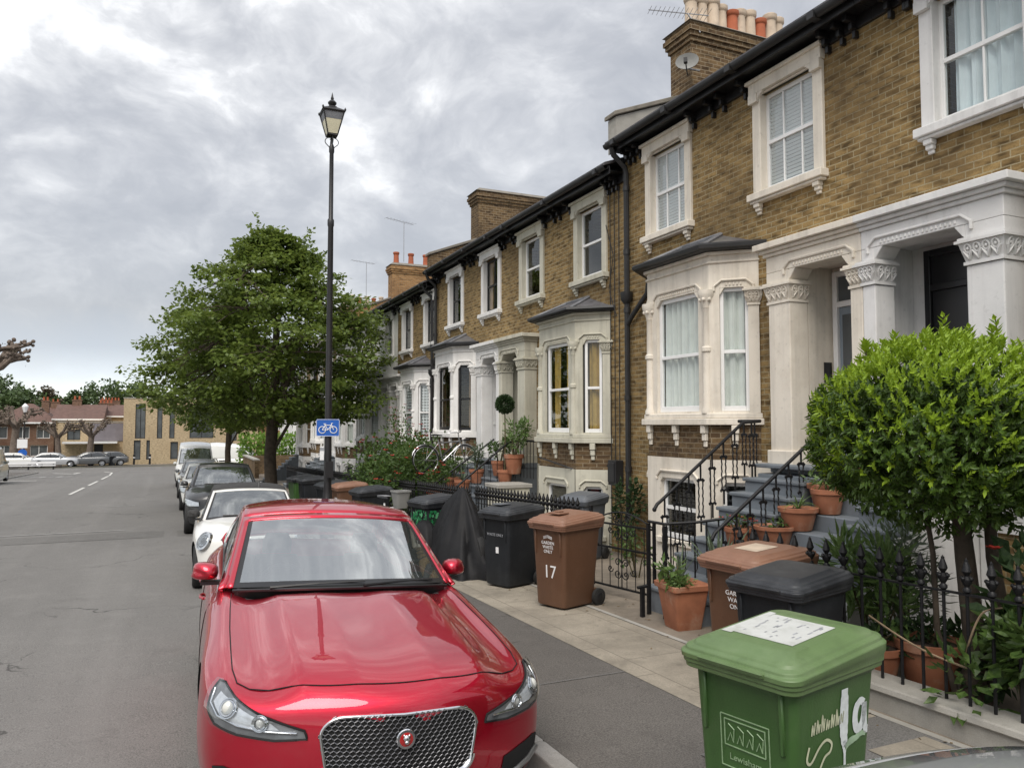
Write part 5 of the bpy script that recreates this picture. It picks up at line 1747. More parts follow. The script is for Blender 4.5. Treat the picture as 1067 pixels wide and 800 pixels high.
wh = make_car('parked_car', 'white hatchback half hidden behind the black tall car', stretch(HATCH, 1.06, 1.08, 1.06), M['paint_white'], level=2, glass=M['windscreen_far'], group='cars parked along the kerb')
dress(wh, 'wide', -.9)
place(wh, 1.25, 28.6, R(-1), R(1.2))

bk = make_car('parked_car', 'dark grey hatchback parked just before the white van', stretch(HATCH, 1.06, 1.08, 1.10), M['paint_grey'], level=2, glass=M['windscreen_far'], group='cars parked along the kerb')
dress(bk, 'wide', -.9)
place(bk, 1.25, 35.2, R(-1), R(1.2))

VAN = dict(
    L=5.2, fx=(-1.65, 1.65), wr=0.34, tw=0.80,
    st=[(-2.25, .80, .30, .92, .74, 1.0, .18, 0, .0),
        (-2.05, .92, .25, 1.02, .82, 1.10, .14, 0, .0),
        (-1.75, .97, .25, 1.10, .86, 1.18, .10, 0, .0),
        (-1.55, .98, .25, 1.15, .88, 1.24, .06, 0, .0),
        (-1.45, .98, .25, 1.18, .89, 1.27, .03, 0, .0),
        (-1.30, .98, .25, 1.18, .89, .8, 0, 1, 0),
        (0.30, .98, .25, 1.18, .89, .7, 0, 1, 0),
        (1.90, .98, .25, 1.18, .89, .8, 0, 1, 0),
        (2.20, .98, .27, 1.18, .89, 1.2, 0, 0, 0),
        (2.40, .97, .30, 1.18, .88, 1.2, 0, 0, 0),
        (2.48, .95, .34, 1.16, .86, 1.18, 0, 0, 0)],
    rail=[(.86, -1.48, 1.16), (.76, -.78, 2.02), (.77, .2, 2.22), (.77, 2.0, 2.22), (.88, 2.46, 1.17)],
    bulge=[(-.22, .05), (-.12, .06), (0, .06), (.0, .06), (.02, .0)], bpillar=.28)
van = make_car('parked_van', 'white high roofed delivery van at the far end of the parked cars', VAN, M['paint_white'], level=2, solid_sides=True, cat='van', group='cars parked along the kerb')
dress(van, 'wide', -1.3)
place(van, 1.35, 45.3, R(-1), R(1.2))

lv = make_car('parked_van', 'pale sage van cut off by the left edge of the picture', stretch(VAN, .95, .98, .98), M['paint_sage'], level=2, solid_sides=True, cat='van')
dress(lv, 'wide', -1.3)
lv.root.location = (-9.75, 54.0, gz(54)); lv.root.rotation_euler = (math.atan(SL), 0, R(180))

# the near car whose rear corner just shows at the bottom right
near = make_car('parked_car', 'pale silver car showing only a corner of its roof at the bottom right edge', stretch(HATCH, 1.04, 1.06, 1.03), M['paint_silver'], level=2, group=None)
place(near, 1.22, -.22, R(0), R(1.0))


def side_van(label, x, y, rz):
    c = make_car('parked_van', label, VAN, M['paint_white'], level=1, solid_sides=True, cat='van')
    c.root.location = (x, y, gz(y)); c.root.rotation_euler = (0, 0, rz)
    # dark plain emblem and lettering strip on the side
    mb = MB()
    for sx in (1, -1):
        mb.lathe([(.22, 0.006), (.22, .012), (.15, .012), (.15, .006)], (sx * .985 - (.0 if sx > 0 else .012), 1.2, 1.0), 20, axis='x', cap=False)
        mb.box(sx * .985, sx * .997, .2, .9, 1.0, 1.08); mb.box(sx * .985, sx * .997, .2, .8, .86, .93)
    mb.build('side_print', M['trim'], c.root)
    return c


side_van('white van side on with a round black emblem, seen behind the thin tree trunk', 4.7, 62, R(70))

far_specs = [
    ('silver saloon parked beneath the pollarded trees across the junction', -10.4, 91.0, M['paint_silver']),
    ('white car behind the low barrier board at the far left across the junction', -13.8, 92.2, M['paint_white']),
    ('grey hatchback by the bins across the junction', -7.6, 91.6, M['paint_grey']),
    ('dark grey car next to the yellow brick building across the junction', -5.9, 92.2, M['paint_grey']),
]
proto = None
for lab, x, y, pt in far_specs:
    c = make_car('parked_car', lab, stretch(HATCH, 1.05, 1.12, 1.04), pt, level=1, group='cars parked across the junction')
    c.root.location = (x, y, gz(y) + .10); c.root.rotation_euler = (0, 0, R(90 if x < -9 else -90))

# ================================================================ wheelie bins
def bin_proto(name, label, body, lid, group, lidk=1.0):
    t = thing(name, label, 'wheelie bin', (0, 0, 0), 0, group)
    mb = MB()
    rings = []
    for z, w, d, r_ in ((.03, .44, .50, .05), (.05, .455, .515, .05), (.50, .495, .575, .05), (.89, .53, .63, .05), (.90, .555, .655, .055), (.965, .56, .665, .055), (.965, .52, .62, .05), (.90, .50, .60, .05)):
        rings.append(rrect(w, d, r_, z, 4, 0, (d - .5) * .18))
    mb.loft(rings, cap1=True)
    # corner ribs and the front comb under the rim
    for x in (-.2, .2):
        mb.hexa([(x - .012, -.29, .62), (x + .012, -.29, .62), (x + .012, -.25, .62), (x - .012, -.25, .62), (x - .012, -.305, .90), (x + .012, -.305, .90), (x + .012, -.26, .90), (x - .012, -.26, .90)])
    # axle housing
    mb.box(-.23, .23, .20, .30, .06, .20)
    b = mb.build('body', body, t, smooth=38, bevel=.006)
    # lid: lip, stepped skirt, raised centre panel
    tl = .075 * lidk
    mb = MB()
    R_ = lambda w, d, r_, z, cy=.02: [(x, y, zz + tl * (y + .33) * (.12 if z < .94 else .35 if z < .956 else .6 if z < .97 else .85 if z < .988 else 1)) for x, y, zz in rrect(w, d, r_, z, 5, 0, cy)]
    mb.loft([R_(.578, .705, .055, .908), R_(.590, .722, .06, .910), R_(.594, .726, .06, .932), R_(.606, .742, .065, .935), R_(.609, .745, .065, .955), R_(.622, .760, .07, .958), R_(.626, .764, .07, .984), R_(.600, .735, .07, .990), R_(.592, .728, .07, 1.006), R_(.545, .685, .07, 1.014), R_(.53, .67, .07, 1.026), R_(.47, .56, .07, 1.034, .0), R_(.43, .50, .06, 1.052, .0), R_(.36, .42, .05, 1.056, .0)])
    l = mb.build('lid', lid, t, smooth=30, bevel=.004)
    mb = MB()
    # grip lip at the front, hinge lugs and the handle bar at the back
    mb.hexa([(-.17, -.37, .962), (.17, -.37, .962), (.17, -.33, .962), (-.17, -.33, .962), (-.17, -.385, .990), (.17, -.385, .990), (.17, -.33, .992), (-.17, -.33, .992)])
    mb.build('lid_grip', lid, l, bevel=.006)
    mb = MB()
    for x in (-.2, 0, .2): mb.tube([(x, .34, .93), (x, .40, 1.0)], .022, 6)
    mb.tube([(-.24, .34, .94), (-.24, .41, 1.0), (.24, .41, 1.0), (.24, .34, .94)], .017, 8)
    mb.build('handle', body, t, smooth=50)
    for sx in (-1, 1):
        mb = MB(); mb.lathe([(.03, -.03), (.075, -.028), (.10, -.02), (.10, .02), (.075, .028), (.03, .03)], (sx * .265, .29, .10), 20, axis='x')
        w = mb.build('wheel', M['rubber'], t, smooth=45)
        mb = MB(); mb.lathe([(.06, sx * .029), (.05, sx * .036), (.02, sx * .036)], (sx * .265, .29, .10), 16, axis='x'); mb.build('hub', M['trim'], w, smooth=45)
    return t


def front_print(t, items, mat, nm='stencil', side=None):
    """lettering on the front (or on a side) of the bin body, following its taper"""
    mb = MB()
    for it in items:
        txt, x, z, size = it[:4]
        def fn(a, b, c, x=x, z=z):
            zz = z + b; f = (zz - .05) / .85
            if side is None: return (x + a, -.258 - .042 * f - .003 - c - (-.0), zz) if False else (x + a, -(.515 + .115 * f) / 2 + (.115 * f + .015) * .18 - .003 - c, zz)
            return (side * (.2275 + .0375 * f + .003 + c), x + a * side, zz)
        put_text(mb, txt, size, fn)
    return mb.build(nm, mat, t, recalc=False)


def at_pave(t, x, y, rz, dz=0.0):
    t.location = (x, y, pz(y) + dz); t.rotation_euler = (math.atan(SL) * 0, 0, R(rz))


G = 'wheelie bins put out along the pavement'
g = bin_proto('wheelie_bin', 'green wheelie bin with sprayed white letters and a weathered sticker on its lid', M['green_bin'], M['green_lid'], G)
at_pave(g, 2.62, 2.80, -77)
g.scale = (1.0, 1.04, .95)
# graffiti on the side that faces down the street
gm = MB()


def sidept(u, z, o=.004):
    f = (z - .05) / .85
    return (-(.2275 + .0375 * f + o), u, z)


SX = 1


def sp(u, z, o=.004):
    f = (z - .05) / .85
    return (SX * (.2275 + .0375 * f + o), u, z)


def ribbon(mb, pts, w, m=0, n=7):
    """sprayed stroke: a soft edged flat ribbon lying on the side"""
    pts2 = catmull([(p[0], p[1], 0) for p in pts], n)
    vs = []
    N_ = len(pts2)
    for i, p in enumerate(pts2):
        t = (pts2[min(i + 1, N_ - 1)] - pts2[max(i - 1, 0)])
        if t.length < 1e-6: t = Vector((1, 0, 0))
        t.normalize(); nx, ny = -t.y, t.x
        ww = (w[int(i / N_ * len(w))] if isinstance(w, (list, tuple)) else w) / 2
        vs += [sp(p.x + nx * ww, p.y + ny * ww), sp(p.x - nx * ww, p.y - ny * ww)]
    mb.add(vs, [(2 * i, 2 * i + 1, 2 * i + 3, 2 * i + 2) for i in range(N_ - 1)], m)


mb = MB()
ribbon(mb, [(.075, 0.855), (.075, 0.795), (.073, 0.715), (.076, 0.635), (.086, 0.585)], [.05, .06, .064, .066, .06, .05, .04])
ribbon(mb, [(.082, 0.615), (.086, 0.495), (.088, 0.355)], [.026, .017, .012, .009])
ribbon(mb, [(.235, 0.755), (.205, 0.770), (.172, 0.745), (.162, 0.690), (.18, 0.645), (.215, 0.655), (.235, 0.710), (.238, 0.755), (.240, 0.675), (.25, 0.630), (.268, 0.625)], [.036, .042, .044, .042, .040, .036])
mb.build('spray_letters', M['spray_white'], g, recalc=False)
mb = MB(); ribbon(mb, [(.085, 0.580), (.125, 0.600), (.17, 0.605), (.215, 0.615), (.25, 0.605)], [.03, .035, .03, .025, .02])
mb.build('spray_haze', M['spray_thin'], g, recalc=False)
mb = MB()
ribbon(mb, [(-.185, 0.655), (-.20, 0.600), (-.17, 0.580), (-.11, 0.635), (-.06, 0.655), (-.02, 0.630), (-.03, 0.595), (-.075, 0.575), (-.13, 0.485), (-.15, 0.385)], .013)
for k in range(7):
    u = -.17 + .036 * k
    ribbon(mb, [(u, .70), (u + .006, .745 + .014 * (k % 3)), (u + .016, .703), (u + .024, .755 - .016 * (k % 2))], .009)
mb.build('marker_scrawl', M['pen_cream'], g, recalc=False)
mb = MB()
for pts in ([(.0, 0.355), (.03, 0.385), (.06, 0.355)], [(.06, 0.335), (.08, 0.395)]): ribbon(mb, pts, .012)
mb.build('marker_scrawl', M['pen_cream'], g, recalc=False)
# council panel on the front


def fp(x, z, o=.003):
    f = (z - .05) / .85
    return (x, -(.515 + .115 * f) / 2 + (.115 * f + .015) * .18 - o, z)


mb = MB()
bx0, bx1, bz0, bz1 = -.115, .135, .48, .72
for a, b in (((bx0, bz0), (bx1, bz0)), ((bx1, bz0), (bx1, bz1)), ((bx1, bz1), (bx0, bz1)), ((bx0, bz1), (bx0, bz0)), ((bx0 + .02, bz0 + .10), (bx1 - .02, bz0 + .10)), ((bx0 + .02, bz1 - .02), (bx1 - .02, bz1 - .02)), ((bx0 + .02, bz0 + .1), (bx0 + .02, bz1 - .02)), ((bx1 - .02, bz0 + .1), (bx1 - .02, bz1 - .02))):
    mb.tube([fp(*a), fp(*b)], .003, 4)
for k in range(4):
    x = bx0 + .05 + k * .05
    mb.tube([fp(x - .015, .60), fp(x, .64), fp(x + .015, .60), fp(x + .02, .66), fp(x - .01, .68)], .003, 4)
put_text(mb, 'Lewisham', .042, lambda a, b, c: fp((bx0 + bx1) / 2 + a, .53 + b, .004 + c))
mb.build('council_print', M['emboss'], g, recalc=False)
# the sticker on the lid
lz = lambda y: 1.0565 + .075 * (y + .33) + .002
mb = MB(); mb.add([(x, y, lz(y) - .0005 + z) for z in (0, .0015) for x, y in ((-.15, -.16), (.17, -.16), (.17, .17), (-.15, .17))], [(3, 2, 1, 0), (4, 5, 6, 7), (0, 1, 5, 4), (1, 2, 6, 5), (2, 3, 7, 6), (3, 0, 4, 7)])
stk = mb.build('sticker', M['paper'], g)
mb = MB(); mb.add([(x, y, lz(y) + z) for z in (.0, .0012) for x, y in ((-.19, -.18), (-.135, -.18), (-.155, .19), (-.19, .19))], [(3, 2, 1, 0), (4, 5, 6, 7), (0, 1, 5, 4), (1, 2, 6, 5), (2, 3, 7, 6), (3, 0, 4, 7)])
mb.build('sticker', M['paper'], g)
mb = MB()
r = random.Random(5)
for k in range(26):
    x = r.uniform(-.12, .14); y = r.uniform(-.13, .13)
    L = r.uniform(.01, .05)
    mb.add([(x, y, lz(y) + .0022), (x + .008, y, lz(y) + .0022), (x + .008, y + L, lz(y + L) + .0022), (x, y + L, lz(y + L) + .0022)], [(0, 1, 2, 3)])
mb.build('sticker_print', M['ink'], g, recalc=False)

bk1 = bin_proto('wheelie_bin', 'dark grey wheelie bin between the green bin and the brown bin by the spiked railing', M['black_bin'], M['black_lid'], G)
at_pave(bk1, 4.14, 4.34, -76)
bk1.scale = (1, 1, .90)
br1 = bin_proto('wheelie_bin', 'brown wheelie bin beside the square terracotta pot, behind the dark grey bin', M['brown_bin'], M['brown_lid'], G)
at_pave(br1, 4.42, 4.99, -82)
br1.scale = (1.05, 1.05, .955)
front_print(br1, [('GARDEN', .06, .73, .055), ('WASTE', .06, .675, .055), ('ONLY', .06, .62, .055)], M['sign_white'])
mb = MB(); mb.add([(x, y, lz(y) + z) for z in (0, .002) for x, y in ((-.10, -.13), (.12, -.13), (.12, .12), (-.10, .12))], [(3, 2, 1, 0), (4, 5, 6, 7), (0, 1, 5, 4), (1, 2, 6, 5), (2, 3, 7, 6), (3, 0, 4, 7)])
mb.build('sticker', M['pot_buff'], br1)

br2 = bin_proto('wheelie_bin', 'brown wheelie bin with a white number 17 standing by the open iron gate', M['brown_bin'], M['brown_lid'], G)
at_pave(br2, 4.32, 8.12, -72)
front_print(br2, [('GARDEN', -.0, .755, .052), ('WASTE', -.0, .705, .052), ('ONLY', -.0, .655, .052)], M['sign_white'], 'stencil')
mb = MB()
for k in range(3): mb.tube([fp(-.07, .80 + .012 * k), fp(.0, .82 + .012 * k), fp(.07, .80 + .012 * k)], .003, 4)
mb.build('stencil', M['sign_white'], br2)
front_print(br2, [('17', .02, .42, .21)], M['sign_white'], 'house_number')
mb = MB(); mb.box(-.06, .12, -.22, -.05, 1.082, 1.100); mb.box(-.02, .06, -.16, -.08, 1.101, 1.118); mb.build('lid_label', M['brown_lid'], br2, bevel=.004)
bk2 = bin_proto('wheelie_bin', 'black wheelie bin beside the covered motorcycle and the brown bin numbered 17', M['black_bin'], M['black_lid'], G)
at_pave(bk2, 4.28, 9.62, -70)
front_print(bk2, [('WASTE ONLY', 0, .70, .05)], M['ink'], 'stencil')
mb = MB(); mb.box(-.02, .03, -.003, .003, -.04, .04); mb.v = [fp(x + .03, .50 + z, .004 + y) for x, y, z in mb.v]; mb.build('badge', M['sign_white'], bk2)
mb = MB(); mb.box(-.16, .02, -.2, .0, 1.085, 1.096); mb.build('lid_label', M['grey_bin'], bk2, bevel=.004)

# grey bin inside the garden behind the gate
gy = bin_proto('wheelie_bin', 'pale grey wheelie bin inside the front garden behind the spiked railing', M['grey_bin'], M['grey_bin'], G)
gy.location = (6.25, 11.15, pz(11.15)); gy.rotation_euler = (0, 0, R(-62))
# far bins by the lamp post
far_bin = bin_proto('wheelie_bin', 'black wheelie bin beyond the lamp post, left of the brown one', M['black_bin'], M['black_lid'], G)
at_pave(far_bin, 3.55, 18.3, -80)
f2 = copy_tree(br1); f2.scale = (1, 1, 1); f2['label'] = 'brown wheelie bin beyond the lamp post, between two black bins'
at_pave(f2, 3.75, 17.5, -85)
for ch in list(f2.children):
    if ch.name.startswith('sticker'): bpy.data.objects.remove(ch)
f3 = copy_tree(far_bin); f3['label'] = 'black wheelie bin right of the lamp post under the rose bush'
at_pave(f3, 3.75, 15.4, -80)
dark_green_bin = bin_proto('wheelie_bin', 'dark green wheelie bin beside the big tree trunk', M['leaf_dark'] if False else M['green_bin'], M['black_lid'], G)
at_pave(dark_green_bin, 3.5, 22.5, -80)
f5 = copy_tree(far_bin); f5['label'] = 'black wheelie bin between the tree trunk and the lamp post, farthest of the black ones'
at_pave(f5, 3.6, 21.4, -85)

# bin wrapped in a printed ivy cover
wr = bin_proto('wheelie_bin', 'wheelie bin wrapped in a green ivy leaf print with a black lid', M['black_bin'], M['black_lid'], G)
at_pave(wr, 3.98, 12.0, -76)
iv = MB(); r = random.Random(11)
for face in range(3):
    for k in range(230):
        u = r.uniform(-.26, .26); z = r.uniform(.06, .86)
        f = (z - .05) / .85
        hw = .2275 + .0375 * f; hd = (.515 + .115 * f) / 2
        q = r.uniform(0, 6.28); s = r.uniform(.02, .04)
        pts = [(s * 1.3 * math.cos(q + a) * m_, s * 1.3 * math.sin(q + a) * m_) for a, m_ in ((0, 1.2), (.6, .5), (1.3, .95), (2.2, .5), (3.14, .35), (4.1, .5), (5, .95), (5.7, .5))]
        o = .004 + .0008 * (k % 8)
        if face == 0:
            P_ = [fp(min(.24, max(-.24, u + a)), min(.88, max(.05, z + b)), o) for a, b in pts]
        else:
            sg = 1 if face == 1 else -1
            P_ = [(sg * (hw + o), min(hd, max(-hd, u + a)) * .98, min(.88, max(.05, z + b))) for a, b in pts]
        iv.add(P_, [tuple(range(8))], r.choice((0, 1, 1, 2)))
ivo = iv.build('leaf_print', [mk('ivy_print_dark', (.01, .05, .02), .5), mk('ivy_print_green', (.02, .20, .07), .5), mk('ivy_print_pale', (.10, .34, .16), .5)], wr, recalc=False)

# ================================================================ covered motorcycle
t = thing('covered_motorcycle', 'motorcycle under a black rain cover, peaked in the middle, behind the black bin', 'motorcycle', (4.08, 11.05, pz(11.05)))
mb = MB()
nu = 64; nv = 16
r = random.Random(2)
rows = []
for j in range(nv + 1):
    v = j / nv
    ring = []
    for i in range(nu):
        a = 2 * PI * i / nu
        # footprint along the pavement, peak over the handlebars
        ex, ey = .58, 1.02
        cx_, cy_ = 0.05 * (1 - v), .12 * (1 - v)
        prof = [(0, 1.0), (.12, .96), (.3, .80), (.55, .56), (.8, .25), (1, 0)]
        t_ = 1 - v
        rad = t_ ** 0.8 if t_ > 0 else 0
        fold = 1 + (.09 * math.sin(5 * a + 1.2 + 1.5 * math.sin(3 * v)) + .07 * math.sin(11 * a + 3 * v) + .04 * math.sin(19 * a - 4 * v) + .05 * math.sin(9 * v + 3 * a)) * (1 - v * .6)
        hump = .18 * math.exp(-((math.sin(a) - 0.9) / .4) ** 2) * math.sin(PI * v)
        x = cx_ + ex * rad * math.cos(a) * fold
        y = cy_ - .12 + ey * rad * math.sin(a) * fold
        z = 1.27 * v ** 1.0 * (1 - .0 * math.sin(a)) + hump
        ring.append((x, y, z))
    rows.append(ring)
mb.loft(rows, cap0=False)
mb.build('rain_cover', M['tarp'], t, smooth=75)
for yy in (-.55, .55):
    mb = MB(); mb.lathe([(.30, -.05), (.32, 0), (.30, .05), (.2, .03), (.2, -.03)], (0.05, yy, .32), 20, axis='x'); mb.build('wheel', M['rubber'], t, smooth=50)
t2 = thing('covered_scooter', 'low rounded black cover over a small scooter, left of the peaked cover', 'scooter', (3.75, 11.75, pz(11.7)))
mb = MB()
rows = []
for j in range(9):
    v = j / 8; rows.append([(.26 * math.cos(v * 1.5) * math.cos(2 * PI * i / 28) * (1 + .05 * math.sin(5 * 2 * PI * i / 28)), .42 * math.cos(v * 1.5) * math.sin(2 * PI * i / 28) * (1 + .06 * math.sin(9 * 2 * PI * i / 28)), .72 * math.sin(v * 1.57)) for i in range(28)])
mb.loft(rows); mb.build('rain_cover', M['tarp'], t2, smooth=75)

# ================================================================ street lamp and cycle sign
def lshrink(mb, k=.74):
    mb.v = [(x * k, y * k, 7.34 + (z - 7.15) * k) for x, y, z in mb.v]
    return mb



t = thing('street_lamp', 'tall black heritage street lamp with a four sided lantern', 'street lamp', (2.55, 13.55, pz(13.55) - .14))
mb = MB()
mb.lathe([(.16, -.1), (.16, .25), (.13, .30), (.11, .9), (.125, .95), (.125, 1.02), (.080, 1.1), (.068, 1.3), (.054, 3.5), (.048, 5.9), (.058, 5.93), (.058, 6.02), (.040, 6.05), (.037, 7.22), (.048, 7.25), (.048, 7.33), (.03, 7.38)], (0, 0, 0), 18)
mb.build('post', M['lamp_black'], t, smooth=35)
mb = MB()
zb, zt = 7.42, 7.96
lo, hi = .115, .245
C4 = [(-1, -1), (1, -1), (1, 1), (-1, 1)]
for sx, sy in C4:
    mb.tube([(sx * lo, sy * lo, zb), (sx * hi, sy * hi, zt)], .016, 5)
for zz, h_, m_ in ((zb, lo, .02), (zt, hi, .022)):
    mb.tube([(sx * h_, sy * h_, zz) for sx, sy in C4], m_, 6, closed=True)
for k in range(8):
    a = PI / 4 * k
    if k % 2 == 0:
        pts = [(.04 * math.cos(a), .04 * math.sin(a), 7.12)] + [(.05 * math.cos(a) + .11 * math.cos(a) * math.sin(q), .05 * math.sin(a) + .11 * math.sin(a) * math.sin(q), 7.27 + .10 * -math.cos(q)) for q in frange(.6, 4.2, .4)]
        mb.tube(pts, .011, 5)
mb.tube([(0, 0, 7.1), (0, 0, 7.42)], .02, 6)
mb.box(-.10, .10, -.10, .10, 7.395, 7.44)
lshrink(mb).build('lantern_frame', M['lamp_black'], t, smooth=35)
mb = MB()
for q in range(4):
    (ax_, ay_), (bx_, by_) = C4[q], C4[(q + 1) % 4]
    f0, f1 = .06, .66
    L_ = lambda f: lo + (hi - lo) * f
    mb.add([(ax_ * L_(f0) * .96, ay_ * L_(f0) * .96, zb + (zt - zb) * f0), (bx_ * L_(f0) * .96, by_ * L_(f0) * .96, zb + (zt - zb) * f0), (bx_ * L_(f1) * .96, by_ * L_(f1) * .96, zb + (zt - zb) * f1), (ax_ * L_(f1) * .96, ay_ * L_(f1) * .96, zb + (zt - zb) * f1)], [(0, 1, 2, 3)])
lshrink(mb).build('lantern_pane', M['lantern_white'], t, recalc=False)
mb = MB()
L0, L1 = lo + (hi - lo) * .66, hi
mb.loft([[(sx * L0 * .97, sy * L0 * .97, zb + (zt - zb) * .66) for sx, sy in C4], [(sx * L1 * .97, sy * L1 * .97, zt) for sx, sy in C4]])
lshrink(mb).build('lantern_hood', M['lead'], t)
mb = MB()
mb.loft([[(sx * .275, sy * .275, zt + .01) for sx, sy in C4], [(sx * .27, sy * .27, zt + .03) for sx, sy in C4], [(sx * .10, sy * .10, zt + .14) for sx, sy in C4], [(sx * .085, sy * .085, zt + .17) for sx, sy in C4]])
for sx, sy in C4: mb.lathe([(.02, 0), (.026, .03), (.006, .07)], (sx * .262, sy * .262, zt + .02), 8)
mb.lathe([(.085, .17), (.06, .19), (.10, .24), (.105, .27), (.06, .32), (.03, .34), (.04, .37), (.025, .42), (.004, .52)], (0, 0, zt), 14)
lshrink(mb).build('lantern_roof', M['lamp_black'], t, smooth=35)
mb = MB(); mb.box(-.07, .07, -.14, -.11, 1.5, 1.78)
mb.build('service_plate', M['lamp_black'], t)

t = thing('cycle_sign', 'small blue sign with a white bicycle, clamped to the black lamp post', 'sign', (2.55, 13.55, pz(13.55) + 2.22), R(-14))
mb = MB(); mb.loft([[(x, -.085, z) for x, z, _ in rrect(.40, .30, .03, 0, 4)], [(x, -.078, z) for x, z, _ in rrect(.40, .30, .03, 0, 4)]])
mb.build('sign_plate', M['sign_blue'], t)
mb = MB(); mb.loft([[(x, -.0775, z) for x, z, _ in rrect(.40, .30, .03, 0, 4)], [(x, -.070, z) for x, z, _ in rrect(.40, .30, .03, 0, 4)]])
mb.build('sign_back', M['plant_pot_grey'], t)
mb = MB()
bd = [(x, -.087, z) for x, z, _ in rrect(.385, .285, .025, 0, 4)]
mb.tube(bd, .004, 4, closed=True)
for cx_ in (-.095, .095): mb.tube([(cx_ + .058 * math.cos(q), -.088, -.035 + .058 * math.sin(q)) for q in frange(0, 6.0, .3)], .0075, 4, closed=True)
for a, b in (((-.095, -.035), (-.045, .045)), ((-.045, .045), (.06, .045)), ((-.045, .045), (.0, -.035)), ((0, -.035), (.06, .045)), ((-.095, -.035), (0, -.035)), ((.095, -.035), (.055, .075)), ((.055, .075), (.085, .08)), ((-.055, .065), (-.045, .045)), ((-.075, .068), (-.03, .068))):
    mb.tube([(a[0], -.088, a[1]), (b[0], -.088, b[1])], .0075, 4)
mb.build('cycle_symbol', M['sign_white'], t)
mb = MB(); mb.box(-.025, .025, -.07, .09, .06, .10); mb.box(-.025, .025, -.07, .09, -.10, -.06)
mb.build('clamp', M['steel'], t)
t = thing('notice_plate', 'narrow white notice strapped to the lamp post below the blue cycle sign', 'sign', (2.55, 13.55, pz(13.55) + 1.78), R(-14))
mb = MB(); mb.box(-.13, -.06, -.095, -.089, -.12, .12); mb.build('plate', M['sign_white'], t, bevel=.003)
mb = MB(); mb.box(-.13, -.06, -.0955, -.0952, .04, .10); mb.build('print', M['ink'], t)

# ================================================================ railings, gates, handrails


def picket_mesh(h, spear=True, r_=.011):
    mb = MB()
    mb.lathe([(r_, 0), (r_, h)], (0, 0, 0), 8)
    if spear:
        mb.lathe([(r_, h - .22), (.026, h - .205), (.026, h - .19), (.014, h - .175), (.034, h - .14), (.034, h - .125), (.013, h - .105), (.030, h - .075), (.022, h - .045), (.003, h + .01)], (0, 0, 0), 9)
        for k in range(4):
            a = PI / 2 * k
            mb.ball((.034 * math.cos(a), .034 * math.sin(a), h - .12), .014, 5)
    else:
        mb.lathe([(r_, h - .07), (.022, h - .05), (.018, h - .03), (.003, h)], (0, 0, 0), 8)
    return mb


def railing(label, x, y0, y1, base, h, pitch, group=None, plinth=None, rails=(.10, .78), mat=None, x1=None, name='iron_railing'):
    """straight run along the street; y0 < y1; base(y) gives its foot"""
    t = thing(name, label, 'railing', (x, y0, base(y0)), 0, group)
    ox, oy, oz = x, y0, base(y0)
    xx = x if x1 is None else x1
    n = max(2, int((y1 - y0) / pitch))
    f = lambda k: (x + (xx - x) * k / n, y0 + (y1 - y0) * k / n)
    mb = MB()
    for hr in rails:
        a = (0, 0, hr); b = (xx - ox, y1 - oy, base(y1) - oz + hr)
        d = Vector((b[0] - a[0], b[1] - a[1], 0)).normalized(); nn = Vector((d.y, -d.x, 0)) * .016
        mb.hexa([Vector(a) - nn, Vector(a) + nn, Vector(b) + nn, Vector(b) - nn,
                 Vector(a) - nn + Vector((0, 0, .012)), Vector(a) + nn + Vector((0, 0, .012)), Vector(b) + nn + Vector((0, 0, .012)), Vector(b) - nn + Vector((0, 0, .012))])
    mb.build('rail', mat or M['iron'], t)
    first = None
    for k in range(n + 1):
        px, py = f(k)
        if first is None:
            first = picket_mesh(h).build('picket', mat or M['iron'], t, smooth=40)
            o = first
        else:
            o = first.copy(); COL.objects.link(o); o.parent = t
        o.location = (px - ox, py - oy, base(py) - oz)
    return t


RG = 'spiked iron railings in front of the houses'
# low garden wall with coping, house A
t = thing('garden_wall', 'low rendered garden wall with a pale coping under the near railing', 'wall', (4.72, 2.6, pz(2.6)))
t['_off'] = [4.72, 2.6, pz(2.6)]
mb = MB()
for a, b in ((-1.2, 5.6),):
    mb.hexa([(4.60, a, pz(a) - .3), (4.86, a, pz(a) - .3), (4.86, b, pz(b) - .3), (4.60, b, pz(b) - .3), (4.60, a, pz(a) + .14), (4.86, a, pz(a) + .14), (4.86, b, pz(b) + .14), (4.60, b, pz(b) + .14)])
mb.build('wall', M['concrete'], t)
mb = MB(); a, b = -1.2, 5.62
mb.hexa([(4.57, a, pz(a) + .141), (4.89, a, pz(a) + .141), (4.89, b, pz(b) + .141), (4.57, b, pz(b) + .141), (4.585, a, pz(a) + .19), (4.875, a, pz(a) + .19), (4.875, b, pz(b) + .19), (4.585, b, pz(b) + .19)])
mb.build('coping', M['concrete'], t, bevel=.01)
railing('near black railing with spear heads on the low wall beside the round bay tree', 4.74, -1.1, 5.55, lambda y: pz(y) + .19, .93, .165, RG, rails=(.70,))
# B: plain rail with turned-in end beside the gate, C and D spear railings
railing('spiked black railing between the open gate and the covered motorcycle', 4.95, 8.95, 12.6, lambda y: pz(y) + .02, 1.16, .125, RG, rails=(.16, .86))
railing('spiked black railing behind the ivy wrapped bin, in front of the rose bush', 4.95, 12.95, 16.0, lambda y: pz(y) + .02, 1.12, .13, RG, rails=(.16, .84))
railing('farther spiked railing below the rose bush by the lamp post', 4.95, 16.3, 21.4, lambda y: pz(y) + .02, 1.10, .14, RG, rails=(.16, .84))
railing('black railing in front of the white house, beyond the lamp post', 4.95, 21.7, 26.4, lambda y: pz(y) + .02, 1.08, .15, RG, rails=(.16, .84))
railing('far black railing past the big tree', 4.95, 26.8, 36.0, lambda y: pz(y) + .02, 1.05, .19, RG, rails=(.16, .84))


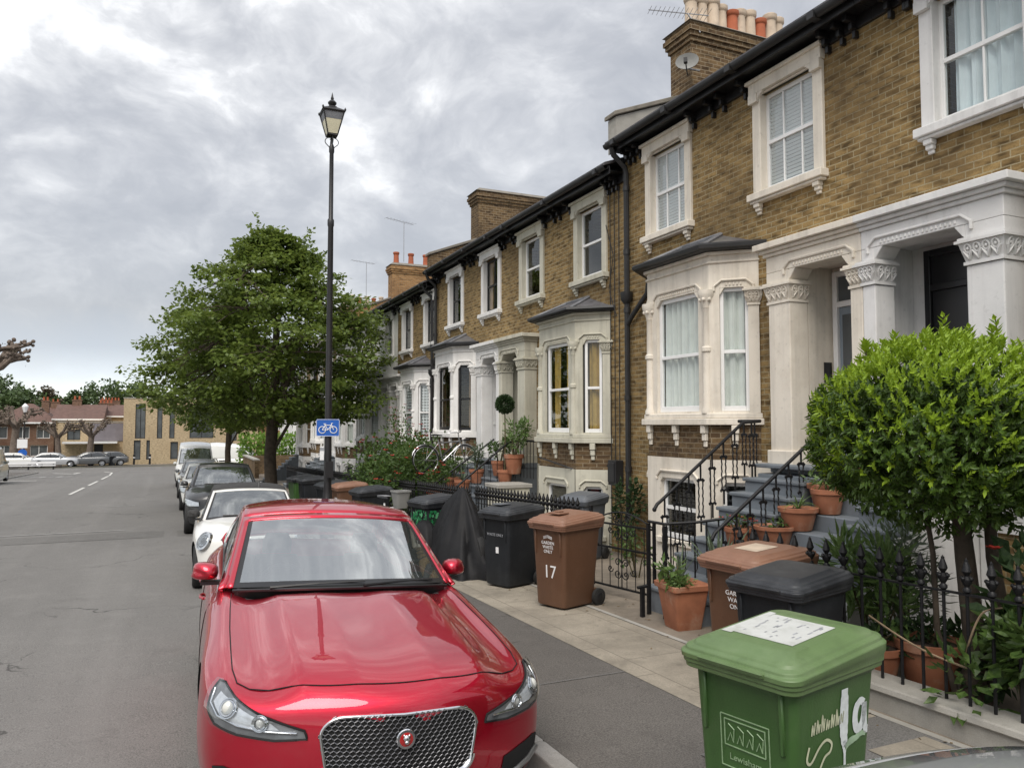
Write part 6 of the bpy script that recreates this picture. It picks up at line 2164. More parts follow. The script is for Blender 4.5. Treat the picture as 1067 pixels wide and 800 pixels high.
def scroll(mb, c, r0, a0, turns, sgn, plane, r_=.007, n=22):
    pts = []
    for k in range(n + 1):
        f = k / n; q = a0 + sgn * turns * 2 * PI * f; rr_ = r0 * (1 - .85 * f)
        pts.append(plane(c[0] + rr_ * math.cos(q), c[1] + rr_ * math.sin(q)))
    mb.tube(pts, r_, 5)


def gate(label, loc, rz, w, h):
    t = thing('iron_gate', label, 'gate', loc, R(rz))
    pl = lambda u, z: (u, 0, z)
    mb = MB()
    mb.box(-.02, .02, -.02, .02, 0.0, h + .12); mb.box(w - .03, w, -.016, .016, .10, h); mb.box(.03, .055, -.016, .016, .10, h)
    for z in (.12, .60, h - .09): mb.box(.056, w - .031, -.012, .012, z, z + .022)
    mb.build('gate_frame', M['iron'], t)
    mb = MB(); n = 7
    for k in range(1, n):
        u = .055 + (w - .085) * k / n
        mb.tube([pl(u, .142), pl(u, h - .09)], .006, 5)
    mb.tube([pl(.05, h - .06)] + [pl(.05 + (w - .08) * f, h - .06 + .14 * math.sin(PI * f)) for f in frange(.05, .95, .1)] + [pl(w - .03, h - .06)], .010, 5)
    mb.build('gate_bars', M['iron'], t)
    mb = MB()
    m_ = w / 2
    for z0 in (.30, .78):
        for s in (-1, 1):
            scroll(mb, (m_ + s * .07, z0), .062, PI if s > 0 else 0, 1.3, s, pl)
            scroll(mb, (m_ + s * .07, z0 + .14), .055, PI if s > 0 else 0, 1.3, -s, pl)
            scroll(mb, (m_ + s * (.20), z0 + .05), .05, PI if s > 0 else 0, 1.2, s, pl)
    mb.tube([pl(m_, .142), pl(m_, h + .06)], .008, 5)
    for s in (-1, 1):
        scroll(mb, (m_ + s * .10, h + .0), .06, 0, 1.2, s, pl)
    mb.build('scrollwork', M['iron'], t)
    mb = MB(); mb.box(-.02, .16, -.03, -.018, .60, .64); mb.build('latch', M['iron'], t)
    return t


gate('ornate black iron gate with scrolls standing open beside bin 17', (5.02, 8.72, pz(8.7)), -78, 1.12, .98)
# gate posts and short plain return rail by the square pot
t = thing('iron_railing', 'plain black rail on square posts between the gate and the square terracotta pot', 'railing', (4.92, 7.15, pz(7.15)), 0, RG)
ox, oy, oz = 4.92, 7.15, pz(7.15)
mb = MB()
pts = [(0, .12, 0), (.02, -.16, 0), (.35, -.30, .02), (.62, -.42, .06)]
for x, y, z in pts[:2]: mb.box(x - .018, x + .018, y - .018, y + .018, -.05, 1.0)
mb.box(-.16, -.12, .02, .06, -.05, .32); mb.tube([(-.2, .04, .32), (-.08, .04, .33)], .02, 6)
mb.build('post', M['iron'], t)
mb = MB(); mb.tube([(x, y, 1.02 + z) for x, y, z in pts], .018, 6); mb.build('rail', M['iron'], t)
for k in range(5):
    f = .1 + k * .2
    mb = MB(); x, y = .02 + .6 * f, -.16 - .26 * f
    mb.tube([(x, y, -.05), (x, y, 1.02 + .06 * f)], .010, 6)
    mb.tube([(x, y, .5), (x + .03, y, .54), (x + .03, y, .78), (x, y, .82)], .007, 5)
    mb.build('baluster', M['iron'], t)


def baluster(mb, x, y, z0, z1, along):
    """bar that splits into a twisted pair with scrolled collars"""
    dx, dy = along
    H = z1 - z0
    mb.box(x - .008, x + .008, y - .008, y + .008, z0, z0 + H * .22); mb.box(x - .008, x + .008, y - .008, y + .008, z1 - H * .25, z1)
    a, b = z0 + H * .22, z1 - H * .25
    for s in (-1, 1):
        pts = []
        for k in range(15):
            f = k / 14; w = .030 + .005 * math.sin(f * 30)
            pts.append((x + dx * s * w, y + dy * s * w, a + (b - a) * f))
        mb.tube(pts, .009, 5)
        for zz in (a, b):
            mb.tube([(x, y, zz), (x + dx * s * .03, y + dy * s * .03, zz + .02), (x + dx * s * .055, y + dy * s * .055, zz), (x + dx * s * .04, y + dy * s * .04, zz - .02)], .008, 5)
    mb.box(x - .04 * abs(dx) - .008, x + .04 * abs(dx) + .008, y - .04 * abs(dy) - .008, y + .04 * abs(dy) + .008, a - .01, a + .01)
    mb.box(x - .04 * abs(dx) - .008, x + .04 * abs(dx) + .008, y - .04 * abs(dy) - .008, y + .04 * abs(dy) + .008, b - .01, b + .01)


def stair_rail(label, y, x0, z0, x1, z1, foot0, foot1, n, level=None, plain=False, group='black iron handrails of the front steps'):
    t = thing('stair_handrail', label, 'handrail', (x0, y, foot0), 0, group)
    L = lambda x, z: (x - x0, 0, z - foot0)
    mb = MB()
    pts = [L(x0 - .10, z0 - .10), L(x0 - .06, z0 - .04), L(x0, z0), L(x1, z1)]
    if level:
        for q in level: pts.append((q[0] - x0, q[1] - y, q[2] - foot0))
    mb.tube(pts, .021, 8)
    for q in (0,): mb.ball(pts[0], .028, 6)
    mb.build('rail', M['iron'], t, smooth=50)
    for k in range(n):
        f = (k + .25) / n
        x = x0 + (x1 - x0) * f
        mb = MB()
        zt, zb_ = z0 + (z1 - z0) * f - foot0, (foot0 + (foot1 - foot0) * f) - foot0
        if plain: mb.tube([(x - x0, 0, zb_ - .03), (x - x0, 0, zt)], .008, 5)
        else: baluster(mb, x - x0, 0, zb_ - .03, zt, (1, 0))
        mb.build('baluster', M['iron'], t)
    if level:
        P0 = Vector((x1, y, z1)); prev = P0
        for q in level:
            q = Vector(q); dv = q - prev; nb = max(1, int(dv.length / .14))
            for k in range(nb):
                p = prev + dv * ((k + .5) / nb)
                mb = MB(); dd = dv.normalized()
                if plain: mb.tube([(p.x - x0, p.y - y, foot1 - foot0), (p.x - x0, p.y - y, p.z - foot0)], .008, 5)
                else: baluster(mb, p.x - x0, p.y - y, foot1 - foot0, p.z - foot0, (dd.x, dd.y))
                mb.build('baluster', M['iron'], t)
            prev = q
    return t


stair_rail('twisted black handrail on the bay side of the cream porch steps', 7.47, 5.24, 1.12, 6.45, 2.02, .25, 1.34, 7, level=[(6.72, 7.47, 2.04), (6.72, 7.86, 2.04)])
stair_rail('black handrail on the near side of the cream porch steps, behind the pots', 6.56, 5.33, .90, 6.62, 1.80, .20, 1.25, 7)
# house D and C stairs
stair_rail('thin black handrail of the landing with the potted plants', 14.72, 5.2, .62, 6.5, 1.62, -.2, .9, 9, level=[(6.75, 14.72, 1.66), (6.75, 13.95, 1.66)], plain=True)
stair_rail('thin black handrail the white bicycle leans on', 17.65, 5.2, .55, 6.5, 1.60, -.3, .8, 9, level=[(6.75, 17.65, 1.62), (6.75, 18.0, 1.62)], plain=True)
stair_rail('thin black handrail between the two middle porches', 16.2, 5.25, .6, 6.8, 1.66, -.3, .9, 9, plain=True)


# ================================================================ bicycles
def bicycle(label, loc, rz, fr_mat, basket=False, tilt=0, group=None):
    t = thing('bicycle', label, 'bicycle', loc, R(rz), group, ry=0)
    t.rotation_euler = (R(tilt), 0, R(rz))
    for cx_ in (-.52, .52):
        mb = MB(); mb.tube([(cx_ + .335 * math.cos(2 * PI * k / 36), 0, .345 + .335 * math.sin(2 * PI * k / 36)) for k in range(36)], .016, 6, closed=True)
        w = mb.build('wheel', M['rubber'], t, smooth=60)
        mb = MB(); mb.tube([(cx_ + .312 * math.cos(2 * PI * k / 36), 0, .345 + .312 * math.sin(2 * PI * k / 36)) for k in range(36)], .009, 5, closed=True); mb.build('rim', M['steel'], w, smooth=60)
        mb = MB()
        for k in range(14):
            a = 2 * PI * k / 14; mb.tube([(cx_, .025 * (-1) ** k, .345), (cx_ + .31 * math.cos(a), 0, .345 + .31 * math.sin(a))], .0022, 3)
        mb.tube([(cx_, -.04, .345), (cx_, .04, .345)], .018, 6)
        mb.build('spokes', M['steel'], w)
        mb = MB(); mb.tube([(cx_ + .365 * math.cos(a), 0, .345 + .365 * math.sin(a)) for a in frange(.3, 2.9, .26)], .014, 5); mb.build('mudguard', M['steel'], t)
    mb = MB()
    hd, st_, bb = (.40, 0, .78), (-.18, 0, .82), (-.08, 0, .30)
    for a, b, r_ in ((hd, (-.155, 0, .74), .017), ((.42, 0, .70), bb, .019), (st_, bb, .017), (bb, (-.52, 0, .345), .012), ((-.17, 0, .74), (-.52, 0, .345), .010), ((.385, 0, .86), (.43, 0, .66), .02)):
        mb.tube([a, b], r_, 6)
    mb.tube([(.43, 0, .66), (.45, 0, .55), (.52, 0, .345)], .015, 6)
    mb.build('frame', fr_mat, t, smooth=50)
    mb = MB(); mb.tube([(.385, 0, .86), (.37, 0, .98)], .013, 6); mb.tube([(.22, -.30, 1.0), (.32, -.26, 1.01), (.39, -.1, 1.0), (.37, 0, .98), (.39, .1, 1.0), (.32, .26, 1.01), (.22, .30, 1.0)], .012, 6)
    mb.build('handlebar', M['steel'], t, smooth=50)
    mb = MB(); mb.tube([st_, (-.20, 0, .90)], .012, 6); mb.loft([[(-.33 + x, y, z) for x, y, z in ((0, -.08, .92), (.12, -.06, .92), (.27, -.02, .91), (.27, .02, .91), (.12, .06, .92), (0, .08, .92))], [(-.33 + x, y, z) for x, y, z in ((.01, -.07, .95), (.12, -.05, .945), (.26, -.015, .93), (.26, .015, .93), (.12, .05, .945), (.01, .07, .95))]])
    mb.build('saddle', M['trim'], t, smooth=60)
    mb = MB(); mb.lathe([(.09, -.008), (.09, .008)], (-.08, .05, .30), 18, axis='y'); mb.tube([(-.08, .06, .30), (.04, .08, .20)], .01, 5); mb.tube([(-.08, -.06, .30), (-.20, -.08, .40)], .01, 5)
    mb.box(.01, .07, .07, .16, .19, .205); mb.box(-.23, -.17, -.16, -.07, .39, .405)
    mb.build('pedals', M['trim'], t)
    if basket:
        mb = MB(); rr = [rrect(.22, .20, .04, .80, 3, .56, 0), rrect(.30, .28, .05, 1.08, 3, .57, 0), rrect(.33, .31, .05, 1.085, 3, .57, 0), rrect(.33, .31, .05, 1.11, 3, .57, 0), rrect(.28, .26, .05, 1.11, 3, .57, 0), rrect(.2, .18, .04, .83, 3, .56, 0)]
        mb.loft(rr); mb.build('basket', M['grey_bin'] if False else M['plant_pot_grey'], t, smooth=40)
    return t


BG = 'bicycles left in front of the houses'
bicycle('bicycle with pale frame hung high against the handrail by the dark bay window', (6.05, 17.35, .82), 8, M['steel'], tilt=-6, group=BG)
bicycle('bicycle with a grey plastic basket parked beside the rose bush', (3.75, 14.0, pz(14)), -82, M['sign_white'], basket=True, group=BG)

# ================================================================ vegetation
class Leaves:
    def __init__(self, seed=1):
        self.v = []; self.f = []; self.m = []; self.r = random.Random(seed)

    def leaf(self, p, d, up, L, W, m=0, fold=.25):
        """one leaf: two halves folded along the midrib"""
        px, py, pz_ = p
        s = d.cross(up)
        if s.length < 1e-4: s = d.orthogonal()
        s.normalize(); n = s.cross(d)
        b = len(self.v)
        a = Vector(p); mid = a + d * (L * .45) - n * (W * fold); tip = a + d * L - n * (L * .08)
        self.v += [tuple(a), tuple(a + d * (L * .42) + s * (W / 2)), tuple(tip), tuple(a + d * (L * .42) - s * (W / 2)), tuple(mid)]
        self.f += [(b, b + 4, b + 1), (b + 4, b + 2, b + 1), (b, b + 3, b + 4), (b + 4, b + 3, b + 2)]
        self.m += [m] * 4

    def quadleaf(self, p, d, up, L, W, m=0):
        s = d.cross(up)
        if s.length < 1e-4: s = d.orthogonal()
        s.normalize()
        b = len(self.v); a = Vector(p)
        self.v += [tuple(a), tuple(a + d * (L * .5) + s * (W / 2)), tuple(a + d * L), tuple(a + d * (L * .5) - s * (W / 2))]
        self.f.append((b, b + 1, b + 2, b + 3)); self.m.append(m)

    def dirr(self):
        while True:
            v = Vector((self.r.uniform(-1, 1), self.r.uniform(-1, 1), self.r.uniform(-1, 1)))
            if .05 < v.length < 1: return v.normalized()

    def build(self, name, mats, parent):
        me = bpy.data.meshes.new(name); me.from_pydata(self.v, [], self.f)
        mats = mats if isinstance(mats, (list, tuple)) else [mats]
        for m in mats: me.materials.append(m)
        me.polygons.foreach_set('material_index', self.m); me.update()
        o = bpy.data.objects.new(name, me); COL.objects.link(o); o.parent = parent
        return o


def street_tree(label, loc, H, R_, prof, nclump, nleaf, leaf, seed, trunk_r=.17, fork=2.3, LW=(.15, .12), mat=None, cat='tree', group=None, flat=.5, cs=.55):
    """prof: list of (z fraction, radius fraction) from crown bottom to tip; loc at the foot"""
    t = thing('street_tree', label, cat, loc, 0, group)
    r = random.Random(seed)
    lv = Leaves(seed)
    zb = prof[0][0] * H
    def rad(z):
        f = z / H
        for (a, ra), (b, rb) in zip(prof, prof[1:]):
            if a <= f <= b: return R_ * (ra + (rb - ra) * (f - a) / (b - a))
        return 0.1
    mb = MB()
    pts = [Vector((0, 0, -.2)), Vector((.02, .02, .6)), Vector((-.03, .04, fork * .6)), Vector((.03, 0, fork))]
    mb.tube(pts, [trunk_r * 1.35, trunk_r * 1.05, trunk_r * .95, trunk_r * .95], 12)
    limbs = []
    for k in range(9):
        a = 2 * PI * k / 9 + r.uniform(-.3, .3)
        zt = zb + (H - zb) * (.25 + .7 * ((k * 4) % 9) / 9)
        rr = rad(zt) * r.uniform(.5, .8)
        tip = Vector((rr * math.cos(a), rr * math.sin(a), zt))
        st_ = pts[-1] + Vector((0, 0, -.1))
        mid = st_.lerp(tip, .45) + Vector((0, 0, .5)) * r.uniform(.2, 1)
        lim = [st_, st_.lerp(mid, .5) + Vector((0, 0, .12)), mid, mid.lerp(tip, .6), tip]
        mb.tube(lim, [trunk_r * .5, trunk_r * .42, trunk_r * .3, trunk_r * .18, .02], 7); limbs.append(lim)
    mb.tube([pts[-1], pts[-1].lerp(Vector((.1, .1, H)), .5), Vector((.1, .05, H * .93))], [trunk_r * .7, trunk_r * .35, .02], 7)
    mb.tube([pts[-1] - Vector((0, 0, .9)), pts[-1] + Vector((.5, -.3, .1)), pts[-1] + Vector((1.5, -.5, .9))], [trunk_r * .3, trunk_r * .25, .03], 6)
    tw = 0
    for c in range(nclump):
        # more clumps near the outside, where the light is
        z = zb + (H - zb) * (r.random() ** 1.15)
        a = r.uniform(0, 2 * PI)
        rm = rad(z) * (1 + .10 * math.sin(3 * a + z * 1.3) + .08 * math.sin(7 * a + z * 2.1))
        q = r.random() ** .42
        cpos = Vector((rm * q * math.cos(a), rm * q * math.sin(a), z + r.uniform(-.2, .2)))
        cr = cs * r.uniform(.6, 1.25) * (0.75 if z > H * .8 else 1)
        if tw < 260 and q > .5:
            lim = min(limbs, key=lambda l: (l[3] - cpos).length)
            st_ = min(lim, key=lambda p: (p - cpos).length)
            mb.tube([st_, st_.lerp(cpos, .5) + Vector((0, 0, .1)), cpos], [.03, .02, .008], 4); tw += 1
        out = Vector((math.cos(a), math.sin(a), .15))
        for k in range(nleaf):
            d = lv.dirr(); d.z *= flat
            p = cpos + d * (cr * lv.r.random() ** .5)
            dd = (out * .8 + lv.dirr() * .9 + Vector((0, 0, -.35))).normalized()
            up = (Vector((0, 0, 1)) + lv.dirr() * .45).normalized()
            s = lv.r.uniform(.7, 1.25)
            lv.quadleaf(p, dd, up, LW[0] * s, LW[1] * s)
    # leading shoots that break the outline
    for c in range(nclump // 9):
        a = r.uniform(0, 2 * PI); z = zb + (H - zb) * r.uniform(.25, 1.0)
        rm = rad(z); b = Vector((rm * .85 * math.cos(a), rm * .85 * math.sin(a), z)); d = Vector((math.cos(a) * .6, math.sin(a) * .6, .25 + .9 * (z / H))).normalized()
        L = r.uniform(.4, 1.0)
        for k in range(26):
            f = r.random(); p = b + d * (L * f) + lv.dirr() * .14 * (1.3 - f)
            lv.quadleaf(p, (d * .3 + lv.dirr()).normalized(), (Vector((0, 0, 1)) + lv.dirr() * .5).normalized(), LW[0] * .9, LW[1] * .9)
    mb.build('trunk', M['bark'], t, smooth=50)
    lv.build('crown', mat or M['leaf_tree'], t)
    return t


PROF1 = [(.315, .55), (.36, .84), (.43, 1.0), (.53, 1.0), (.62, .96), (.71, .84), (.80, .67), (.87, .48), (.93, .32), (.97, .19), (1.0, .07)]
street_tree('big leafy street tree with a wide dense crown behind the lamp post', (3.12, 26.4, pz(26.4)), 8.85, 3.85, PROF1, 580, 84, .15, 5, trunk_r=.20, fork=2.6, LW=(.15, .12), cs=.66, flat=.36)
street_tree('slimmer street tree standing farther along the kerb behind the big one', (2.85, 42.0, pz(42)), 9.4, 3.2, PROF1, 300, 50, .15, 9, trunk_r=.15, fork=2.8, LW=(.22, .17), cs=.7)

# ---------------------------------------------------------------- clipped bay tree, near right
t = thing('bay_tree', 'round clipped bay tree with bright green shoot tips behind the near railing', 'tree', (5.32, 3.78, pz(3.8)))
lv = Leaves(21)
C = Vector((-.10, .12, 1.92)); RX, RZ = .88, .69
mb = MB()
r = random.Random(4)
for (x, y), tp, r0 in (((.0, .0), (-.05, .05, 1.7), .075), ((.16, -.12), (.18, -.02, 1.75), .05), ((-.16, .16), (-.25, .18, 1.6), .022)):
    mb.tube([(x * .35, y * .35, -.05), (x * 1.1 + .03, y, .5), (x * .8, y + .03, 1.05), tp], [r0 * 1.15, r0, r0 * .9, r0 * .6], 9)
for k in range(26):
    d = lv.dirr(); d.z = abs(d.z) * .8 - .15
    tip = C + Vector((d.x * RX * .8, d.y * RX * .8, d.z * RZ * .85)); b = Vector((-.02, .03, 1.35 + .2 * r.random()))
    mb.tube([b, b.lerp(tip, .5) + Vector((0, 0, .05)), tip], [.022, .014, .005], 5)
shoots = 0
for k in range(5600):
    d = lv.dirr()
    if d.z < -.75 and r.random() < .6: continue
    wob = 1 + .045 * math.sin(5 * d.x + 3 * d.y) + .04 * math.sin(9 * d.z + 4 * d.x) + .035 * math.sin(13 * d.y + 2)
    depth = r.random() ** 2.2
    q = 1 - .55 * depth
    p = C + Vector((d.x * RX, d.y * RX, d.z * RZ)) * (wob * q)
    up_ = (d * .75 + Vector((0, 0, .55)) + lv.dirr() * .45).normalized()
    fresh = depth < .30 and d.z > -.45 and r.random() < .36 + .8 * max(0, d.z + .15)
    n = 7
    L0 = r.uniform(.044, .066) * (.85 if fresh else 1)
    for j in range(n):
        a = 2 * PI * j / n * 1.618 * 2 + r.random()
        sp_ = r.uniform(.55, 1.1) if fresh else r.uniform(.9, 1.6)
        o1 = up_.orthogonal().normalized(); o2 = up_.cross(o1)
        dd = (up_ + (o1 * math.cos(a) + o2 * math.sin(a)) * sp_).normalized()
        lv.leaf(p + up_ * (.012 * j), dd, up_, L0 * r.uniform(.8, 1.2), L0 * (.46 if fresh else .52), 1 if fresh else 0)
# long shoots standing out of the top
for (x, y, h) in ((.12, .05, .30), (.05, -.02, .17), (.36, -.22, .26), (.40, -.15, .20), (-.22, .2, .16), (.22, -.1, .2), (-.4, .3, .10), (.3, .1, .15)):
    b = C + Vector((x, y, RZ * .88)); d = Vector((r.uniform(-.1, .1), r.uniform(-.1, .1), 1))
    mb.tube([b, b + d * h], [.007, .004], 4)
    for k in range(26):
        f = k / 26; a = k * 2.4
        dd = (d * .9 + Vector((math.cos(a), math.sin(a), 0)) * .8).normalized()
        lv.leaf(b + d * (h * f), dd, d, .085 * (1.1 - .4 * f), .032, 1)
mb.build('trunk', M['bark'], t, smooth=50)
lv.build('crown', [M['leaf_bay'], M['leaf_bay_new']], t)


# ---------------------------------------------------------------- shrubs, pots and garden plants
def shrub(label, loc, size, n, LW, mats, seed, cat='shrub', flowers=None, group=None, name='shrub', strap=False, stems=8):
    t = thing(name, label, cat, loc, 0, group)
    foliage(t, (0, 0, 0), size, n, LW, mats, seed, flowers, stems)
    return t


def foliage(t, off, size, n, LW, mats, seed, flowers=None, stems=8):
    lv = Leaves(seed); r = lv.r
    sx, sy, sz = size; O = Vector(off)
    cl = [(Vector((r.uniform(-1, 1) * sx * .75, r.uniform(-1, 1) * sy * .75, sz * r.uniform(.35, .95))), r.uniform(.25, .5)) for _ in range(max(5, n // 60))]
    for k in range(n):
        c, s = cl[k % len(cl)]
        d = lv.dirr()
        p = O + c + Vector((d.x * sx * s, d.y * sy * s, d.z * sz * s * .7)) * r.random() ** .4
        if p.z - O.z < .02: p.z = O.z + .02 + r.random() * .1
        dd = (d + Vector((0, 0, .25)) + lv.dirr() * .5).normalized()
        q = r.uniform(.7, 1.3)
        lv.leaf(p, dd, (Vector((0, 0, 1)) + lv.dirr() * .6).normalized(), LW[0] * q, LW[1] * q)
    lv.build('foliage', mats, t)
    mb = MB()
    for k in range(stems):
        c, s = cl[k % len(cl)]
        mb.tube([O + Vector((c.x * .15, c.y * .15, -.03)), O + Vector((c.x * .5, c.y * .5, c.z * .6)), O + c], [.012, .009, .005], 4)
    mb.build('stem', M['stem'], t)
    if flowers:
        mats_, nf, fs_ = flowers
        fm = MB()
        for k in range(nf):
            c, s = cl[r.randrange(len(cl))]; d = lv.dirr(); d.z = abs(d.z); d.y = d.y
            p = O + c + Vector((d.x * sx * s, d.y * sy * s, d.z * sz * s * .8)) * 1.02
            for j in range(6):
                a = 2 * PI * j / 6; e = Vector((math.cos(a), math.sin(a), .5)).normalized()
                s_ = fs_ * r.uniform(.8, 1.2); w = e.cross(Vector((0, 0, 1))).normalized() * s_ * .5
                fm.add([p, p + e * s_ * .6 + w, p + e * s_, p + e * s_ * .6 - w], [(0, 1, 2, 3)])
        fm.build('blossom', mats_, t, recalc=False)


def strappy(t, off, n, L, W, mat, seed, droop=.5, upr=.8):
    lv = MB(); r = random.Random(seed); O = Vector(off)
    for k in range(n):
        a = r.uniform(0, 2 * PI); e = r.uniform(.2, 1.0)
        d = Vector((math.cos(a) * e, math.sin(a) * e, upr)).normalized(); LL = L * r.uniform(.6, 1.1)
        s = d.cross(Vector((0, 0, 1))).normalized()
        rows = []
        for j in range(6):
            f = j / 5
            p = O + d * (LL * f) - Vector((0, 0, droop * LL * f * f * e))
            w = W * (1 - f) ** .6 * (.5 + .5 * min(1, f * 4))
            rows.append((p + s * w / 2, p + Vector((0, 0, -.15 * w)), p - s * w / 2))
        vs = [q for row in rows for q in row]
        lv.add(vs, [(j * 3 + i, j * 3 + i + 1, j * 3 + i + 4, j * 3 + i + 3) for j in range(5) for i in range(2)])
    lv.build('leaves', mat, t, recalc=False)


def round_pot(t, r_, h, mat=None, saucer=False):
    mb = MB()
    mb.lathe([(r_ * .66, 0), (r_ * .70, .01), (r_ * .93, h * .80), (r_ * 1.03, h * .81), (r_ * 1.05, h * .99), (r_ * .96, h), (r_ * .90, h * .9), (r_ * .1, h * .88)], (0, 0, 0), 24)
    mb.build('pot', mat or M['terracotta'], t, smooth=35)
    mb = MB(); mb.lathe([(r_ * .91, h * .89), (r_ * .5, h * .92), (.005, h * .93)], (0, 0, 0), 18, cap=False); mb.build('soil', M['soil'], t)


def potted(label, loc, r_, h, plant, seed, mat=None, group='potted plants in the front gardens'):
    t = thing('potted_plant', label, 'potted plant', loc, 0, group)
    round_pot(t, r_, h, mat)
    k = plant[0]
    if k == 'bush': foliage(t, (0, 0, h * .9), plant[1], plant[2], plant[3], M[plant[4]], seed, plant[5] if len(plant) > 5 else None)
    elif k == 'strap': strappy(t, (0, 0, h * .9), plant[1], plant[2], plant[3], M[plant[4]], seed, *(plant[5:7]))
    return t


# square terracotta pot on the pavement
t = thing('potted_plant', 'square tapered terracotta pot with low green plants by the plain black rail', 'potted plant', (4.88, 6.60, pz(6.6)), R(-6), 'potted plants in the front gardens')
mb = MB()
mb.loft([rrect(.27, .27, .025, 0), rrect(.28, .28, .025, .01), rrect(.39, .39, .03, .40), rrect(.44, .44, .035, .405), rrect(.45, .45, .035, .455), rrect(.43, .43, .03, .46), rrect(.38, .38, .03, .43), rrect(.2, .2, .03, .42)])
mb.build('pot', M['terracotta'], t, smooth=35)
foliage(t, (0, 0, .42), (.22, .22, .10), 420, (.05, .02), M['leaf_pale'], 31, stems=4)
foliage(t, (-.12, -.02, .42), (.12, .12, .24), 26, (.11, .075), M['leaf_pale'], 32, stems=5)
strappy(t, (.02, .10, .44), 14, .42, .03, M['leaf_grey'], 8, .2, 1.2)
potted('smaller terracotta pot tucked behind the square one beside the brown bin', (5.20, 6.22, pz(6.2)), .19, .40, ('bush', (.25, .25, .35), 160, (.10, .06), 'leaf_shrub'), 41)
t = shrub('spiky blue grey agave leaves rising behind the square terracotta pot', (5.22, 6.44, pz(6.4) + .30), (.12, .12, .2), 40, (.08, .03), M['leaf_shrub'], 33, 'plant', name='garden_plant')
strappy(t, (0, 0, .15), 30, .72, .05, M['leaf_grey'], 12, .25, 1.1)
# pots standing on the steps of house B, right side
PL = [((6.45, 6.15, 1.05), .17, .26, ('bush', (.18, .18, .18), 110, (.08, .03), 'leaf_pale'), 'round terracotta pot with a pale trailing plant, on the steps under the bay tree'),
      ((6.15, 6.28, .88), .20, .24, ('strap', 24, .34, .02, 'leaf_pale', .9, .9), 'terracotta pot with a spider plant on the middle of the porch steps'),
      ((5.95, 6.42, .72), .21, .20, ('bush', (.15, .15, .10), 60, (.06, .03), 'leaf_shrub'), 'wide shallow terracotta bowl standing before the spider plant'),
      ((6.75, 6.05, 1.22), .20, .33, ('bush', (.2, .2, .2), 90, (.08, .04), 'leaf_shrub'), 'upright terracotta pot on the top porch step'),
      ((5.75, 6.75, .62), .16, .26, ('bush', (.15, .15, .12), 90, (.06, .03), 'leaf_shrub', (M['flower_red'], 14, .03)), 'terracotta pot with small red flowers low on the porch steps'),
      ((6.62, 6.30, 1.08), .22, .27, ('bush', (.2, .2, .15), 60, (.07, .03), 'leaf_shrub'), 'broad rimmed terracotta bowl next to the trailing plant')]
for k, (loc, r_, h, pl, lab) in enumerate(PL): potted(lab, loc, r_, h, pl, 50 + k)
# low ledge the pots stand on, between the two flights
t = thing('planter_wall', 'stepped painted ledge between the two flights of steps carrying the pots', 'ledge', (6.5, 6.0, pz(6)))
t['_off'] = [6.5, 6.0, pz(6)]
mb = MB()
for x0, x1, z in ((6.56, 6.88, 1.21), (6.32, 6.558, 1.04), (6.05, 6.318, .87), (5.80, 6.048, .71), (5.55, 5.798, .52)):
    mb.box(x0, x1, 5.62, 6.50, -.4, z)
mb.build('ledge', M['step'], t, bevel=.01)
# plants behind the near railing
potted('terracotta pot with dark herbs behind the near railing, right of the smaller one', (5.30, 4.10, pz(4) + .05), .24, .34, ('bush', (.2, .2, .16), 160, (.07, .025), 'leaf_dark'), 61)
potted('small terracotta pot against the low wall beside the green bin handle', (5.02, 4.35, pz(4) + .05), .19, .27, ('bush', (.15, .15, .12), 60, (.06, .03), 'leaf_shrub'), 62)
potted('tall terracotta pot with grassy leaves between the grey bin and the railing', (5.02, 4.95, pz(5) + .02), .17, .42, ('strap', 30, .6, .02, 'leaf_pale', .8, 1.3), 63)
shrub('pale grey green feathery shrub under the left side of the bay tree', (5.85, 4.75, pz(4.8)), (.45, .45, 1.15), 900, (.12, .03), M['leaf_grey'], 71)
shrub('bright lance leaved shrub behind the spiked railing left of the bay tree trunk', (5.35, 4.65, pz(4.7)), (.40, .40, .95), 420, (.18, .05), M['leaf_pale'], 72)
shrub('dark ivy climbing over the near end of the railing', (5.0, 3.15, pz(3.2)), (.45, .50, .85), 650, (.11, .07), M['leaf_shrub'], 73, 'climber')
shrub('large leaved dark shrub at the right edge beyond the near railing', (5.65, 2.9, pz(2.9)), (.55, .55, 1.0), 600, (.15, .09), M['leaf_dark'], 74, flowers=(M['flower_red'], 2, .06))
shrub('low leafy ground plants at the foot of the bay tree trunk', (5.5, 3.95, pz(3.9)), (.5, .5, .5), 420, (.10, .06), M['leaf_dark'], 75, 'plant', name='garden_plant')
t = thing('climbing_vine', 'dry brown vine stem twisting through the near railing', 'climber', (4.75, 3.6, pz(3.6)))
mb = MB()
mb.tube(catmull([(-.02, .55, .60), (-.03, .3, .52), (-.03, .05, .46), (.02, -.2, .42)], 5), .007, 5)
mb.tube(catmull([(.02, -.42, .86), (.0, -.30, .80), (-.02, -.22, .60), (.02, -.16, .44)], 5), .006, 5)
mb.build('stem', M['vine'], t)
# by the gate and along the party wall
shrub('thin dark climber growing up the brick party wall behind the gate', (6.95, 10.9, pz(11)), (.20, .35, 1.25), 420, (.08, .05), M['leaf_dark'], 76, 'climber')
shrub('sparse green plant beside the black gate posts', (6.1, 9.3, pz(9.3)), (.22, .3, .8), 150, (.09, .04), M['leaf_shrub'], 77, 'plant', name='garden_plant')
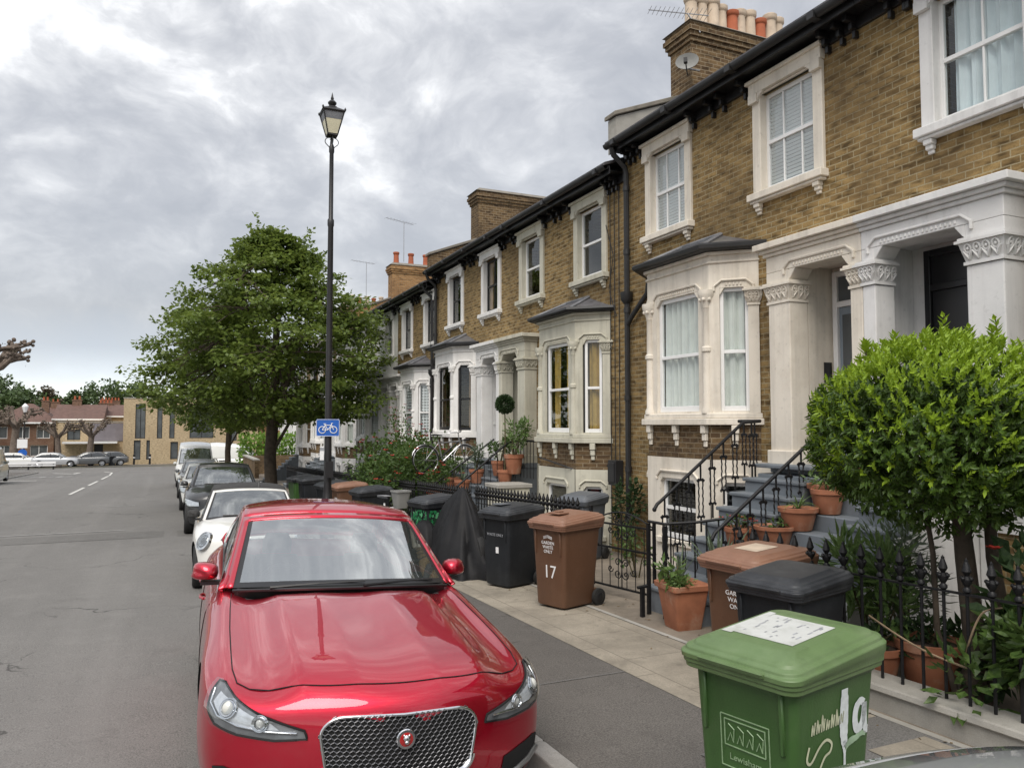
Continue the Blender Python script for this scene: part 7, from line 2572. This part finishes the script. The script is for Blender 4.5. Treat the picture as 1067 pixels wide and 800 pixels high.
# rose bushes, D and E gardens
shrub('large rose bush with red flowers spilling over the railing by the lamp post', (5.5, 19.3, pz(19.2)), (1.1, 2.6, 1.9), 8000, (.11, .07), M['leaf_shrub'], 81, 'rose bush', flowers=(M['flower_red'], 90, .085), stems=30)
shrub('tall pink rose shoots rising behind the red rose bush', (6.2, 20.9, pz(20.9)), (.6, 1.1, 2.5), 800, (.09, .055), M['leaf_shrub'], 82, 'rose bush', flowers=(M['flower_pink'], 70, .06), stems=20)
shrub('dark evergreen shrub between the lamp post and the rose bush', (5.6, 22.8, pz(22.8)), (.8, 1.2, 1.3), 1100, (.10, .06), M['leaf_dark'], 83)
shrub('small yellow flowered plant at the pavement edge beside the basket bicycle', (3.95, 13.3, pz(13.3)), (.18, .18, .28), 120, (.06, .03), M['leaf_pale'], 84, 'plant', flowers=(M['flower_yellow'], 26, .05), name='garden_plant')
# landing plants of house D / C
DL = [((6.55, 14.55, .98), .20, .40, ('bush', (.38, .38, .75), 520, (.085, .04), 'leaf_pale'), 'terracotta pot with a bright leafy bush on the landing beside the olive bay'),
      ((6.5, 15.2, .90), .18, .32, ('bush', (.3, .3, .45), 300, (.09, .04), 'leaf_shrub'), 'terracotta pot with mixed green plants at the middle of the landing'),
      ((6.2, 15.75, .72), .17, .30, ('bush', (.28, .28, .5), 260, (.09, .035), 'leaf_grey'), 'terracotta pot with grey green shrub near the thin handrail'),
      ((5.95, 16.6, .50), .19, .30, ('bush', (.3, .3, .4), 260, (.09, .04), 'leaf_shrub'), 'terracotta pot low on the steps behind the covered motorcycle'),
      ((5.7, 15.3, .55), .17, .28, ('strap', 30, .5, .02, 'leaf_grey', .6, 1.1), 'terracotta pot with grassy leaves below the landing'),
      ((5.4, 16.2, .28), .18, .30, ('bush', (.3, .3, .5), 260, (.09, .035), 'leaf_shrub', (M['flower_red'], 12, .05)), 'terracotta pot with red blooms at the foot of the steps')]
for k, (loc, r_, h, pl, lab) in enumerate(DL): potted(lab, loc, r_, h, pl, 90 + k)
t = thing('topiary_tree', 'small ball topiary on a thin bare stem before the middle porch', 'topiary', (6.42, 14.72, .74), 0)
round_pot(t, .17, .32)
mb = MB(); mb.tube([(0, 0, .25), (.01, 0, .9), (0, 0, 1.55)], [.018, .015, .012], 6); mb.build('trunk', M['stem'], t)
lv = Leaves(7)
for k in range(2600):
    d = lv.dirr(); p = Vector((0, 0, 1.68)) + d * (.19 * lv.r.random() ** .3)
    lv.quadleaf(p, (d + lv.dirr() * .6).normalized(), lv.dirr(), .042, .024)
lv.build('crown', M['leaf_dark'], t)
t = thing('garden_ledge', 'grey coped side wall of the middle front steps', 'ledge', (5.9, 13.95, pz(14)))
t['_off'] = [5.9, 13.95, pz(14)]
mb = MB(); mb.box(5.95, 6.6, 13.9, 14.5, -.6, .74); mb.build('wall', M['stone'], t)
mb = MB(); mb.box(5.90, 6.65, 13.86, 14.55, .741, .82); mb.build('coping', M['concrete'], t, bevel=.01)
t = thing('bright_hedge', 'bright clipped hedge at the far end of the street between the two tree trunks', 'hedge', (6.6, 58, pz(58)))
lv = Leaves(14)
for k in range(2600):
    p = Vector((lv.r.uniform(-2.0, 3.2), lv.r.uniform(-.8, .8), lv.r.uniform(0, 2.9)))
    lv.quadleaf(p, lv.dirr(), lv.dirr(), .26, .18)
lv.build('foliage', M['leaf_hedge'], t)
t = thing('garden_wall', 'dark brick garden wall at the end of the terrace', 'wall', (4.9, 52.5, pz(52)))
t['_off'] = [4.9, 52.5, pz(52)]
mb = MB(); mb.box(4.85, 5.1, 49.0, 57.0, -2.2, -.2); mb.box(5.102, 9.5, 56.7, 57.0, -2.2, -.2); mb.build('wall', M['brick_dark'], t)
mb = MB(); mb.box(4.80, 5.15, 49.0, 57.0, -.198, -.12); mb.build('coping', M['concrete'], t)

# litter of small dry leaves along kerb and fence
lv = Leaves(77); r = lv.r
for k in range(420):
    y = r.uniform(1.5, 17)
    q = r.random()
    if q < .35: x = KX - r.random() ** 2 * .35; z = road_z(x, y)
    elif q < .6: x = 4.52 - r.random() ** 2 * .5; z = pz(y) + .004
    else: x = 4.6 + r.random() * .5; z = pz(y) + .002
    if 4.55 < x < 4.9 and y < 5.7: continue
    a = r.uniform(0, 6.28)
    lv.quadleaf(Vector((x, y, z + .006)), Vector((math.cos(a), math.sin(a), r.uniform(0, .25))).normalized(), Vector((r.uniform(-.3, .3), r.uniform(-.3, .3), 1)).normalized(), r.uniform(.02, .05), r.uniform(.012, .03))
tag(lv.build('fallen_leaves', mk('dry_leaf', (0.13, 0.085, 0.035), 0.9, 0.5, 40), None), 'scattered dry leaves and litter along the kerb and garden walls', 'leaf litter', kind='stuff')

# ================================================================ across the junction
ZF = gz(95) + .10


def far_building(name, label, loc, w, d, h, wall_m, roof=None, roofm=None, wins=(), doors=(), parapet=True, cat='building', rz=0, chim=None, extra=None):
    """front faces -Y; loc is the front left foot corner"""
    t = thing(name, label, cat, loc, R(rz))
    fr = Fr((0, 0), (1, 0), (0, -1))
    mb = MB()
    holes = [(a, a + ww, z, z + hh) for a, z, ww, hh in wins] + [(a, a + ww, 0, hh) for a, ww, hh in doors]
    wall(mb, fr, 0, w, -1.0, h, holes, rev=.22)
    mb.quad((0, 0, -1), (0, d, -1), (0, d, h), (0, 0, h)); mb.quad((w, 0, -1), (w, d, -1), (w, d, h), (w, 0, h)); mb.quad((0, d, -1), (w, d, -1), (w, d, h), (0, d, h))
    if parapet: mb.quad((0, 0, h - .15), (w, 0, h - .15), (w, d, h - .15), (0, d, h - .15))
    mb.build('wall', wall_m, t, recalc=False)
    for a, z, ww, hh in wins:
        mb = MB(); mb.box(a, a + .07, .15, .21, z, z + hh); mb.box(a + ww - .07, a + ww, .15, .21, z, z + hh); mb.box(a + .07, a + ww - .07, .15, .21, z + hh - .07, z + hh); mb.box(a + .07, a + ww - .07, .15, .21, z, z + .07)
        if ww > 1.0: mb.box(a + ww / 2 - .03, a + ww / 2 + .03, .15, .205, z + .07, z + hh - .07)
        f = mb.build('window', M['white'] if wall_m is not M['brick_yellow'] or parapet is False else M['trim'], t)
        mb = MB(); mb.box(a + .05, a + ww - .05, .19, .20, z + .05, z + hh - .05); mb.build('pane', M['far_glass'], f)
    for a, ww, hh in doors:
        mb = MB(); mb.box(a, a + ww, .12, .20, 0, hh); mb.build('door', M['trim'], t)
    if parapet:
        mb = MB(); mb.box(-.06, w + .06, -.06, .3, h + .002, h + .10); mb.build('coping', M['concrete'], t)
    if roof:
        kind, rh, ov = roof
        mb = MB()
        if kind == 'hip':
            i = min(w, d) * .45
            mb.add([(-ov, -ov, h), (w + ov, -ov, h), (w + ov, d + ov, h), (-ov, d + ov, h), (i, d / 2, h + rh), (w - i, d / 2, h + rh)], [(0, 1, 5, 4), (1, 2, 5), (2, 3, 4, 5), (3, 0, 4), (3, 2, 1, 0)])
        else:
            mb.add([(-ov, -ov, h), (w + ov, -ov, h), (w + ov, d + ov, h), (-ov, d + ov, h), (-ov, d / 2, h + rh), (w + ov, d / 2, h + rh)], [(0, 1, 5, 4), (1, 2, 5), (2, 3, 4, 5), (3, 0, 4), (3, 2, 1, 0)])
        rf = mb.build('roof', roofm or M['roof_tile'], t)
        mb = MB(); mb.box(-ov, w + ov, -ov - .06, -ov, h - .16, h + .02); mb.build('fascia', M['white'], t)
        for cx_, cw, cz in chim or []:
            mb = MB(); mb.box(cx_, cx_ + cw, d / 2 - .35, d / 2 + .35, h + rh * .3, cz); mb.box(cx_ - .06, cx_ + cw + .06, d / 2 - .41, d / 2 + .41, cz + .002, cz + .12)
            n = max(1, int(cw / .4))
            ch = mb.build('chimney', M['brick_red'], rf)
            mb = MB()
            for k in range(n): mb.lathe([(.13, 0), (.11, .4), (.14, .45)], (cx_ + (k + .5) * cw / n, d / 2, cz + .12), 8)
            mb.build('chimney_pot', M['pot_red'], ch)
    if extra: extra(t)
    return t


# modern yellow brick block facing down the street
wins = [(1.2, 2.75, 1.05, 3.9), (3.45, 2.75, .55, 3.9), (4.75, 2.75, .55, 3.9), (6.9, 2.75, 2.6, 3.9), (10.9, 2.4, 1.2, 3.0), (1.1, .35, .7, 2.2), (2.4, .35, .35, 2.2), (4.9, .35, .8, 2.0)]
t = far_building('corner_building', 'modern yellow brick building with tall narrow windows facing down the street', (-4.6, 97.0, ZF), 14.5, 10, 7.3, M['brick_yellow'], wins=wins)
t = far_building('corner_building', 'low mauve grey clad block with a white porch roof left of the yellow brick building', (-11.2, 99.0, ZF), 6.55, 9, 4.6, M['brick_yellow'], wins=[(.9, 2.6, 1.3, 1.2)], doors=[(3.6, .9, 2.1)])
mb = MB(); mb.box(3.4, 6.5, -.10, -.004, 2.45, 4.5); mb.box(3.7, 4.6, -.12, -.102, 2.6, 3.8); mb.build('cladding', M['mauve'], t)
mb = MB(); mb.box(.6, 6.0, -1.6, -.12, 2.22, 2.42); mb.build('porch_roof', M['white'], t)
far_building('terrace_building', 'yellow brick house with twin buff chimney pots behind the mauve block', (-9.2, 108, ZF), 5.2, 9, 5.4, M['brick_yellow'], roof=('gable', 1.5, .3), roofm=M['roof_tile'], parapet=False, chim=[(1.0, 1.6, 7.0)], cat='house')
far_building('terrace_building', 'pale brick house with a long dark roof behind the pollarded trees', (-12.0, 104, ZF), 4.6, 9, 5.0, M['brick_yellow'], roof=('gable', 1.8, .4), roofm=M['roof_tile'], parapet=False, chim=[(1.2, 1.0, 7.3)], cat='house')
far_building('semi_house', 'red brick house with a hipped brown roof and a white bay at the left', (-18.6, 106, ZF), 6.2, 9, 4.6, M['brick_red'], roof=('hip', 2.3, .5), roofm=M['roof_tile'], parapet=False, wins=[(.5, 2.7, 1.0, 1.4), (2.3, 2.7, 1.4, 1.4), (4.4, 2.7, 1.4, 1.4), (.6, .6, 1.2, 1.3), (3.8, .6, 1.8, 1.3)], chim=[(4.3, .8, 7.2)], cat='house')
far_building('terrace_building', 'tan rendered house at the left edge behind the pollarded trunks', (-33.5, 104, ZF), 14.0, 9, 5.4, M['brick_yellow'], roof=('gable', 2.2, .4), roofm=M['roof_tile'], parapet=False, wins=[(2, 3.2, 1.6, 1.5), (6, 3.2, 1.6, 1.5), (10, 3.2, 1.6, 1.5), (3, .8, 1.8, 1.5), (9, .8, 1.8, 1.5)], cat='house')
far_building('terrace_building', 'long red roofed terrace with a white parapet rail farthest back', (-18, 128, ZF), 15, 9, 4.7, M['brick_red'], roof=('gable', 2.2, .4), roofm=M['roof_tile'], parapet=False, chim=[(2, 1.2, 7.6), (8.6, 2.6, 7.9), (12.5, 1.2, 7.6)], cat='house')
far_building('terrace_building', 'brick terrace behind the yellow brick building, seen under the tree', (10.5, 104, ZF), 22, 9, 6.6, M['brick_orange'], roof=('gable', 2.3, .4), roofm=M['slate'], parapet=False, wins=[(2, 3.6, 1.4, 1.8), (6, 3.6, 1.4, 1.8), (10, 3.6, 1.4, 1.8), (2, .6, 1.4, 1.8), (6, .6, 1.4, 1.8)], cat='house')
# house end beyond the terrace, right side
far_building('terrace_building', 'pale gable house at the end of the street beside the hedge', (9.5, 66, gz(66)), 9, 8, 6.0, M['white_st'], roof=('gable', 2.4, .4), roofm=M['slate'], parapet=False, wins=[(1.2, 3.4, 1.3, 1.6), (5.0, 3.4, 1.3, 1.6), (1.2, .6, 1.3, 1.6)], cat='house')


# pollarded planes
def pollard(label, loc, H, r0, seed, spread=2.0, leaves=120, reach=None, first=None, group='pollarded plane trees'):
    t = thing('plane_tree', label, 'tree', loc, 0, group)
    r = random.Random(seed)
    mb = MB(); kb = MB(); lv = Leaves(seed)
    top = Vector((r.uniform(-.2, .2), r.uniform(-.2, .2), H * .5))
    mb.tube([(0, 0, -.2), (0, 0, H * .2), top], [r0 * 1.25, r0, r0 * .85], 10)
    n = 7
    for k in range(n):
        a = 2 * PI * k / n + r.uniform(-.3, .3)
        if first is not None and k < len(first): a = first[k]
        d = Vector((math.cos(a), math.sin(a), r.uniform(.25, 1.1)))
        p1 = top + d * (spread * .45); p2 = p1 + Vector((d.x * .6, d.y * .6, d.z + .5 * r.random())) * (spread * .35)
        mb.tube([top - Vector((0, 0, .25)), top + d * spread * .2, p1, p2], [r0 * .55, r0 * .48, r0 * .40, r0 * .34], 8)
        ends = [p2]
        for j in range(3):
            q = p1.lerp(p2, r.uniform(.2, .9)); e = q + Vector((d.x + r.uniform(-.7, .7), d.y + r.uniform(-.7, .7), r.uniform(-.1, .9))) * (spread * .28)
            mb.tube([q, q.lerp(e, .5) + Vector((0, 0, .05)), e], [r0 * .28, r0 * .24, r0 * .22], 6); ends.append(e)
        for e in ends:
            # knuckles
            for _ in range(7):
                o = Vector((r.uniform(-1, 1), r.uniform(-1, 1), r.uniform(-.6, 1))) * r0 * .42
                mb.ball(e + o, r0 * r.uniform(.16, .34), 6)
            for _ in range(leaves // 28):
                o = lv.dirr() * r0 * .9
                lv.quadleaf(e + o, lv.dirr(), lv.dirr(), .20, .12)
    mb.build('trunk', M['plane_bark'], t, smooth=70)
    if lv.f: lv.build('shoots', M['leaf_farbrown'], t)
    return t


pollard('pollarded plane tree reaching knobbly bare limbs in from the left edge of the picture', (-11.9, 62.0, pz(62)), 13.6, .42, 3, 3.4, 40, first=[-.25, .15, .6, -.8])
PT = [(-14.5, 93.5, 8.2, .38, 2.1, 'thick trunked pollarded plane at the far left beside the distant lamp'), (-10.6, 94.5, 6.0, .30, 1.7, 'pollarded plane standing before the hipped roof house'), (-7.7, 94.6, 6.2, .33, 1.8, 'pollarded plane in front of the pale brick house'), (-17.5, 96, 7.8, .45, 2.0, 'pollarded plane at the very left across the junction')]
for k, (x, y, h, r0, sp_, lab) in enumerate(PT): pollard(lab, (x, y, ZF), h, r0, 20 + k, sp_, 240)


# trees on the skyline
def sky_tree(label, x, y, H, Rr, seed, mat):
    t = thing('park_tree', label, 'tree', (x, y, ZF), 0, 'trees on the skyline beyond the houses')
    lv = Leaves(seed); r = lv.r
    cl = []
    for k in range(46):
        d = lv.dirr(); q = r.random() ** .4
        cl.append((Vector((d.x * Rr * q, d.y * Rr * q, H * .64 + d.z * H * .34 * q)), Rr * r.uniform(.18, .34)))
    for k in range(3000):
        c, s = cl[k % len(cl)]; d = lv.dirr()
        lv.quadleaf(c + d * s * r.random() ** .4, lv.dirr(), (Vector((0, 0, 1)) + lv.dirr() * .7).normalized(), .62, .46)
    lv.build('crown', mat, t)
    mb = MB(); mb.tube([(0, 0, -.3), (0, 0, H * .3), (.2, 0, H * .6)], [.4, .3, .12], 8)
    for k in range(7):
        c, s = cl[k]; mb.tube([(0, 0, H * .3), c * .5 + Vector((0, 0, H * .2)), c], [.16, .1, .04], 5)
    mb.build('trunk', M['bark'], t)


ST = [(-26, 150, 12.0, 5.5, 'leaf_far', 'green tree on the skyline above the left edge'), (-21.5, 142, 10.2, 4, 'leaf_far', 'tree on the skyline behind the thick pollard'), (-18.5, 152, 10.6, 4, 'leaf_farbrown', 'brownish tree on the skyline over the hipped roof'),
      (-16.0, 150, 10.2, 3, 'leaf_far', 'small green tree on the skyline right of the hipped roof'), (-13.4, 152, 10.4, 3.2, 'leaf_far', 'small pointed tree on the skyline over the long roof'),
      (-7.6, 146, 12.8, 5.0, 'leaf_far', 'biggest green tree on the skyline left of the yellow building'), (-2, 150, 11.0, 5, 'leaf_far', 'green tree on the skyline behind the yellow building'), (14, 140, 13.5, 7, 'leaf_far', 'tree on the skyline hidden behind the big street tree'), (32, 140, 12.5, 7, 'leaf_far', 'tree on the skyline behind the terrace roofs'), (-38, 150, 13, 8, 'leaf_far', 'tree beyond the left end of the skyline')]
for k, (x, y, h, r_, m_, lab) in enumerate(ST): sky_tree(lab, x, y, h, r_, 200 + k, M[m_])
# far wooded rise beyond
mb = MB(); r = random.Random(8)
lv = Leaves(99)
for k in range(6000):
    x = r.uniform(-170, 120); h = 6.5 + 1.2 * math.sin(x * .07) + .8 * math.sin(x * .19 + 1)
    lv.quadleaf(Vector((x, 190 + r.uniform(-4, 4), ZF + r.uniform(0, h))), lv.dirr(), lv.dirr(), 1.6, 1.2)
o = lv.build('distant_wood', M['leaf_far'], None); tag(o, 'low band of distant woodland along the horizon', 'woodland', kind='stuff')

# small things across the junction
t = thing('street_lamp', 'distant black lamp post with a white lantern at the far left', 'street lamp', (-13.4, 92.2, ZF))
mb = MB(); mb.lathe([(.12, 0), (.1, 1.2), (.07, 1.3), (.06, 5.6)], (0, 0, 0), 8); mb.build('post', M['lamp_black'], t)
mb = MB(); mb.lathe([(.14, 5.6), (.30, 6.15), (.28, 6.25), (.05, 6.5)], (0, 0, 0), 8); mb.build('lantern', M['sign_white'], t)
t = thing('road_sign', 'distant blue and white road sign below the far left lamp', 'sign', (-13.5, 91.9, ZF))
mb = MB(); mb.tube([(0, 0, 0), (0, 0, 2.9)], .05, 6); mb.build('post', M['steel'], t)
mb = MB(); mb.box(-.45, .45, -.08, -.052, 1.95, 2.85); mb.build('white_plate', M['sign_white'], t)
mb = MB(); mb.lathe([(.40, -.09), (.40, -.06)], (0.05, 0, 1.45), 20, axis='y'); mb.build('blue_disc', M['sign_blue'], t)
t = thing('barrier', 'long low white barrier board across the far left of the junction', 'barrier', (-13.0, 87.5, gz(87.5)))
mb = MB(); mb.box(-1.6, 3.0, -.05, .05, .35, .45); mb.box(-1.6, 3.0, -.06, .06, .55, .78); mb.build('board', M['sign_white'], t)
for x in (-1.4, .7, 2.8):
    mb = MB(); mb.box(x - .07, x + .07, .062, .16, 0, .75); mb.build('post', M['trim'], t)
first = None
for x, lab in ((-3.3, 'black bollard in front of the yellow brick building, left one'), (-1.75, 'black bollard in front of the yellow brick building, right one')):
    if first is None:
        first = thing('bollard', lab, 'bollard', (x, 93.5, ZF), 0, 'bollards at the junction')
        mb = MB(); mb.lathe([(.11, 0), (.10, .9), (.13, .95), (.12, 1.05), (.04, 1.12)], (0, 0, 0), 10); mb.build('post', M['trim'], first)
        mb = MB(); mb.lathe([(.108, .70), (.106, .80)], (0, 0, 0), 10, cap=False); mb.build('band', M['sign_white'], first)
        o = first
    else: o = copy_tree(first)
    o.location = (x, 93.5, ZF); o['label'] = lab
e1 = copy_tree(dark_green_bin); e1['label'] = 'green wheelie bin across the junction beside the silver cars'; e1.location = (-8.9, 91.5, ZF); e1.rotation_euler = (0, 0, 0)
e2 = copy_tree(far_bin); e2['label'] = 'black wheelie bin across the junction, left one before the mauve block'; e2.location = (-5.3, 91.6, ZF); e2.rotation_euler = (0, 0, .2)
e3 = copy_tree(far_bin); e3['label'] = 'black wheelie bin across the junction, right one before the mauve block'; e3.location = (-4.7, 91.8, ZF); e3.rotation_euler = (0, 0, -.2)

# ================================================================ daylight
SUN_EL, SUN_AZ = 52.0, 215.0      # azimuth clockwise from +Y
w = bpy.data.worlds.new('World'); S.world = w; w.use_nodes = True
nt = w.node_tree; nt.nodes.clear()
out = nt.nodes.new('ShaderNodeOutputWorld'); bg = nt.nodes.new('ShaderNodeBackground')
sky = nt.nodes.new('ShaderNodeTexSky'); sky.sky_type = 'NISHITA'; sky.sun_disc = False
sky.sun_elevation = R(SUN_EL); sky.sun_rotation = R(SUN_AZ); sky.air_density = 1.2; sky.dust_density = 2.0
tc = nt.nodes.new('ShaderNodeTexCoord')
sp = nt.nodes.new('ShaderNodeSeparateXYZ'); lk(nt, tc.outputs['Generated'], sp.inputs[0])


def mth(op, a, b=None):
    n = nt.nodes.new('ShaderNodeMath'); n.operation = op
    for i, v in enumerate((a, b)):
        if v is None: continue
        if isinstance(v, (int, float)): n.inputs[i].default_value = v
        else: lk(nt, v, n.inputs[i])
    return n.outputs[0]


zc = mth('MAXIMUM', sp.outputs[2], 0.0)
den = mth('ADD', zc, 0.16)
cb = nt.nodes.new('ShaderNodeCombineXYZ')
lk(nt, mth('DIVIDE', sp.outputs[0], den), cb.inputs[0]); lk(nt, mth('DIVIDE', sp.outputs[1], den), cb.inputs[1])
mp = nt.nodes.new('ShaderNodeMapping'); mp.inputs['Location'].default_value = (2.1, 5.3, 0.4); mp.inputs['Scale'].default_value = (1.0, 1.0, 1.6); lk(nt, tc.outputs['Generated'], mp.inputs[0])
V = mp.outputs[0]
wn = nt.nodes.new('ShaderNodeTexNoise'); wn.inputs['Scale'].default_value = 2.4; wn.inputs['Detail'].default_value = 4; lk(nt, V, wn.inputs['Vector'])
wv = nt.nodes.new('ShaderNodeVectorMath'); wv.operation = 'MULTIPLY_ADD'; lk(nt, wn.outputs['Color'], wv.inputs[0]); wv.inputs[1].default_value = (.30, .30, .30); lk(nt, V, wv.inputs[2])
big = noise(nt, wv.outputs[0], 1.7, 3, 0.5)
mid = noise(nt, wv.outputs[0], 7.0, 9, 0.58)
mix_ = mth('ADD', mth('MULTIPLY', big, 0.38), mth('MULTIPLY', mid, 0.62))
cr = nt.nodes.new('ShaderNodeValToRGB')
el = cr.color_ramp.elements
el[0].position = 0.38; el[0].color = (2.65, 2.72, 2.92, 1)
el[1].position = 0.64; el[1].color = (6.7, 6.7, 6.7, 1)
for p, c in ((0.45, (3.0, 3.06, 3.24)), (0.50, (3.5, 3.55, 3.7)), (0.56, (4.4, 4.43, 4.52))):
    e = el.new(p); e.color = (*c, 1)
lk(nt, mix_, cr.inputs[0])
# bright band low over the horizon with a clear bluish strip under the cloud deck
hz = nt.nodes.new('ShaderNodeValToRGB'); h = hz.color_ramp.elements
h[0].position = 0.0; h[0].color = (6.0, 6.1, 5.8, 1); h[1].position = 1.0; h[1].color = (5, 5.3, 6, 1)
for p, c in ((0.03, (6.2, 6.35, 6.1)), (0.055, (4.9, 5.3, 5.7)), (0.09, (3.5, 3.9, 4.5)), (.2, (3.1, 3.45, 4.1))):
    e = h.new(p); e.color = (*c, 1)
lk(nt, zc, hz.inputs[0])
fac = ramp(nt, mth('ADD', zc, mth('MULTIPLY', mth('SUBTRACT', mid, 0.5), 0.12)), 0.035, 0.13)
cl = mixc(nt, fac, hz.outputs[0], cr.outputs[0])
fin = mixc(nt, 0.90, sky.outputs[0], cl)
# the deck of cloud is brightest overhead, as under any overcast
top = ramp(nt, zc, 0.45, 0.95, 1.0, 1.45)
vm = nt.nodes.new('ShaderNodeVectorMath'); vm.operation = 'SCALE'; lk(nt, fin, vm.inputs[0]); lk(nt, top, vm.inputs['Scale'])
lk(nt, vm.outputs[0], bg.inputs[0]); bg.inputs[1].default_value = 0.10
lk(nt, bg.outputs[0], out.inputs[0])

sd = bpy.data.lights.new('sun', 'SUN'); sd.energy = 1.5; sd.angle = R(40); sd.color = (1.0, 0.945, 0.87)
so = bpy.data.objects.new('sun', sd); COL.objects.link(so)
a, e = R(SUN_AZ), R(SUN_EL)
to_sun = Vector((math.sin(a) * math.cos(e), math.cos(a) * math.cos(e), math.sin(e)))
so.rotation_euler = to_sun.to_track_quat('Z', 'Y').to_euler()

cam = bpy.data.cameras.new('camera'); co = bpy.data.objects.new('camera', cam); COL.objects.link(co)
cam.sensor_width = 36.0; cam.lens = 36.0 * 800 / 1067; cam.clip_end = 3000; cam.clip_start = 0.05
co.location = (0, 0, 2.0); co.rotation_euler = (R(90) + math.atan(42 / 800.0), 0, -R(24.1))
S.camera = co
S.view_settings.view_transform = 'Standard'; S.view_settings.look = 'None'; S.view_settings.exposure = 0.98; S.view_settings.gamma = 1.0
S.view_settings.use_curve_mapping = False
S.cycles.max_bounces = 6; S.cycles.transparent_max_bounces = 10; S.cycles.diffuse_bounces = 3; S.cycles.glossy_bounces = 3
for o in bpy.data.objects:
    for k in ('_off',):
        if k in o.keys(): del o[k]
